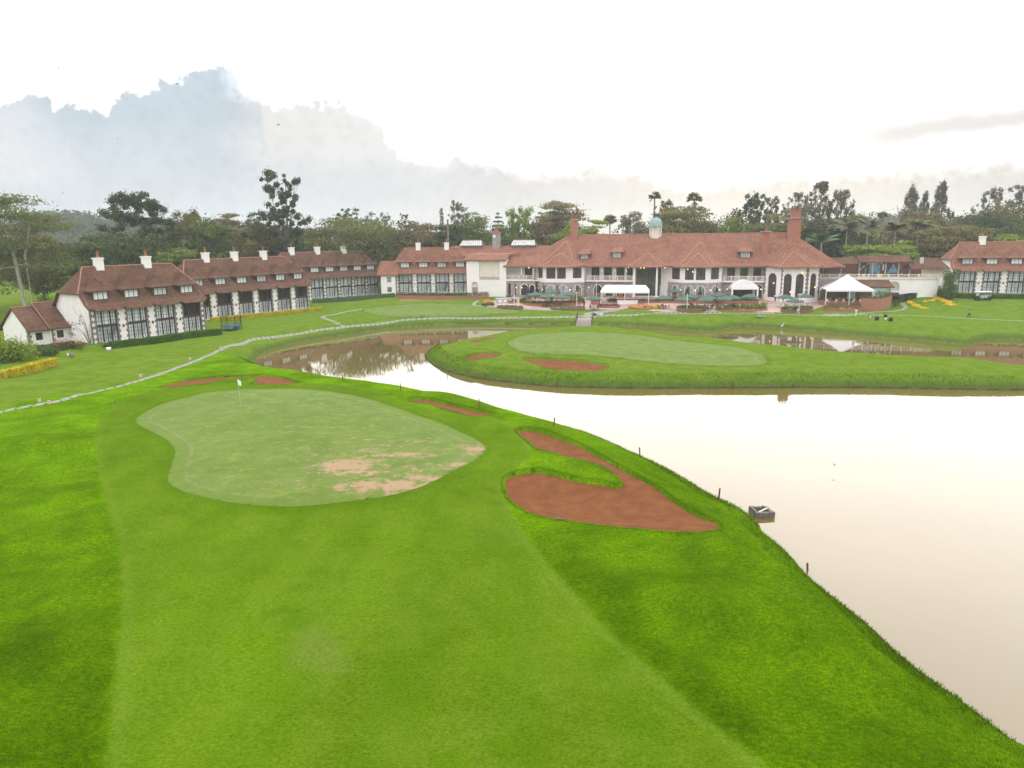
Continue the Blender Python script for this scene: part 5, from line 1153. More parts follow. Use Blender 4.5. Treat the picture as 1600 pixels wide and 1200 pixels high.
TREES = [
 # px, top, width px, Y, form, leaf, label, n, bark
 (28, 303, 150, 150, 'umbrella', 'acacia', "tall open spreading tree with twin pale trunks behind the low cottage", 9000, 'p'),
 (-30, 345, 120, 160, 'round', 'olive', "olive tree cut by the left edge beside the twin pale trunks", 4200, 'b'),
 (60, 372, 90, 178, 'wispy', 'olive', "yellowish bushy tree between the twin pale trunks and the bright flat crown", 3800, 'b'),
 (112, 387, 42, 172, 'umbrella', 'lime', "small bright green flat topped tree left of the first white chimney", 2200, 'b'),
 (118, 378, 26, 205, 'round', 'dark', "small dark round tree just above the bright flat crown", 1200, 'b'),
 (143, 372, 34, 200, 'wispy', 'dark', "thin dark tree beside the pole left of the first chimney", 1500, 'b'),
 (226, 301, 82, 188, 'tufted', 'dark', "tall dark tree with round leaf tufts and a pale forked trunk", 6500, 'p'),
 (190, 366, 120, 176, 'umbrella', 'dark', "wide dark layered tree behind the first two white chimneys", 6000, 'b'),
 (240, 372, 90, 184, 'round', 'dark', "dark tree filling below the tall tufted tree", 4200, 'p'),
 (282, 386, 72, 172, 'umbrella', 'green', "pale green low tree between the first and second wing roofs", 3600, 'b'),
 (296, 333, 70, 205, 'wispy', 'olive', "olive tree with ragged top right of the tall tufted tree", 4200, 'b'),
 (330, 338, 74, 200, 'round', 'green', "yellow green leafy tree left of the dark dome", 4600, 'b'),
 (366, 334, 50, 225, 'umbrella', 'brown', "grey brown domed tree on the skyline", 2600, 'b'),
 (398, 345, 60, 205, 'round', 'olive', "olive tree left of the tallest sparse tree", 3600, 'b'),
 (447, 262, 64, 205, 'sparse', 'dark', "tallest sparse dark tree forking high above the wings", 4600, 'b'),
 (425, 330, 64, 212, 'tufted', 'dark', "dark tree at the foot of the tallest sparse tree", 3200, 'b'),
 (455, 352, 80, 222, 'umbrella', 'olive', "olive spreading tree behind the middle white chimneys", 4600, 'b'),
 (512, 360, 60, 226, 'wispy', 'grey', "grey twiggy tree behind the last chimneys of the third wing", 2600, 'p'),
 (545, 344, 150, 214, 'umbrella', 'acacia', "broad green acacia with sweeping layers behind the third wing", 9500, 'b'),
 (547, 325, 34, 250, 'tufted', 'dark', "dark tufted treetop above the broad acacia", 1600, 'b'),
 (582, 327, 26, 255, 'round', 'grey', "grey rounded treetop right of the dark tufted one", 1200, 'b'),
 (603, 333, 26, 258, 'wispy', 'grey', "thin grey treetop above the broad acacia right end", 1000, 'b'),
 (634, 331, 16, 225, 'tufted', 'dark', "bare pale trunk with one dark tuft on top", 500, 'p'),
 (640, 347, 100, 228, 'umbrella', 'brown', "brown green tree mass above the fourth wing left chimney", 6000, 'b'),
 (628, 378, 46, 214, 'round', 'brown', "low brown shrubby tree right behind the link building", 2600, 'b'),
 (660, 372, 60, 216, 'wispy', 'olive', "olive tree between the two chimneys of the fourth wing", 2800, 'b'),
 (692, 324, 12, 240, 'column', 'brown', "dead snag with a ragged brown top", 300, 'b'),
 (718, 316, 34, 245, 'wispy', 'grey', "tall feathery grey tree left of the clock turret", 1800, 'b'),
 (742, 332, 70, 232, 'round', 'green', "green domed tree behind the left roof lantern", 4400, 'b'),
 (705, 352, 70, 224, 'umbrella', 'dark', "dark green tree behind the thin brown flue", 3800, 'b'),
 (815, 328, 56, 226, 'wispy', 'lime', "light green pointed tree behind the right roof lantern", 3600, 'b'),
 (790, 352, 60, 222, 'round', 'green', "mid green tree right of the clock turret", 3200, 'b'),
 (873, 317, 82, 236, 'umbrella', 'brown', "large brown domed tree left of the slender brick chimney", 6500, 'b'),
 (864, 313, 44, 240, 'umbrella', 'green', "flat green treetop on the large brown dome", 1600, 'b'),
 (846, 350, 50, 220, 'wispy', 'brown', "brown tree with a pale leaning trunk left of the main roof", 2800, 'p'),
 (890, 347, 70, 220, 'round', 'lime', "yellow green tree wrapped round the slender brick chimney", 4200, 'b'),
 (930, 344, 50, 226, 'umbrella', 'lime', "yellow green spreading tree right of the slender brick chimney", 3000, 'b'),
 (985, 334, 46, 248, 'wispy', 'grey', "misty grey tree left of the green dome", 2200, 'b'),
 (1002, 342, 40, 235, 'round', 'grey', "grey tree just behind the green dome", 1800, 'b'),
 (1036, 312, 36, 240, 'wispy', 'olive', "olive tree under the left tall fan palm", 2400, 'b'),
 (1062, 317, 90, 228, 'umbrella', 'olive', "golden olive spreading tree right of the green dome", 6500, 'b'),
 (1060, 338, 100, 220, 'round', 'olive', "olive mass rising over the ridge right of the dome", 4600, 'b'),
 (1112, 337, 54, 236, 'round', 'brown', "brown round tree right of the golden spreading tree", 2600, 'b'),
 (1144, 341, 46, 222, 'wispy', 'lime', "light green feathery tree over the middle of the ridge", 2600, 'b'),
 (1175, 305, 46, 236, 'wispy', 'dark', "pointed conifer like tree over the right of the ridge", 3200, 'b'),
 (1203, 308, 34, 240, 'wispy', 'grey', "thin grey tree between the conifer and the great chimney", 1800, 'b'),
 (1208, 336, 84, 218, 'umbrella', 'acacia', "dark spreading tree behind the small brick chimney", 5000, 'b'),
 (1238, 303, 36, 242, 'wispy', 'grey', "grey airy tree behind the great brick chimney", 1800, 'b'),
 (1276, 286, 40, 236, 'wispy', 'grey', "tall airy tree right of the great brick chimney", 3400, 'b'),
 (1308, 296, 42, 238, 'wispy', 'grey', "second tall airy tree right of the great chimney, slightly lower", 3200, 'b'),
 (1282, 338, 80, 214, 'round', 'dark', "dark tree at the shoulder of the great brick chimney", 4200, 'b'),
 (1352, 376, 62, 200, 'umbrella', 'lime', "low bright green tree behind the pergola, left one", 3600, 'b'),
 (1412, 377, 60, 200, 'umbrella', 'lime', "low bright green tree behind the pergola, right one", 3600, 'b'),
 (1415, 294, 36, 238, 'column', 'grey', "tall feathery columnar tree left of the tallest spire tree", 3000, 'b'),
 (1436, 298, 22, 240, 'column', 'grey', "slim columnar tree between two taller columns", 1400, 'b'),
 (1461, 284, 36, 238, 'column', 'grey', "tallest spire shaped tree above the pergola", 3400, 'b'),
 (1484, 352, 110, 204, 'umbrella', 'olive', "broad olive tree left of the right guest wing", 7000, 'p'),
 (1506, 338, 60, 236, 'wispy', 'brown', "thin brown tree behind the broad olive tree", 2400, 'b'),
 (1545, 333, 90, 222, 'round', 'dark', "dark domed tree behind the right guest wing", 6000, 'b'),
 (1572, 367, 60, 200, 'umbrella', 'lime', "bright green tree just above the right wing roof", 3000, 'b'),
 (1540, 295, 42, 250, 'wispy', 'grey', "tall airy tree above the dark domed tree", 3000, 'b'),
 (1252, 318, 70, 232, 'round', 'grey', "rounded grey green tree filling below the airy trees by the great chimney", 4200, 'b'),
 (1332, 332, 70, 232, 'round', 'green', "green rounded tree between the airy trees and the small fan palm", 3600, 'b'),
 (1438, 322, 84, 228, 'round', 'brown', "brownish tree mass at the foot of the columnar trees", 4600, 'b'),
 (1562, 316, 90, 236, 'round', 'olive', "olive tree mass between the two airy trees at the right", 4600, 'b'),
 (1150, 326, 64, 240, 'round', 'olive', "olive tree behind the light green feathery tree", 3200, 'b'),
 (1585, 290, 48, 240, 'wispy', 'grey', "tall airy tree at the right edge", 3400, 'b'),
 (1630, 300, 70, 230, 'round', 'olive', "leafy tree cut by the right edge", 3000, 'b'),
]
for (px, top, w, Y, form, leaf, lab, n, bk) in TREES:
    tree_at(px, top, w, Y, form, leaf, lab, n=int(n * 1.35), bark=M_paleb if bk == 'p' else M_bark, name={'umbrella': 'spreading_tree', 'round': 'round_tree', 'tufted': 'tufted_tree', 'sparse': 'sparse_tree', 'wispy': 'airy_tree', 'column': 'columnar_tree'}[form], two=(px == 28), fork=.5 if px in (28, 634, 692) else .3)
fan_palm(1020, 298, 228, "tall fan palm left of the golden olive tree", 20, 3); fan_palm(1081, 299, 230, "tall fan palm right of the golden olive tree", 24, 4)
fan_palm(1373, 329, 235, "small fan palm on the skyline left of the columnar trees", 16, 5, 'grey'); fan_palm(952, 333, 245, "ragged palm on the skyline left of the grey mist", 22, 6, 'grey')
feather_palm(1320, 338, 206, "big drooping feather palm behind the pergola left end", 64, 11, 'grey'); feather_palm(1282, 364, 200, "blue green low feather palm right of the great chimney", 44, 12, 'greyhedge', nf=26, droop=.5)
feather_palm(1352, 340, 222, "upright feather palm left of the small fan palm", 44, 13, 'grey', droop=.7); feather_palm(1395, 342, 212, "feather palm with arching fronds right of the small fan palm", 54, 14, 'olive')
feather_palm(1430, 338, 216, "feather palm below the columnar trees", 48, 15, 'acacia', droop=.8); feather_palm(1452, 352, 208, "drooping feather palm above the kiosk roof", 50, 16, 'grey')
# small tiered pine
zt = atY(779, 329, 245)[2]; H = zt - 3; T = thing("tiered_pine", (*atY(779, 400, 245)[:2], 3), 0, "tiny tiered pine on the skyline right of the clock turret", "tree")
cl = [(math.cos(a) * rr * .6, math.sin(a) * rr * .6, z, rr * .5, rr * .5, .18, .4) for z, rr in [(H - 1, .6), (H - 2.2, 1.2), (H - 3.6, 1.7), (H - 5, 2.2), (H - 6.5, 2.6)] for a in (0, 1.26, 2.5, 3.8, 5)]
leafobj("crown", leafmesh(cl, 700, .3, 5), LM['dark'], T); mb = MB(); mb.tube([(0, 0, 0), (0, 0, H)], [.25, .05], 6); mb.build("trunk", [M_bark], T)
# thin brown flue behind the fourth wing
b = atY(701, 400, 214); T = thing("flue", (b[0], b[1], 3), 0, "tall thin rusty brown flue behind the fourth wing", "chimney"); zt = atY(701, 344, 214)[2] - 3
mb = MB(); mb.tube([(0, 0, 0), (0, 0, zt)], .26, 8); mb.tube([(0, 0, zt + .001), (0, 0, zt + .2)], .34, 8); mb.build("pipe", [M_quoin], T)

# the wood behind everything: reads as one mass
cl = []
for k in range(560):
    px = rng.uniform(-620, 1960); Y = rng.uniform(262, 330); p = atY(px, 400, Y); hgt = rng.uniform(2, 6) if px < 215 else rng.uniform(5, 16)
    s = rng.uniform(2.6, 5.5); cl.append((p[0], Y, 2 + hgt, s * 1.25, s * 1.25, s * .8, rng.uniform(.15, .8)))
for k in range(350):
    px = rng.uniform(-620, 1960); Y = rng.uniform(258, 275); p = atY(px, 400, Y); s = rng.uniform(2.5, 4.5); cl.append((p[0], Y, rng.uniform(3, 9), s * 1.3, s * 1.3, s, rng.uniform(.1, .6)))
wood = leafobj("wood", leafmesh(cl, 95000, .85, 99), LM['olive']); tag(wood, "hazy olive wood closing the view behind the buildings", "woodland", kind='stuff')
# low tree line bordering the far meadow at the left
cl = []
for k in range(150):
    p = at(rng.uniform(-320, 140), rng.uniform(436, 446), 2.0); s = rng.uniform(2.2, 4); cl.append((p[0], p[1] + rng.uniform(0, 16), rng.uniform(2.5, 10), s * 1.3, s * 1.3, s, rng.uniform(0, .5)))
th_ = leafobj("thicket", leafmesh(cl, 22000, .6, 98), LM['dark']); tag(th_, "dark thicket along the back of the left meadow", "woodland", kind='stuff')

# hills and their cover
def ridge_hill(px0, px1, Y, tops, depth, name):
    us = np.linspace(px0, px1, 60); V = []; rows = 14
    for j in range(rows):
        f = j / (rows - 1)
        for px in us:
            yt = np.interp(px, [t[0] for t in tops], [t[1] for t in tops]); p = atY(px, yt, Y); hz = (p[2]) * math.sin(f * math.pi) ** .8
            V.append((p[0], Y + (f - .5) * depth, 0 + max(hz, -1) - .5))
    idx = [(j * 60 + i, j * 60 + i + 1, (j + 1) * 60 + i + 1, (j + 1) * 60 + i) for j in range(rows - 1) for i in range(59)]
    o = mesh(name, V, idx, LM_hill, smooth=True); tag(o, kind='structure'); return o
LM_hill = mat("hill_scrub", (.060, .085, .035), .95, .4, .02)
hillA = [(-400, 372), (-100, 362), (0, 358), (60, 352), (110, 347), (140, 344), (180, 352), (230, 357), (300, 360), (420, 362), (640, 368)]
ridge_hill(-400, 640, 640, hillA, 420, "hills"); hillB = [(1150, 366), (1300, 352), (1340, 343), (1370, 341), (1420, 348), (1600, 352), (1900, 356)]; ridge_hill(1150, 1900, 700, hillB, 400, "hills")
cl = []
for k in range(900):
    px = rng.uniform(-380, 420); yt = np.interp(px, [t[0] for t in hillA], [t[1] for t in hillA]); f = rng.uniform(.12, .5); p = atY(px, yt, 640); z = p[2] * math.sin(f * math.pi) ** .8
    s = rng.uniform(2.5, 6.5); Yk = 640 + (f - .5) * 420; cl.append((p[0], Yk, z + s * .5, s * 1.2, s * 1.2, s, rng.uniform(0, .7)))
for k in range(350):
    px = rng.uniform(1160, 1850); yt = np.interp(px, [t[0] for t in hillB], [t[1] for t in hillB]); f = rng.uniform(.2, .5); p = atY(px, yt, 700); z = p[2] * math.sin(f * math.pi) ** .8
    s = rng.uniform(3, 6); Yk = 700 + (f - .5) * 400; cl.append((p[0], Yk, z + s * .4, s * 1.2, s * 1.2, s, rng.uniform(0, .7)))
hw_ = leafobj("hill_woodland", leafmesh(cl, 60000, 1.5, 97), LM['dark']); tag(hw_, "blue hazy woodland covering the distant hills", "woodland", kind='stuff')
for i, (px, f, w, lab) in enumerate([(94, .30, 11, "white house on the distant hill, larger one with a red roof"), (105, .30, 8, "white house on the distant hill beside the red roofed one"), (124, .36, 9, "white house highest on the distant hill"), (113, .28, 7, "pale house low between two houses on the hill"), (131, .27, 7, "small pale house at the right of the hill cluster")]):
    yt = np.interp(px, [t[0] for t in hillA], [t[1] for t in hillA]); p = atY(px, yt, 640); z = p[2] * math.sin(f * math.pi) ** .8
    T = thing("hill_house", (p[0], 640 + (f - .5) * 420 - 6, z), .2 * i, lab, "house"); mb = MB(); mb.box(-w / 2, w / 2, -3, 3, -2, 4.4); mb.build("wall", [M_white], T)
    mb = MB(); slab_roof(mb, [[(-w / 2 - .5, -3.5, 4.3), (w / 2 + .5, -3.5, 4.3), (w / 2 + .5, 0, 6.3), (-w / 2 - .5, 0, 6.3)], [(-w / 2 - .5, 0, 6.3), (w / 2 + .5, 0, 6.3), (w / 2 + .5, 3.5, 4.3), (-w / 2 - .5, 3.5, 4.3)]], .2); mb.build("roof", [M_roofB if i == 0 else M_metal], T)

# hedges and shrubs
def hedge(name, P0, P1, w, h, leaf, label, n=2500, size=.12, cat="hedge", z0=None, z1=None):
    P0 = np.array(P0); P1 = np.array(P1); L = np.hypot(*(P1 - P0)[:2]); e = (P1 - P0)[:2] / L; nn = np.array([-e[1], e[0]]); r = np.random.default_rng(int(abs(P0[0] * 31 + P0[1])))
    T = thing(name, tuple(P0), math.atan2(e[1], e[0]), label, cat); dz = (P1[2] - P0[2]) / L
    nf = n; u = r.random(nf) * L; s = r.random(nf); V = []; face = r.random(nf); pf = h / (2 * h + w)
    v = np.where(face < pf, 0, np.where(face < 2 * pf, w, r.random(nf) * w)); z = np.where(face < 2 * pf, r.random(nf) * h, h)
    wob = .5 * np.sin(u * 2.3) * .12 + r.normal(size=nf) * .04
    nrm = np.stack([r.normal(size=nf) * .5, np.where(face < pf, -1, np.where(face < 2 * pf, 1, 0)) + r.normal(size=nf) * .4, np.where(face < 2 * pf, .2, 1.) + r.normal(size=nf) * .4], 1); nrm /= np.linalg.norm(nrm, axis=1)[:, None]
    P = np.stack([u, v, z + u * dz], 1) + nrm * wob[:, None]
    a = np.cross(nrm, r.normal(size=(nf, 3))); a /= np.linalg.norm(a, axis=1)[:, None]; b = np.cross(nrm, a) * .7; sz = size * (.7 + .6 * r.random(nf))[:, None]
    VV = np.stack([P - a * sz, P - b * sz, P + a * sz, P + b * sz], 1).reshape(-1, 3); tn = np.clip(np.repeat(.5 + r.normal(size=nf) * .2 + .12 * np.sin(u * 1.7), 4), 0, 1)
    leafobj("foliage", (VV, np.arange(4 * nf).reshape(-1, 4), tn), LM[leaf], T)
    mb = MB(); i_ = size * .5; mb.add([(i_, i_, -.2), (L - i_, i_, -.2 + L * dz), (L - i_, w - i_, -.2 + L * dz), (i_, w - i_, -.2), (i_, i_, h - i_), (L - i_, i_, h - i_ + L * dz), (L - i_, w - i_, h - i_ + L * dz), (i_, w - i_, h - i_)], [(0,3,2,1),(4,5,6,7),(0,1,5,4),(1,2,6,5),(2,3,7,6),(3,0,4,7)])
    o = mb.build("stems", [M_hedgecore[leaf]], T); return T
M_hedgecore = {k: mat(k + "_core", c, .95) for k, c in {'hedge': (.035, .075, .010), 'greyhedge': (.08, .13, .06), 'yellow': (.30, .26, .01), 'green': (.04, .07, .015), 'dark': (.025, .04, .015), 'maroon': (.05, .02, .02), 'lime': (.07, .12, .02), 'yellowflower': (.3, .24, .01)}.items()}
def shrub(px, py, wpx, hpx, leaf, label, n=900, size=.12, name="shrub", cat="shrub", depth=None, z=None, loc=None):
    g = loc if loc is not None else gp(px, py); sc = FPX / (g[1] + 2); W = wpx / sc; Hh = hpx / sc; D_ = depth or W * .7; r = np.random.default_rng(int(px * 3 + py)); cl = []
    for k in range(int(10 + W * 2)):
        a = r.random() * 6.283; q = math.sqrt(r.random()) * .8; zz = Hh * (.3 + .4 * r.random()) * (1 - .3 * q); s = min(W, Hh * 1.6) * (.16 + .14 * r.random()); cl.append((math.cos(a) * q * W / 2, math.sin(a) * q * D_ / 2, zz, s, s, min(s, Hh * .45), r.uniform(.2, .8)))
    T = thing(name, tuple(g), 0, label, cat); leafobj("foliage", leafmesh(cl, n, size, int(px)), LM[leaf], T)
    mb = MB()
    for k in range(5): c = cl[k]; mb.tube([(c[0] * .2, c[1] * .2, -.2), (c[0] * .7, c[1] * .7, c[2])], [.04, .015], 4)
    mb.build("stems", [M_bark], T); return T
# ------------------------------------------------------------------ paths, terrace
M_slab = mat("pale_paving_slab", (.27, .27, .235), .9, .12, 2.5)
def path(pts, name="path", rows=2, slab=(.95, .30), gap=.26, skip=None):
    P = smooth_open(np.array([gp(*p)[:2] for p in pts]), 8); d = np.r_[0, np.cumsum(np.hypot(*np.diff(P, axis=0).T))]; s = np.arange(.3, d[-1], slab[0] + gap); V = []; Fs = []; cs = []
    for i, u in enumerate(s):
        c = np.array([np.interp(u, d, P[:, 0]), np.interp(u, d, P[:, 1])]); c2 = np.array([np.interp(u + .3, d, P[:, 0]), np.interp(u + .3, d, P[:, 1])]); e = c2 - c; e /= np.hypot(*e) + 1e-9; n = np.array([-e[1], e[0]])
        for j in range(rows):
            o = c + n * ((j - (rows - 1) / 2) * (slab[1] + .10)) + e * (.3 if j % 2 else 0); j1, j2 = rng.normal() * .03, rng.normal() * .03
            cs += [o + e * a * slab[0] / 2 + n * b_ * slab[1] / 2 + e * j1 + n * j2 for a, b_ in ((-1, -1), (1, -1), (1, 1), (-1, 1))]
    cs = np.array(cs); z = height(cs) + .045
    for q in range(len(cs) // 4):
        b0 = len(V); V += [(*cs[q*4+k], z[q*4+k]) for k in range(4)] + [(*cs[q*4+k], z[q*4+k] - .12) for k in range(4)]
        Fs += [(b0, b0+1, b0+2, b0+3)] + [(b0+k, b0+4+k, b0+4+(k+1) % 4, b0+(k+1) % 4) for k in range(4)]
    o = mesh(name, V, Fs, M_slab); tag(o, kind='structure'); return o
path([(-60,657),(0,645),(24,639),(64,632),(104,623.6),(152,612),(200,600),(244,587),(288,571),(320,558),(340,549),(385,534.5),(419,528),(452,524),(497,516.5),(540,511),(576,507.5),(610,503.7),(640,499.5),(700,497),(800,496.6),(880,495.5),(915,494.3),(960,493),(1000,491.6),(1060,490.5),(1140,489.8),(1240,492),(1300,493),(1350,491.5),(1400,493),(1500,497),(1600,501.5),(1680,505)])
path([(540,511),(531,507),(522,503),(511,499),(504,496),(508,494),(520,492),(542,487),(565,483)], rows=2, slab=(.8, .34), gap=.4)
path([(1318,494),(1340,491),(1368,487.5),(1395,486.5),(1410,484),(1415,480),(1410,475),(1402,469)], rows=2)
path([(914,495),(925,491),(940,487.5),(958,485),(970,482)], rows=4, slab=(.8, .6)); path([(940,488),(985,485.5),(1020,482)], rows=1)
path([(1022,488.5),(1075,488.2)], rows=3, slab=(.5, 1.1), gap=.5); path([(1098,488.4),(1130,488)], rows=3, slab=(.5, 1.1), gap=.5); path([(1180,489),(1205,488.5)], rows=3, slab=(.5, 1.1), gap=.5); path([(1296,491),(1312,494)], rows=3, slab=(.5, 1.0), gap=.3)
path([(748,470),(741,474),(743,477.5),(765,479.5),(800,482),(850,485),(880,485.5)], rows=1, slab=(.9, .7), gap=.1)
M_pave = mat("pink_brick_paving", (.40, .26, .21), .9, .12, .9, color2=(.52, .38, .33))
PAVE = smooth_closed(np.array([gp(*p)[:2] for p in [(758,478),(762,471),(790,467),(800,463),(860,461),(1000,462),(1190,464),(1290,466),(1300,470),(1296,476),(1272,483),(1268,488),(1225,488.5),(1200,488),(1160,487),(1110,487.5),(1060,487.5),(1020,486),(985,482),(960,483.5),(915,484.5),(870,485),(820,482.5)]]), 2)
pv_ = drape("terrace_paving", PAVE, .035, M_pave, .8)

def wallbox(name, pts, h, thick, label, cat="wall", M=None, hedge_leaf=None, hh=.6, n=1800, base=None, closed=False, flat=None):
    """brick planter / retaining wall along traced ground points, with a hedge growing on top"""
    G = np.array([gp(*p) for p in pts]); c0 = G.mean(0); c0[2] = flat if flat is not None else G[:, 2].min()
    T = thing(name, tuple(c0), 0, label, cat); P = smooth_closed(G[:, :2], 3) if closed else smooth_open(G[:, :2], 3) if len(G) > 2 else G[:, :2]
    P = P - c0[:2]; mb = MB()
    if closed:
        ar = .5 * sum(P[i-1][0] * P[i][1] - P[i][0] * P[i-1][1] for i in range(len(P)))
        if ar < 0: P = P[::-1]
        mb.prism([tuple(p) for p in P], -.6, h)
    else:
        for a, b_ in zip(P[:-1], P[1:]):
            e = b_ - a; L = np.hypot(*e); e = e / L; n_ = np.array([-e[1], e[0]]); mb.obox((a + b_) / 2 + n_ * thick / 2, math.atan2(e[1], e[0]), L / 2 + .01, thick / 2, -.6, h)
    mb.build("brick_wall", [M or M_brick], T)
    if hedge_leaf:
        cl = []
        if closed:
            inner = c0[:2] * 0
            for t in np.linspace(0, 1, int(len(P) * 2.5), endpoint=False):
                k = t * len(P); i = int(k); p = P[i] * (1 - (k - i)) + P[(i + 1) % len(P)] * (k - i); q = p * (1 - .45 / max(.5, np.hypot(*p))); cl.append((q[0], q[1], h + hh * .35, .45, .45, hh * .6, rng.uniform(.3, .7)))
            if hedge_leaf[0] == '*':
                for k in range(int(len(P) * 2)): p = P[rng.integers(len(P))] * rng.uniform(.1, .9); cl.append((p[0], p[1], h + hh * .35, .6, .6, hh * .6, rng.uniform(.2, .8)))
        else:
            for a, b_ in zip(P[:-1], P[1:]):
                e = b_ - a; L = np.hypot(*e); n_ = np.array([-e[1], e[0]]) / L
                for t in np.arange(0, 1, .5 / L): q = a + e * t + n_ * (thick / 2 + .1); cl.append((q[0], q[1], h + hh * .35, .45, .45, hh * .6, rng.uniform(.3, .7)))
        leafobj("foliage", leafmesh(cl, n, .13, int(c0[0] * 9) % 999, shell=.3), LM[hedge_leaf.strip('*')], T)
    return T
wallbox("round_planter", [(812,471),(816,476),(835,478.5),(862,479.5),(890,478),(910,474.5),(912,470),(895,467.5),(830,467.5)], .75, .3, "curved brick planter with green hedge round the left umbrellas", "planter", None, 'hedge', .8, 4200, closed=True)
PT = (at(862,473,3)[:2])
wallbox("low_planter", [(864,485),(910,485.5),(908,482.5),(868,482)], .55, .3, "low brick planter of grey plants left of the bridge", "planter", M_brickdark, '*greyhedge', .3, 900, closed=True)
wallbox("low_planter", [(779,482),(812,484),(815,481),(782,479)], .5, .3, "low brick planter of grey plants by the left lamp post", "planter", M_brickdark, '*greyhedge', .3, 900, closed=True)
wallbox("low_planter", [(794,474),(806,474),(806,471),(796,471)], .5, .3, "small brick planter between round bush and round planter", "planter", None, '*hedge', .3, 300, closed=True)
wallbox("retaining_wall", [(621,467.5),(700,468),(764,467)], 1.0, .4, "red brick retaining wall below the fourth guest wing", "wall", None, 'hedge', .9, 3600)
wallbox("low_planter", [(924,476),(936,476.5),(937,473),(925,472.5)], .9, .3, "square brick planter left of the long marquee", "planter", None, 'hedge', .4, 500, closed=True)
wallbox("low_planter", [(937,481),(966,481.5),(966,478.5),(937,478)], .5, .3, "brick kerb planter below the left end of the long marquee", "planter", None, '*maroon', .25, 500, closed=True)
wallbox("low_planter", [(985,483),(1014,484.5),(1016,479),(986,478)], .45, .3, "brick flower bed below the right end of the long marquee", "planter", None, '*orange', .35, 500, closed=True)
wallbox("low_planter", [(1061,487.8),(1097,487.8),(1097,483.5),(1061,483.5)], .75, .3, "clipped brick planter at the foot of the tall flagpole", "planter", M_brickdark, '*hedge', .35, 1100, closed=True)
wallbox("low_planter", [(1224,488.8),(1266,488.8),(1266,485),(1224,485)], .75, .3, "clipped brick planter in front of the arched hall", "planter", M_brickdark, '*hedge', .35, 1200, closed=True)
wallbox("low_planter", [(1289,486.5),(1340,486.5),(1344,482.5),(1295,482.5)], .6, .3, "long brick planter with yellowing plants below the big tent", "planter", None, '*olive', .5, 1300, closed=True)
wallbox("low_planter", [(1119,486),(1135,487.5),(1190,486.5),(1198,483.5),(1180,480.5),(1125,482.5)], .4, .3, "wide bed of mixed green shrubs below the arched marquee", "planter", None, '*green', .9, 3200, closed=True)
wallbox("long_planter", [(950,472.2),(1030,474),(1080,474.5),(1130,475),(1185,475.5)], .8, .6, "long low brick wall topped with hedge across the terrace", "planter", None, 'hedge', .5, 4200)
wallbox("terrace_wall", [(1281,476.5),(1320,477.5),(1345,477.5)], 1.25, .4, "brick wall topped with hedge under the big white tent", "wall", None, 'hedge', .35, 1500)
T = wallbox("terrace_wall", [(1344,485),(1376,485.5),(1392,479.5)], 2.6, .5, "tall brick wall with small barred opening and white notice", "wall", None, 'green', .7, 1300)
g = gp(1366, 485.3) - np.array(T.location); mb = MB(); mb.box(g[0] - 1.0, g[0] + 1.1, g[1] - .12, g[1] + .2, .85, 1.85, 0)
for k in range(5): mb.box(g[0] - .9 + k * .45, g[0] - .84 + k * .45, g[1] - .16, g[1] - .125, .9, 1.8, 1)
mb.build("barred_opening", [M_frame, M_metal], T); g = gp(1359, 485.3) - np.array(T.location); mb = MB(); mb.box(g[0] - .9, g[0] - .1, g[1] - .14, g[1] + .1, 1.35, 1.85); mb.build("notice_board", [M_whitepaint], T)

# ------------------------------------------------------------------ terrace furniture
M_umb = mat("green_canvas", (.062, .120, .090), .8, .12, 1.2); M_pole = mat("white_pole", (.72, .72, .70), .5); M_wood = mat("brown_wicker", (.13, .085, .06), .8, .25, 8); M_seat = mat("pale_chair", (.62, .58, .54), .7)
umb = thing("umbrella", (0, 0, 0)); mb = MB(); n = 8; Rr = 1.75
rim = [(Rr * math.cos(6.2832 * k / n), Rr * math.sin(6.2832 * k / n), 2.12) for k in range(n)]; mid = [(x * .45, y * .45, 2.52) for x, y, z in rim]; low = [(x * 1.0, y * 1.0, 1.95) for x, y, z in rim]
mb.add(rim + mid + low + [(0, 0, 2.72)], [(k, (k+1) % n, n + (k+1) % n, n + k) for k in range(n)] + [(n + k, n + (k+1) % n, 3 * n) for k in range(n)] + [(2*n + k, 2*n + (k+1) % n, (k+1) % n, k) for k in range(n)]); mb.build("canopy", [M_umb], umb)
mb = MB(); mb.tube([(0, 0, 0), (0, 0, 2.8)], .03, 6); mb.lathe([(0, 0), (.3, 0), (.3, .08), (.05, .12), (.05, .3)], 10); mb.build("pole", [M_wood], umb)
tab = thing("round_table", (0, 0, 0)); mb = MB(); mb.lathe([(0, .70), (.5, .70), (.5, .74), (0, .74)], 12); mb.build("tabletop", [M_wood], tab); mb = MB(); mb.lathe([(.05, .05), (.05, .7)], 6); mb.lathe([(.25, 0), (.25, .05), (.04, .06)], 8); mb.build("leg", [M_wood], tab)
def make_chair(M, name="chair"):
    t = thing(name, (0, 0, 0)); mb = MB(); mb.box(-.23, .23, -.22, .22, .42, .47); mb.build("seat", [M], t); mb = MB(); mb.box(-.23, .23, .20, .25, .47, .9); mb.build("backrest", [M], t)
    for sx in (-.2, .2):
        for sy in (-.19, .2): mb = MB(); mb.box(sx - .02, sx + .02, sy - .02, sy + .02, 0, .42); mb.build("leg", [M], t)
    return t
chA, chB = make_chair(M_wood), make_chair(M_seat)
_used = set()
def place(o, loc, rz, label, cat, group=None, sc=1.):
    c = o if o.name not in _used else dup(o); _used.add(o.name); c.location = [float(v) for v in loc]; c.rotation_euler = (0, 0, rz); c.scale = (sc, sc, sc); tag(c, label, cat, group); return c
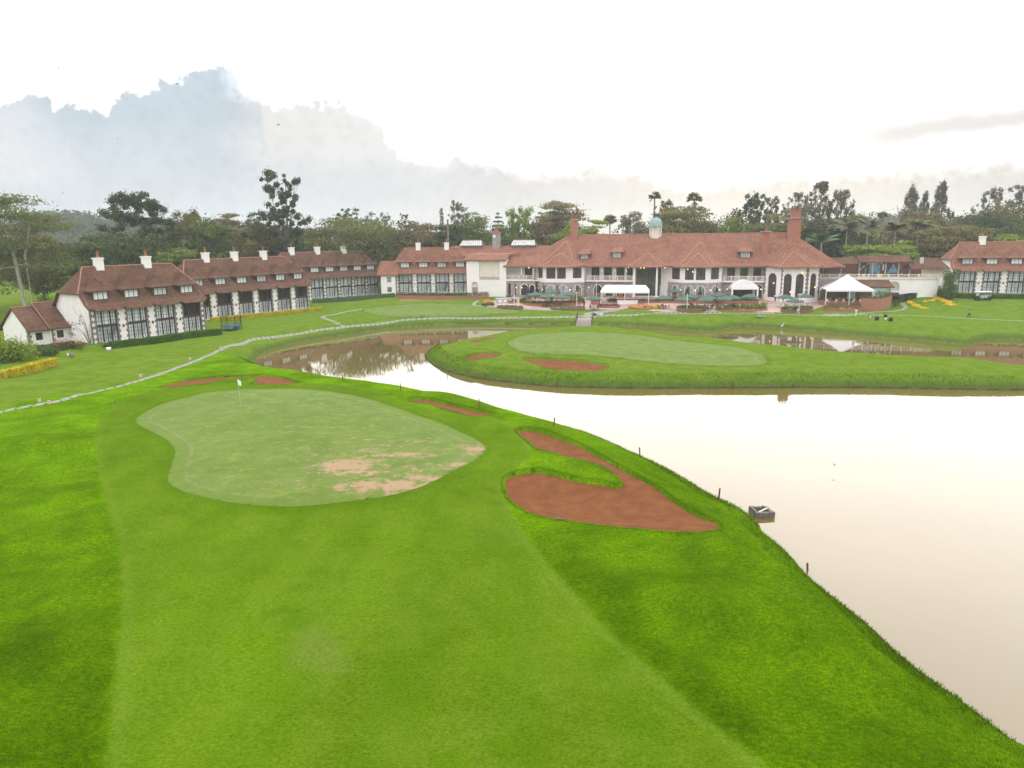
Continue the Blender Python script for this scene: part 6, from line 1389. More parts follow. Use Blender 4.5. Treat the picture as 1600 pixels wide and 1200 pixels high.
def upx(px, py):                    # umbrella apex pixel -> ground position
    z = 2.9
    for _ in range(5): p = at(px, py, z + 2.8); z = float(height(p[None, :2])[0])
    return np.array([p[0], p[1], z + .04])
UM = [(836.5,454,"leftmost green umbrella over the curved planter"),(862,452.6,"green umbrella at the back of the curved planter"),(854,455.5,"green umbrella second from left over the curved planter"),(877,455.5,"green umbrella second from right over the curved planter"),(890,453.6,"rightmost green umbrella over the curved planter"),(928,459,"lone green umbrella just left of the long marquee"),
 (1037,462.6,"green umbrella just right of the long marquee"),(1054,451.5,"back green umbrella by the left end of the right bay"),(1067,464.5,"front green umbrella left of the tall flagpole"),(1080.5,454.4,"back green umbrella behind the tall flagpole"),(1102,465.3,"front green umbrella right of the tall flagpole"),(1107,455.4,"back green umbrella under the right bay windows"),(1121,452.5,"highest back green umbrella left of the arched marquee"),(1132,464,"front green umbrella left of the arched marquee"),(1145,462,"green umbrella overlapping the foot of the arched marquee"),(1171.5,460.3,"green umbrella in front of the arched marquee right side"),
 (1227.5,457.6,"green umbrella before the first pair of tall arches"),(1242.5,467,"low green umbrella before the arched hall by the lamp post"),(1257.5,458,"green umbrella before the right tall arches")]
for i, (px, py, lab) in enumerate(UM):
    g = upx(px, py); place(umb, g, i * .37, lab, "umbrella", "green umbrellas on the clubhouse terrace", 1.08)
    place(tab, g + [.0, -.55, 0], 0, "brown table under the " + lab, "table", "terrace tables")
    for k in range(4):
        a = k * 1.5708 + .4 + i; rr = .95; st = chB if i in (13, 15, 16, 17, 18) else chA
        place(st, g + [rr * math.cos(a), -.55 + rr * math.sin(a), 0], a - 1.5708, "pale chair under an umbrella near the arched hall" if st is chB else "brown wicker chair under a terrace umbrella", "chair", "pale terrace chairs" if st is chB else "brown terrace chairs")
# marquees
def gable_tent(name, label, pl, pr, depth, he, hr, legs, wall=None):
    A = gp(*pl); B = gp(*pr); e = (B - A)[:2]; L = np.hypot(*e); T = thing(name, tuple(A), math.atan2(e[1], e[0]), label, "tent"); mb = MB()
    slab_roof(mb, [[(-.1, -.1, he), (L + .1, -.1, he), (L - .8, depth / 2, hr), (.8, depth / 2, hr)], [(.8, depth / 2, hr), (L - .8, depth / 2, hr), (L + .1, depth + .1, he), (-.1, depth + .1, he)], [(-.1, depth + .1, he), (-.1, -.1, he), (.8, depth / 2, hr)], [(L + .1, -.1, he), (L + .1, depth + .1, he), (L - .8, depth / 2, hr)]], .05)
    mb.box(-.1, L + .1, -.14, -.1, he - .45, he); mb.box(-.1, L + .1, depth + .1, depth + .14, he - .45, he); mb.build("canopy", [M_canvas], T)
    for x in legs:
        for y in (0, depth): q = MB(); q.box(L * x - .07, L * x + .07, y - .07, y + .07, 0, he - .05); q.build("leg", [M_pole], T)
    return T, L
gable_tent("marquee", "long white gabled marquee left of the portico steps", (938.5,476), (1013.5,477.5), 5.5, 3.1, 4.3, (0.005, .5, .995))
A = gp(1143, 471); B = gp(1182, 471); T = thing("arched_marquee", tuple(A), -.1, "white arched marquee in front of the right balcony", "tent"); L = np.hypot(*(B - A)[:2]); mb = MB(); K = 10
front = [(L * k / K, 0, 3.35 + 1.55 * math.sin(math.pi * k / K) ** .8) for k in range(K + 1)]; back = [(x, 5, z) for x, y, z in front]; b0 = front + back
mb.add(b0, [(k, k + 1, K + 2 + k, K + 1 + k) for k in range(K)]); mb.add(front, [tuple(range(K + 1))[::-1]]); mb.box(-.15, L + .15, -.12, -.02, 2.75, 3.35); mb.box(-.15, -.05, 0, 5, 2.75, 3.35); mb.box(L + .05, L + .15, 0, 5, 2.75, 3.35); mb.build("canopy", [M_canvas], T)
for x in (.05, L - .05):
    for y in (.05, 4.9): q = MB(); q.box(x - .16, x + .16, y - .16, y + .16, 0, 2.9); q.build("leg", [M_canvas], T)
A = at(1289, 474, 2.7); B = at(1362, 474, 2.7); L = np.hypot(*(B - A)[:2]); T = thing("pyramid_tent", (A[0], A[1], 2.9), -.2, "big white pyramid tent with scalloped edge right of the arched hall", "tent"); mb = MB(); D_ = L * .68; he, hr = 2.85, 6.0
c = (L / 2, D_ / 2, hr); cs = [(0, 0, he), (L, 0, he), (L, D_, he), (0, D_, he)]
for a, b_ in zip(cs, cs[1:] + cs[:1]):
    m1 = tuple((a[i] + c[i]) / 2 - (.25 if i == 2 else 0) for i in range(3)); m2 = tuple((b_[i] + c[i]) / 2 - (.25 if i == 2 else 0) for i in range(3)); mb.add([a, b_, m2, m1], [(0, 1, 2, 3)]); mb.add([m1, m2, c], [(0, 1, 2)])
for a, b_ in ((cs[0], cs[1]), (cs[1], cs[2])):
    n = 17
    for k in range(n):
        p = [tuple(a[i] + (b_[i] - a[i]) * t for i in range(3)) for t in (k / n, (k + .5) / n, (k + 1) / n)]; mb.add([p[0], (p[0][0], p[0][1], he - .32), (p[1][0], p[1][1], he - .5), (p[2][0], p[2][1], he - .32), p[2]], [(0, 1, 2, 3, 4)])
mb.build("canopy", [M_canvas], T)
for x, y in ((.1, .1), (L - .1, .1), (L - .1, D_ - .1), (.1, D_ - .1), (L * .5, .1)): q = MB(); q.box(x - .07, x + .07, y - .07, y + .07, -.6, he); q.build("leg", [M_pole], T)
q = MB(); q.box(L * .05, L * .98, D_ - .3, D_ - .2, -.3, 2.2); q.build("back_screen", [M_brickdark], T); q = MB(); q.box(L * .55, L * .72, D_ * .6, D_ * .6 + .1, .2, 2.0); q.build("pale_screen", [M_bluepale], T)
ca, sa = math.cos(-.2), math.sin(-.2)
for k in range(16):
    x = L * (.06 + .058 * k); y = .6 + (k % 3) * 1.1; place(chB, (A[0] + x * ca - y * sa, A[1] + x * sa + y * ca, 2.75), k * 1.1, "pale chair under the big pyramid tent", "chair", "pale chairs under the big pyramid tent")
# counter under marquee, buffet unit
g = gp(965.5, 476); e2 = gp(997, 476.5); L = e2[0] - g[0]; T = thing("flower_counter", tuple(g), 0, "white draped counter topped with red flowers under the long marquee", "counter"); mb = MB(); mb.box(0, L, 0, 1.2, 0, .95); mb.build("drape", [M_canvas], T)
leafobj("flowers", leafmesh([(x, .6, 1.0, .5, .5, .18, .4) for x in np.arange(.5, L, .6)], 500, .09, 3), LM['pink'], T)
g = gp(777, 474.5); T = thing("metal_counter", tuple(g), .25, "grey metal outdoor counter beside the orange flowers", "counter"); mb = MB(); mb.box(0, 3.6, 0, 1.5, 0, 1.1); mb.build("body", [M_metal], T); mb = MB(); mb.box(-.15, 3.75, -.15, 1.65, 1.101, 1.2); mb.build("top", [M_glassroof], T)
for x in (.4, 1.6, 2.8): q = MB(); q.box(x, x + .6, -.03, 0, .3, .9); q.build("door_panel", [M_whitepaint], T)
# lamp posts and flagpoles
def pole(px, pb, pt, label, head=True, cat="lamp post", r=.06):
    g = gp(px, pb); h = atY(px, pt, g[1])[2] - g[2]; T = thing("lamp_post" if head else "white_pole", tuple(g), 0, label, cat); mb = MB(); mb.tube([(0, 0, -.2), (0, 0, .35)], r * 2, 8); mb.tube([(0, 0, .351), (0, 0, h)], [r * 1.2, r * .8], 8); mb.build("shaft", [M_pole], T)
    mb = MB()
    if head: mb.box(-.42, .42, -.18, .18, h - .05, h + .12); mb.build("lamp_head", [M_glassroof], T)
    else: mb.lathe([(0, h + .14), (.09, h + .07), (0, h)], 8); mb.build("finial", [M_pole], T)
pole(803.5, 479.5, 444, "white pole at the left end of the terrace", False, "pole"); pole(901, 483.5, 457, "lamp post left of the footbridge", True); pole(931.5, 466, 435, "thin white pole left of the long marquee", False, "pole"); pole(1031, 466, 447, "short white pole right of the portico", False, "pole")
pole(1073, 488, 459, "tall white pole by the clipped planter", False, "pole"); pole(1248, 489.5, 460, "lamp post in front of the arched hall", True)
# potted cypresses
M_bluepot = mat("blue_glazed_pot", (.03, .10, .30), .3)
def cypress(u, v, label, blue):
    x, y = cw(u, v); T = thing("potted_cypress", (x, y, ZB), 0, label, "potted tree"); mb = MB(); mb.lathe([(0, 0), (.42, 0), (.5, .5), (.55, .95), (.48, .95), (.4, .85), (0, .85)], 12); mb.build("pot", [M_bluepot if blue else M_pot], T, True)
    cl = [(0, 0, z, r_, r_, .3, rng.uniform(.2, .6)) for z, r_ in [(1.1, .55), (1.4, .52), (1.7, .44), (2.0, .36), (2.3, .28), (2.6, .2), (2.9, .12), (3.1, .07)]]; leafobj("foliage", leafmesh(cl, 500, .1, int(u * 10) % 99), LM['dark'], T)
for u, v, lab, bl in [(4.5, -.6, "cone cypress in a blue pot at the left stone arch", True), (6.9, -.8, "cone cypress left of the left bay", False), (8.9, -2.6, "cone cypress before the left bay left corner", False), (12.2, -2.6, "cone cypress before the left bay middle", False), (16.9, -1.6, "cone cypress before the left bay right face", False), (21.7, .8, "cone cypress under the middle balcony, left one", False), (27.3, .8, "cone cypress under the middle balcony, right one", False), (40.2, -1.4, "cone cypress at the right bay left face", False), (43.2, -2.6, "cone cypress at the right bay front left arch", False), (46.0, -2.6, "cone cypress at the right bay front right arch", False), (49.8, -1.2, "cone cypress at the right bay right face", False)]: cypress(u, v, lab, bl)

# ------------------------------------------------------------------ footbridge
nl, nr_ = at(899, 511.5, 1.35), at(924, 511.5, 1.35); fl, fr = at(904.5, 497.5, 2.15), at(925, 497.5, 2.15); A = (nl + nr_) / 2; B = (fl + fr) / 2; e = (B - A)[:2]; L = np.hypot(*e); hw2 = np.hypot(*(nr_ - nl)[:2]) / 2
T = thing("footbridge", (A[0], A[1], 1.2), math.atan2(e[1], e[0]), "small humped wooden footbridge onto the island green", "bridge"); n = int(L / .22); mb = MB(); prof = lambda t: .25 + .75 * t + .35 * math.sin(math.pi * t)
for k in range(n):
    x0, x1 = L * k / n, L * (k + 1) / n - .02; z = prof((k + .5) / n); mb.box(x0, x1, -hw2, hw2, z - .06, z)
M_rail = mat("dark_rail_timber", (.10, .065, .055), .8, .2, 4); M_plank = mat("weathered_planks", (.34, .27, .25), .85, .18, 3); mb.build("deck", [M_plank], T)
for s in (-1, 1):
    mb = MB(); mb.tube([(L * t, s * hw2 * .96, prof(t) - .16) for t in np.linspace(0, 1, 9)], .12, 5); mb.build("beam", [M_quoin], T)
    mb = MB(); mb.tube([(L * t, s * (hw2 + .02), prof(t) + 1.1 + .15 * math.sin(math.pi * t)) for t in np.linspace(0, 1, 9)], .09, 6); mb.tube([(L * t, s * (hw2 + .02), prof(t) + .5) for t in np.linspace(0, 1, 9)], .04, 6)
    for t in np.linspace(.02, .98, 7): mb.box(L * t - .06, L * t + .06, s * (hw2 + .02) - .05, s * (hw2 + .02) + .05, prof(t) - .1, prof(t) + 1.2)
    mb.build("railing", [M_rail], T)
    for t in (.3, .7): q = MB(); q.box(L * t - .09, L * t + .09, s * hw2 * .8 - .09, s * hw2 * .8 + .09, -2.0, prof(t) - .1); q.build("pile", [M_quoin], T)

# ------------------------------------------------------------------ people
M_skin = mat("dark_skin", (.09, .045, .028), .6); M_skin2 = mat("brown_skin", (.22, .12, .08), .6); M_hair = mat("black_hair", (.012, .010, .010), .6)
def skin_body(name, nodes, edges, M, parent, sub=2):
    me = bpy.data.meshes.new(name); me.from_pydata([n_[0] for n_ in nodes], edges, []); o = bpy.data.objects.new(name, me); COL.objects.link(o); o.parent = parent
    md = o.modifiers.new("skin", 'SKIN'); md.use_smooth_shade = True
    for i, n_ in enumerate(nodes): o.data.skin_vertices[0].data[i].radius = (n_[1], n_[2] if len(n_) > 2 else n_[1])
    o.data.skin_vertices[0].data[0].use_root = True; s_ = o.modifiers.new("sub", 'SUBSURF'); s_.levels = sub; s_.render_levels = sub; me.materials.append(M); return o
def person(loc, face, label, shirt, trousers, skin, stride=.25, armup=False, hair=True):
    T = thing("person", tuple(loc), face, label, "person"); st = stride
    N = [((0, 0, .95), .13, .10), ((0, 0, 1.15), .13, .09), ((0, 0, 1.35), .16, .10), ((0, 0, 1.48), .06, .06), ((0, -.01, 1.56), .07, .08), ((0, -.01, 1.66), .085, .10), ((0, -.01, 1.74), .05, .06),
         ((.18, 0, 1.41), .055), ((.24, -st * .4, 1.15), .042), ((.24, -st * .9, .92), .032), ((.245, -st, .84), .028), ((-.18, 0, 1.41), .055), ((-.24, st * .3, 1.15), .042), ((-.24, st * .5, .92), .032), ((-.245, st * .5, .84), .028),
         ((.09, 0, .88), .09), ((.10, st * .6, .48), .06), ((.10, st * 1.2, .10), .04), ((.10, st * 1.2 - .14, .04), .035), ((-.09, 0, .88), .09), ((-.10, -st * .5, .48), .06), ((-.10, -st * .7, .10), .04), ((-.10, -st * .7 - .14, .04), .035)]
    if armup: N[8] = ((.26, -.12, 1.25), .042); N[9] = ((.16, -.3, 1.32), .032); N[10] = ((.12, -.34, 1.34), .028)
    E = [(0,1),(1,2),(2,3),(3,4),(4,5),(5,6),(2,7),(7,8),(8,9),(9,10),(2,11),(11,12),(12,13),(13,14),(0,15),(15,16),(16,17),(17,18),(0,19),(19,20),(20,21),(21,22)]
    skin_body("body", N, E, skin, T)
    sh = [((0, 0, .96), .15, .12), ((0, 0, 1.16), .145, .105), ((0, 0, 1.35), .175, .115), ((0, 0, 1.44), .09, .08), ((.19, 0, 1.41), .07), tuple([N[8][0], .058]), ((-.19, 0, 1.41), .07), tuple([N[12][0], .058])]
    skin_body("shirt", sh, [(0,1),(1,2),(2,3),(2,4),(4,5),(2,6),(6,7)], shirt, T)
    tr = [((0, 0, .95), .145, .12), ((.09, 0, .86), .105), ((.10, st * .6, .48), .078), ((.10, st * 1.15, .13), .06), ((-.09, 0, .86), .105), ((-.10, -st * .5, .48), .078), ((-.10, -st * .66, .13), .06)]
    skin_body("trousers", tr, [(0,1),(1,2),(2,3),(0,4),(4,5),(5,6)], trousers, T)
    if hair: h = MB(); h.lathe([(0, 1.79), (.07, 1.77), (.10, 1.70), (.105, 1.64), (.09, 1.58)], 10); h.build("hair", [M_hair], T, True)
    return T
M_black = mat("black_cloth", (.018, .018, .020), .8); M_greycloth = mat("lilac_grey_cloth", (.30, .30, .36), .8); M_whitecloth = mat("white_cloth", (.72, .72, .75), .8); M_redcloth = mat("yellow_cloth", (.6, .45, .08), .8)
person(gp(1513.5, 497.5), 1.4, "person in grey top and black trousers walking along the path", M_greycloth, M_black, M_skin, .3)
person(gp(1337, 495.5), .4, "person in white clothes standing by the path below the big tent", M_whitecloth, M_whitecloth, M_skin2, .1)
person(gp(912.5, 480.5), .2, "person in dark clothes standing right of the curved planter", M_black, M_black, M_skin, .08)
person(gp(1211, 471), 2.8, "person in white shirt and black trousers before the first tall arch", M_whitecloth, M_black, M_skin, .1)
person(gp(1216.5, 471.5), 1.2, "person in yellow top before the first tall arch", M_redcloth, M_black, M_skin2, .1)
person(gp(1223, 472), -1.8, "second waiter in white shirt beside the umbrella near the tall arches", M_whitecloth, M_black, M_skin, .15, True)

# ------------------------------------------------------------------ golf cart
g = gp(1535.5, 469); T = thing("golf_cart", tuple(g), .05, "dark six seat golf cart with white roof parked by the hedge", "golf cart"); mb = MB()
mb.prism([(-1.9, -.55), (1.75, -.55), (1.75, .55), (-1.9, .55)], .30, .52); mb.prism([(-1.95, -.5), (-1.1, -.55), (-1.1, .55), (-1.95, .5)], .52, .95, 0, [(-1.75, -.4), (-1.15, -.5), (-1.15, .5), (-1.75, .4)]); mb.prism([(.95, -.55), (1.8, -.55), (1.8, .55), (.95, .55)], .52, .85); mb.build("body", [M_black], T)
mb = MB(); mb.prism([(-1.6, -.62), (1.55, -.62), (1.55, .62), (-1.6, .62)], 1.86, 1.97, 0, [(-1.45, -.52), (1.4, -.52), (1.4, .52), (-1.45, .52)]); mb.build("roof", [M_whitepaint], T)
for x in (-.45, .35, 1.15): mb = MB(); mb.box(x - .2, x + .2, -.5, .5, .53, .72); mb.box(x + .2, x + .28, -.5, .5, .72, 1.15); mb.build("seat", [M_seat], T)
for x in (-1.35, 1.35):
    for y in (-.56, .56):
        q = MB(); q.tube([(x * .93, y * .95, .6), (x, y * .95, 1.87)], .025, 5); q.build("post", [M_metal], T); w_ = MB(); w_.tube([(x, y - .09 * np.sign(y), .24), (x, y + .06 * np.sign(y), .24)], .24, 14); w_.build("wheel", [M_black], T)
mb = MB(); mb.add([(-1.32, -.5, .95), (-1.32, .5, .95), (-1.42, .5, 1.84), (-1.42, -.5, 1.84)], [(0, 1, 2, 3)]); mb.build("windscreen", [M_bluepale], T)

# ------------------------------------------------------------------ golf things
g = gp(376, 632); T = thing("golf_flag", tuple(g + [0, 0, .02]), 0, "white golf flag standing on the near green", "golf flag"); hfl = atY(373, 592.5, g[1])[2] - g[2]
mb = MB(); mb.tube([(0, 0, -.1), (-.1, .0, hfl)], .018, 6); mb.build("stick", [M_metal], T); mb = MB(); V = [];  nn_ = 8
for k in range(nn_ + 1):
    t = k / nn_; V += [(-.10 + .30 * t, .05 * math.sin(t * 7), hfl - .02 - .16 * t), (-.08 + .30 * t, .05 * math.sin(t * 7 + .6), hfl - .56 - .12 * t)]
mb.add(V, [(2*k, 2*k+1, 2*k+3, 2*k+2) for k in range(nn_)]); mb.add([(x, y + .012, z) for x, y, z in V], [(2*k+2, 2*k+3, 2*k+1, 2*k) for k in range(nn_)]); mb.build("flag", [M_canvas], T)
M_stake = mat("red_brown_stake", (.16, .045, .035), .7, .3, 9)
sk = MB(); sk.prism([(-.04, -.04), (.04, -.04), (.04, .04), (-.04, .04)], -.4, .78, 0); sk.prism([(-.04, -.04), (.04, -.04), (.04, .04), (-.04, .04)], .7801, .84, 0, [(-.01, -.01), (.01, -.01), (.01, .01), (-.01, .01)]); skd = None
for px, py, lab in [(536,594,"second bank stake, near the far tip of the lake"),(487,587,"first bank stake at the narrow tip of the lake"),(629,609,"bank stake left of the small slim bunker"),(752,634,"bank stake right above the slim bunker"),(868,662,"bank stake above the upper arm of the big bunker"),(1003,710,"bank stake beside the neck of the big bunker"),(1126,776,"bank stake just above the stone basin"),(1265,892,"nearest bank stake beyond the big bunker"),(758,590,"stake on the island edge left of its big bunker"),(870,601,"stake on the island edge below its big bunker"),(698,560,"stake at the island tip"),(1145,603,"stake on the island edge below the green's right end"),(1326,604,"stake on the island edge near the frame's right third")]:
    g = gp(px - (3 if py > 600 and px > 600 and py < 900 and 'island' not in lab else 0), py + (5 if py > 640 else 2))
    if skd is None: o = sk.build("stake", [M_stake]); skd = o.data
    else: o = bpy.data.objects.new("stake", skd); COL.objects.link(o)
    o.location = tuple(g); o.rotation_euler = (rng.normal() * .05, rng.normal() * .07, .3); tag(o, lab, "stake", "hazard stakes along the banks")
# stone marker blocks beside the path
M_mark = mat("sandy_marker", (.50, .38, .24), .9); mk = MB(); mk.prism([(-.16, -.12), (.16, -.12), (.16, .12), (-.16, .12)], -.1, .34, 0, [(-.11, -.08), (.11, -.08), (.11, .08), (-.11, .08)]); md_ = None
for px, py, lab in [(62,628,"sandy marker block on the lawn left of the others"),(77,631,"sandy marker block touching the slab path"),(220,589,"sandy marker block above the path middle"),(297,562,"sandy marker block above the path by the flowers"),(345,545,"sandy marker block above the path below the hedge end"),(411,529,"sandy marker block near the path bend"),(486,518,"sandy marker block before the path fork")]:
    g = gp(px, py)
    if md_ is None: o = mk.build("marker_block", [M_mark]); md_ = o.data
    else: o = bpy.data.objects.new("marker_block", md_); COL.objects.link(o)
    o.location = tuple(g); o.rotation_euler = (0, 0, rng.random()); tag(o, lab, "marker", "marker blocks beside the slab path")
# rakes
M_rake = mat("rake_wood", (.15, .11, .08), .8)
for (p0, p1, lab) in [((872, 812.5), (886, 813.5), "rake lying on the lower rim of the big bunker"), ((942, 728), (952, 732), "rake on the grass tongue of the big bunker")]:
    a, b_ = gp(*p0), gp(*p1); T = thing("bunker_rake", tuple(a), 0, lab, "rake"); mb = MB(); mb.tube([(0, 0, .08), tuple((b_ - a) + [0, 0, .08])], .035, 6); mb.build("handle", [M_rake], T); d_ = (b_ - a); mb = MB(); mb.tube([(-d_[1] * .25, d_[0] * .25, .1), (d_[1] * .25, -d_[0] * .25, .1)], .05, 6); mb.build("head", [M_rake], T)
# stone basin in the lake
M_old = mat("old_stone", (.085, .078, .068), .95, .35, 2.5, .04, 6, color2=(.20, .18, .155))
a = at(1196, 811, .25); b_ = at(1221, 809, .25); e = (b_ - a)[:2]; L = 1.9; T = thing("stone_basin", (*at(1182, 810, 0)[:2], 0), .05, "broken square stone basin standing in the lake by the bank", "stone basin"); mb = MB()
Wd = 1.9; Ln = 2.0; t_ = .3
mb.box(0, Ln, 0, t_, -1.2, .62); mb.box(Ln - t_, Ln, t_, Wd, -1.2, .55); mb.box(0, t_, t_, Wd, -1.2, .66); mb.build("wall", [M_old], T)
mb = MB()
for k in range(9): x = .35 + k * .17; mb.obox((x, Wd - .12 + .05 * math.sin(k * 3)), .3 * math.sin(k), .13, .14, -.8, .52 + .12 * math.sin(k * 2.1)); 
mb.build("rubble_wall", [M_old], T); mb = MB(); mb.box(t_, Ln - t_, t_, Wd - .2, -1, .18); mb.build("silt", [M_frame], T); mb = MB(); mb.tube([(.35, .5, .45), (1.7, 1.2, .62)], .09, 5); mb.build("broken_beam", [M_cream], T); T.scale = (.64, .64, .6); T.rotation_euler = (0, .02, .12)
shrub(1186, 806, 26, 22, 'green', "tuft of green weeds between the bank and the stone basin", 700, .07)
# bench slab on the lawn, board and speaker set
g = gp(1183, 497.5); T = thing("stone_bench", tuple(g), -.06, "low grey stone bench on the lawn below the terrace", "bench"); mb = MB(); mb.box(0, 2.9, 0, .7, .3, .42); mb.build("seat", [M_slab], T)
for x in (.3, 2.4): q = MB(); q.box(x, x + .25, .08, .62, -.1, .3); q.build("leg", [M_old], T)
for k, (px, py, lab) in enumerate([(1370, 500.5, "dark square loudspeaker between the two board stands"), (1391.5, 502, "dark square loudspeaker at the right end of the group")]):
    g = gp(px, py); T = thing("loudspeaker", tuple(g), .1, lab, "loudspeaker"); mb = MB(); mb.prism([(-.3, -.25), (.3, -.25), (.3, .25), (-.3, .25)], 0, .7, 0, [(-.27, -.2), (.27, -.2), (.27, .22), (-.27, .22)]); mb.build("cabinet", [M_black], T); mb = MB(); mb.lathe([(0, 0), (.17, .0), (.17, .02), (0, .02)], 12); q = MB(); q.v = [(x, -.245 - z, .35 + y) for x, y, z in mb.v]; q.f = mb.f; q.m = mb.m; q.build("cone", [M_frame], T)
for k, (px, py, lab) in enumerate([(1357, 499, "thin dark post stand left of the loudspeakers"), (1380.5, 500.5, "dark board on a thin post between the loudspeakers")]):
    g = gp(px, py); T = thing("board_stand", tuple(g), .1, lab, "sign stand"); mb = MB(); mb.tube([(0, 0, 0), (0, 0, 1.35)], .04, 6); mb.build("post", [M_black], T); mb = MB(); mb.box(.05, .65 if k else .5, -.03, .03, .55 if k else .2, 1.05 if k else .75); mb.build("board", [M_black if k else M_metal], T)
    if k: mb = MB(); mb.box(.1, .6, -.05, -.031, .2, .5); mb.build("lower_board", [M_whitepaint], T)
for px, py, M, lab in [(939.5, 493, M_bluepale, "small teal and white sign right of the footbridge"), (929.5, 494, M_mnavy, "small navy box beside the footbridge railing")]:
    g = gp(px, py); T = thing("lawn_sign", tuple(g), 0, lab, "sign"); mb = MB(); mb.box(-.35, .35, -.04, .04, .12, .55); mb.build("board", [M], T); mb = MB(); mb.box(-.3, -.25, -.02, .02, -.1, .12); mb.box(.25, .3, -.02, .02, -.1, .12); mb.build("legs", [M_metal], T)
# trampoline
g = gp(362, 515); T = thing("trampoline", tuple(g + [0, 0, 0]), 0, "round netted trampoline with coloured skirt on the lawn", "trampoline"); mb = MB(); Rt = 1.75
mb.lathe([(0, .75), (Rt - .2, .75), (Rt, .78), (Rt, .70), (Rt - .3, .68)], 20); mb.build("mat", [M_mnavy], T)
for nm_, a0, M in (("skirt_panel", 0, M_redp := mat("pink_skirt", (.5, .08, .2), .8)), ("skirt_panel", 1, mat("green_skirt", (.06, .25, .09), .8)), ("skirt_panel", 2, mat("blue_skirt", (.03, .06, .18), .8))):
    mb = MB()
    for k in range(4): a = 3.3 + a0 * .95 + k * .22; b1 = a + .22; mb.add([(Rt * math.cos(a), Rt * math.sin(a), .3), (Rt * math.cos(b1), Rt * math.sin(b1), .3), (Rt * math.cos(b1), Rt * math.sin(b1), .7), (Rt * math.cos(a), Rt * math.sin(a), .7)], [(0, 1, 2, 3)])
    mb.build(nm_, [M], T)
for k in range(8):
    a = k * .785; q = MB(); q.tube([(Rt * 1.03 * math.cos(a), Rt * 1.03 * math.sin(a), 0), (Rt * 1.03 * math.cos(a), Rt * 1.03 * math.sin(a), 2.5)], .04, 6); q.build("net_pole", [M_black], T)
mb = MB()
for z in (1.1, 1.5, 1.9, 2.3, 2.48): mb.tube([(Rt * 1.0 * math.cos(k * .314), Rt * 1.0 * math.sin(k * .314), z) for k in range(21)], .012, 4, cap=False)
for k in range(40): a = k * .157; mb.tube([(Rt * math.cos(a), Rt * math.sin(a), .8), (Rt * math.cos(a), Rt * math.sin(a), 2.48)], .010, 3, cap=False)
mb.build("safety_net", [M_black], T)

# ------------------------------------------------------------------ hedges, flowers, climbers
hedge("clipped_hedge", gp(177, 545), gp(348, 523), 1.3, .95, 'hedge', "clipped green hedge in front of the nearest guest wing", 9000, .11)
hedge("golden_hedge", gp(333, 503), gp(505, 485.5), 1.2, .75, 'yellow', "yellow hedge in front of the long second guest wing", 7000, .12)
hedge("grey_hedge", gp(488, 474), gp(618, 464.5), 1.6, .95, 'greyhedge', "grey green hedge in front of the third guest wing", 6000, .13)
hedge("golden_hedge", gp(-40, 606), gp(92, 570), 1.0, .9, 'yellow', "bright yellow hedge cut by the left edge", 8000, .10)
hedge("clipped_hedge", gp(1498, 466.5), gp(1640, 468.5), 1.3, 1.0, 'hedge', "clipped green hedge in front of the right guest wing", 4500, .13)
shrub(8, 566, 86, 40, 'lime', "big yellow green bush at the left edge above the yellow hedge", 5200, .16); shrub(74, 556, 44, 13, 'dark', "low dark bushes between cottage and yellow hedge", 1400, .11)
shrub(62, 549, 36, 12, 'hedge', "dark green low bush in front of the cottage left window", 1200, .1); shrub(106, 546, 60, 15, 'dark', "dark leaved bed under the pink flowers by the cottage", 1800, .1)
shrub(112, 543, 64, 15, 'pink', "row of pink flowers along the cottage wall", 650, .09, "flower_row", "flowers"); shrub(167, 543.5, 17, 9, 'hedge', "small round pale bush at the end of the clipped hedge", 500, .09)
g = gp(170, 547.5); T = thing("plant_tub", tuple(g), 0, "white plant tub at the end of the clipped hedge", "plant tub"); mb = MB(); mb.lathe([(0, 0), (.28, 0), (.36, .45), (.3, .45), (.26, .35), (0, .35)], 12); mb.build("tub", [M_whitepaint], T, True)
g = gp(112, 558.5); T = thing("lawn_ornament", tuple(g), 0, "white and brown bird shaped pot on the lawn before the cottage", "ornament"); mb = MB(); mb.lathe([(0, 0), (.26, .02), (.34, .3), (.24, .6), (.12, .72), (0, .74)], 12); mb.build("pot", [M_quoin], T, True); mb = MB(); mb.tube([(-.2, 0, .25), (-.5, 0, .45), (-.55, 0, .62)], [.16, .1, .04], 7); mb.build("white_tail", [M_whitepaint], T, True)
# ivy column and hedges by the right wing
x, y = cw(99.6, 1.0); g = np.array([x, y, 3.0]); cl = [(rng.uniform(-1.4, 1.4), rng.uniform(-.8, .5), z, .8, .6, .7, rng.uniform(.2, .8)) for z in np.arange(.3, 6.6, .11)]; T = thing("ivy_column", tuple(g), 0, "tall column of ivy at the corner of the right guest wing", "climbing plant"); leafobj("foliage", leafmesh(cl, 4200, .14, 4), LM['hedge'], T); mb = MB(); mb.tube([(0, 0, -.3), (.1, 0, 5)], .12, 6); mb.build("stem", [M_bark], T)
hedge("dark_hedge", gp(1404, 474), gp(1456, 462), 1.8, 1.5, 'dark', "dark rounded hedge climbing along the white terrace wall", 3600, .14); shrub(1466, 463.5, 38, 17, 'dark', "dark dome shaped bush below the ivy column", 1700, .13); shrub(1488, 465, 22, 10, 'maroon', "reddish bush between the dome bush and the clipped hedge", 700, .1)
shrub(1398, 479, 14, 13, 'olive', "brownish bush at the garage opening", 500, .1); shrub(1378, 470, 26, 10, 'green', "green shrub on top of the tall brick wall", 700, .1, loc=gp(1378, 482) + [0, .6, 2.55])
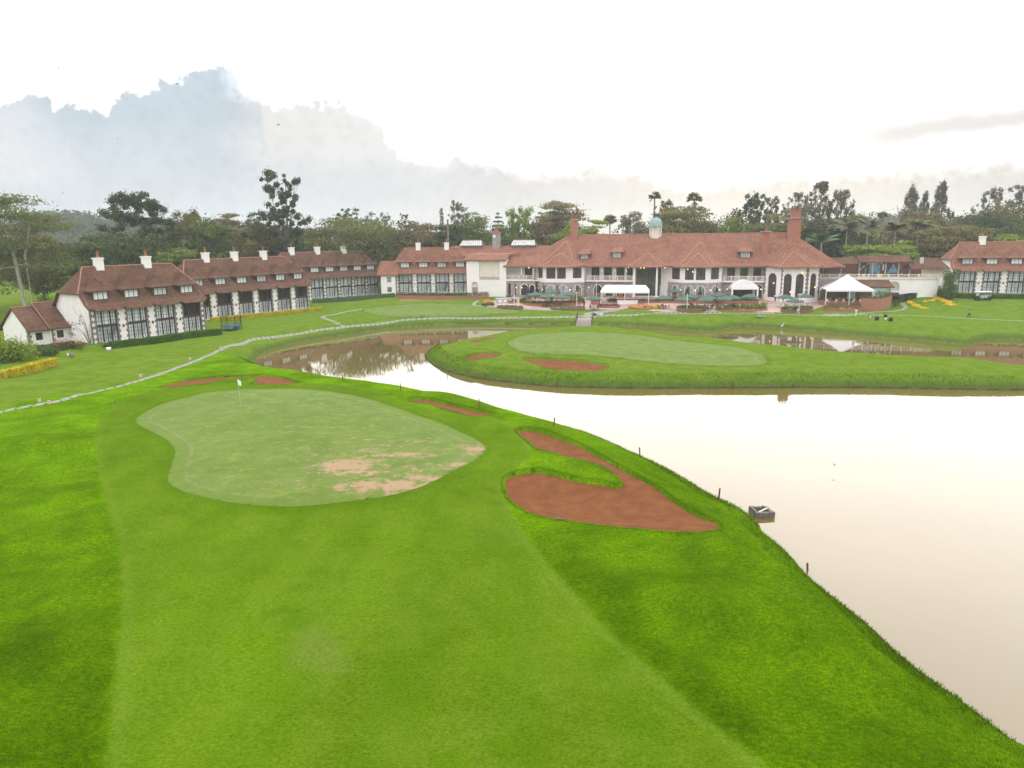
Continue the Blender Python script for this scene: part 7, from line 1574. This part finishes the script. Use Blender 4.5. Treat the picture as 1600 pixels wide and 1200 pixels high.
def flowerbed(name, pts, label, leaf, n, wid=1.0):
    G = [gp(*p) for p in pts]; c0 = G[0]; T = thing(name, tuple(c0), 0, label, "flower bed"); cl = []
    for a, b_ in zip(G[:-1], G[1:]):
        L = np.hypot(*(b_ - a)[:2])
        for t in np.arange(0, 1, .32 / L): q = a + (b_ - a) * t - c0; w = wid * (.6 + .4 * math.sin(7 * t + L)); cl.append((q[0] + rng.normal() * .1, q[1] + rng.normal() * .1, q[2] + .12, w * .5, w * .5, .22, rng.uniform(.3, .9)))
    leafobj("blossoms", leafmesh(cl, n, .11, int(c0[0])), LM[leaf], T); return T
flowerbed("yellow_flower_bed", [(1417, 471), (1427, 475.5), (1436, 481), (1446, 482.5)], "left slanting stroke of yellow flowers on the right lawn", 'yellowflower', 1500, 1.5)
flowerbed("yellow_flower_bed", [(1451, 460.5), (1462, 465), (1472, 469), (1482, 473), (1486, 478)], "right broad slanting stroke of yellow flowers on the right lawn", 'yellowflower', 2800, 2.3)
flowerbed("yellow_flower_bed", [(1445, 472.5), (1459, 469.5)], "short yellow flower bar between the two slanting strokes", 'yellowflower', 500, .9)
shrub(1026, 482.5, 18, 7, 'yellowflower', "round golden bush right of the long marquee", 900, .1); shrub(1011, 483, 14, 6, 'maroon', "maroon bush beside the round golden bush", 600, .1); shrub(1194, 476, 12, 5, 'yellow', "yellow bush at the left corner of the arched hall", 400, .1)
shrub(796, 467, 9, 7, 'hedge', "round clipped bush beside the metal counter", 600, .1); shrub(763, 478, 26, 6, 'hedge', "low clipped bush in front of the orange flowers", 900, .1); shrub(765, 474.5, 20, 7, 'orange', "mound of orange flowers left of the metal counter", 900, .1)
shrub(742, 461, 32, 11, 'green', "dark bushes below the arched niche of the white hall", 1500, .12); shrub(766, 463, 22, 8, 'hedge', "clipped bush right of the niche bushes", 900, .12); shrub(955, 471, 14, 6, 'dark', "dark bush beside the long marquee left leg", 500, .1); shrub(1322, 481, 20, 5, 'yellow', "pale yellow bush behind the long brick planter", 400, .1); shrub(1341, 484, 16, 3.5, 'orange', "thin row of orange flowers by the tall brick wall", 300, .09)
shrub(1174, 484, 36, 8, 'lime', "light green shrubs at the right of the wide mixed bed", 1400, .11)
# leafless climber on the gable
g = gp(141, 539); T = thing("climbing_shrub", (g[0], g[1] + .1, 2.0), 0, "thin half bare climber on the gable beside the cottage", "climbing plant"); mb = MB(); tips = []
for k in range(9):
    a = rng.uniform(-.9, .9); h = rng.uniform(3, 6.5); tip = (a * 2.2 - .8, .2 + a, h); mb.tube([(0, 0, -.2), (a * .8 - .3, .1, h * .55), tip], [.06, .035, .012], 5); tips.append(tip)
mb.build("stems", [M_quoin], T); leafobj("foliage", leafmesh([(t[0], t[1], t[2] * rng.uniform(.4, 1), .35, .35, .3, .4) for t in tips * 2], 260, .1, 3), LM['maroon'], T)
# shrub behind the cottage
shrub(70, 470, 30, 16, 'olive', "thin leafy bush behind the cottage roof", 500, .16, loc=np.array([*at(70, 476, 2.2)[:2], 2.2]))

# ------------------------------------------------------------------ birds
def bird(px, py, Y, label, span=.7, M=None, bank=.3):
    p = atY(px, py, Y); T = thing("flying_bird", tuple(p), rng.random() * 6, label, "bird"); mb = MB(); mb.tube([(-.3, 0, 0), (-.1, 0, .03), (.15, 0, .02), (.34, 0, .05)], [.02, .08, .07, .02], 6)
    s = span / 2
    for q in (-1, 1): mb.add([(.1, q * .05, .04), (.16, q * s * .5, .18 + bank * .3), (.02, q * s, .08 + bank * .2), (-.12, q * s * .5, .14 + bank * .3), (-.1, q * .05, .03)], [(0, 1, 2, 3, 4) if q > 0 else (4, 3, 2, 1, 0)])
    mb.build("body", [M or M_quoin], T); T.scale = (.62, .62, .62)
for px, py, Y, lab in [(92, 108, 120, "tiny bird flying above the left cloud bank"), (277, 131.5, 110, "tiny bird before the top of the cloud bank"), (435, 195.5, 90, "bird flying right of the cloud peak"), (183, 217, 130, "bird gliding before the lower left cloud"), (155, 233, 140, "lower of the two birds gliding at the left"), (98, 302, 150, "tiny bird just above the hills at the left")]: bird(px, py, Y, lab)
p = at(1304, 727, .6); T = thing("flying_bird", tuple(p), 1, "small reddish bird skimming low over the lake", "bird"); mb = MB(); mb.tube([(-.16, 0, 0), (0, 0, .02), (.16, 0, .03)], [.01, .05, .015], 6); mb.add([(.04, .02, .03), (.02, .2, .16), (-.06, .2, .14), (-.06, .02, .02)], [(0, 1, 2, 3)]); mb.add([(.04, -.02, .03), (.02, -.2, .16), (-.06, -.2, .14), (-.06, -.02, .02)], [(3, 2, 1, 0)]); mb.build("body", [M_quoin], T)
g = gp(1222, 514); T = thing("heron", (g[0], g[1], max(.05, g[2])), 0, "white and grey heron standing at the far bank of the channel", "bird"); mb = MB(); mb.tube([(-.3, 0, .45), (-.1, 0, .58), (.12, 0, .66), (.2, 0, .85), (.16, 0, 1.0), (.26, 0, 1.06), (.42, 0, 1.04)], [.03, .12, .09, .04, .035, .05, .01], 7); mb.tube([(0, .04, 0), (0, .04, .5)], .015, 4); mb.tube([(.03, -.04, 0), (.03, -.04, .5)], .015, 4); mb.build("body", [M_whitecloth], T)
# ------------------------------------------------------------------ air
hz = bpy.data.materials.new("evening_haze"); hz.use_nodes = True; ht = NT(hz.node_tree); ht.n.remove(ht.n['Principled BSDF'])
pv = ht.new('ShaderNodeVolumePrincipled'); pv.inputs['Color'].default_value = (.74, .80, .87, 1); pv.inputs['Density'].default_value = .00032; pv.inputs['Anisotropy'].default_value = .35
ht.l.new(pv.outputs[0], ht.n['Material Output'].inputs['Volume'])
mb = MB(); mb.box(-1480, 1480, -210, 1560, -3.5, 62); haze = mb.build("haze", [hz]); tag(haze, kind='stuff')
scene.cycles.volume_bounces = 1; scene.cycles.max_bounces = 8; scene.cycles.diffuse_bounces = 3; scene.cycles.glossy_bounces = 3; scene.cycles.transmission_bounces = 3
scene.cycles.use_denoising = True
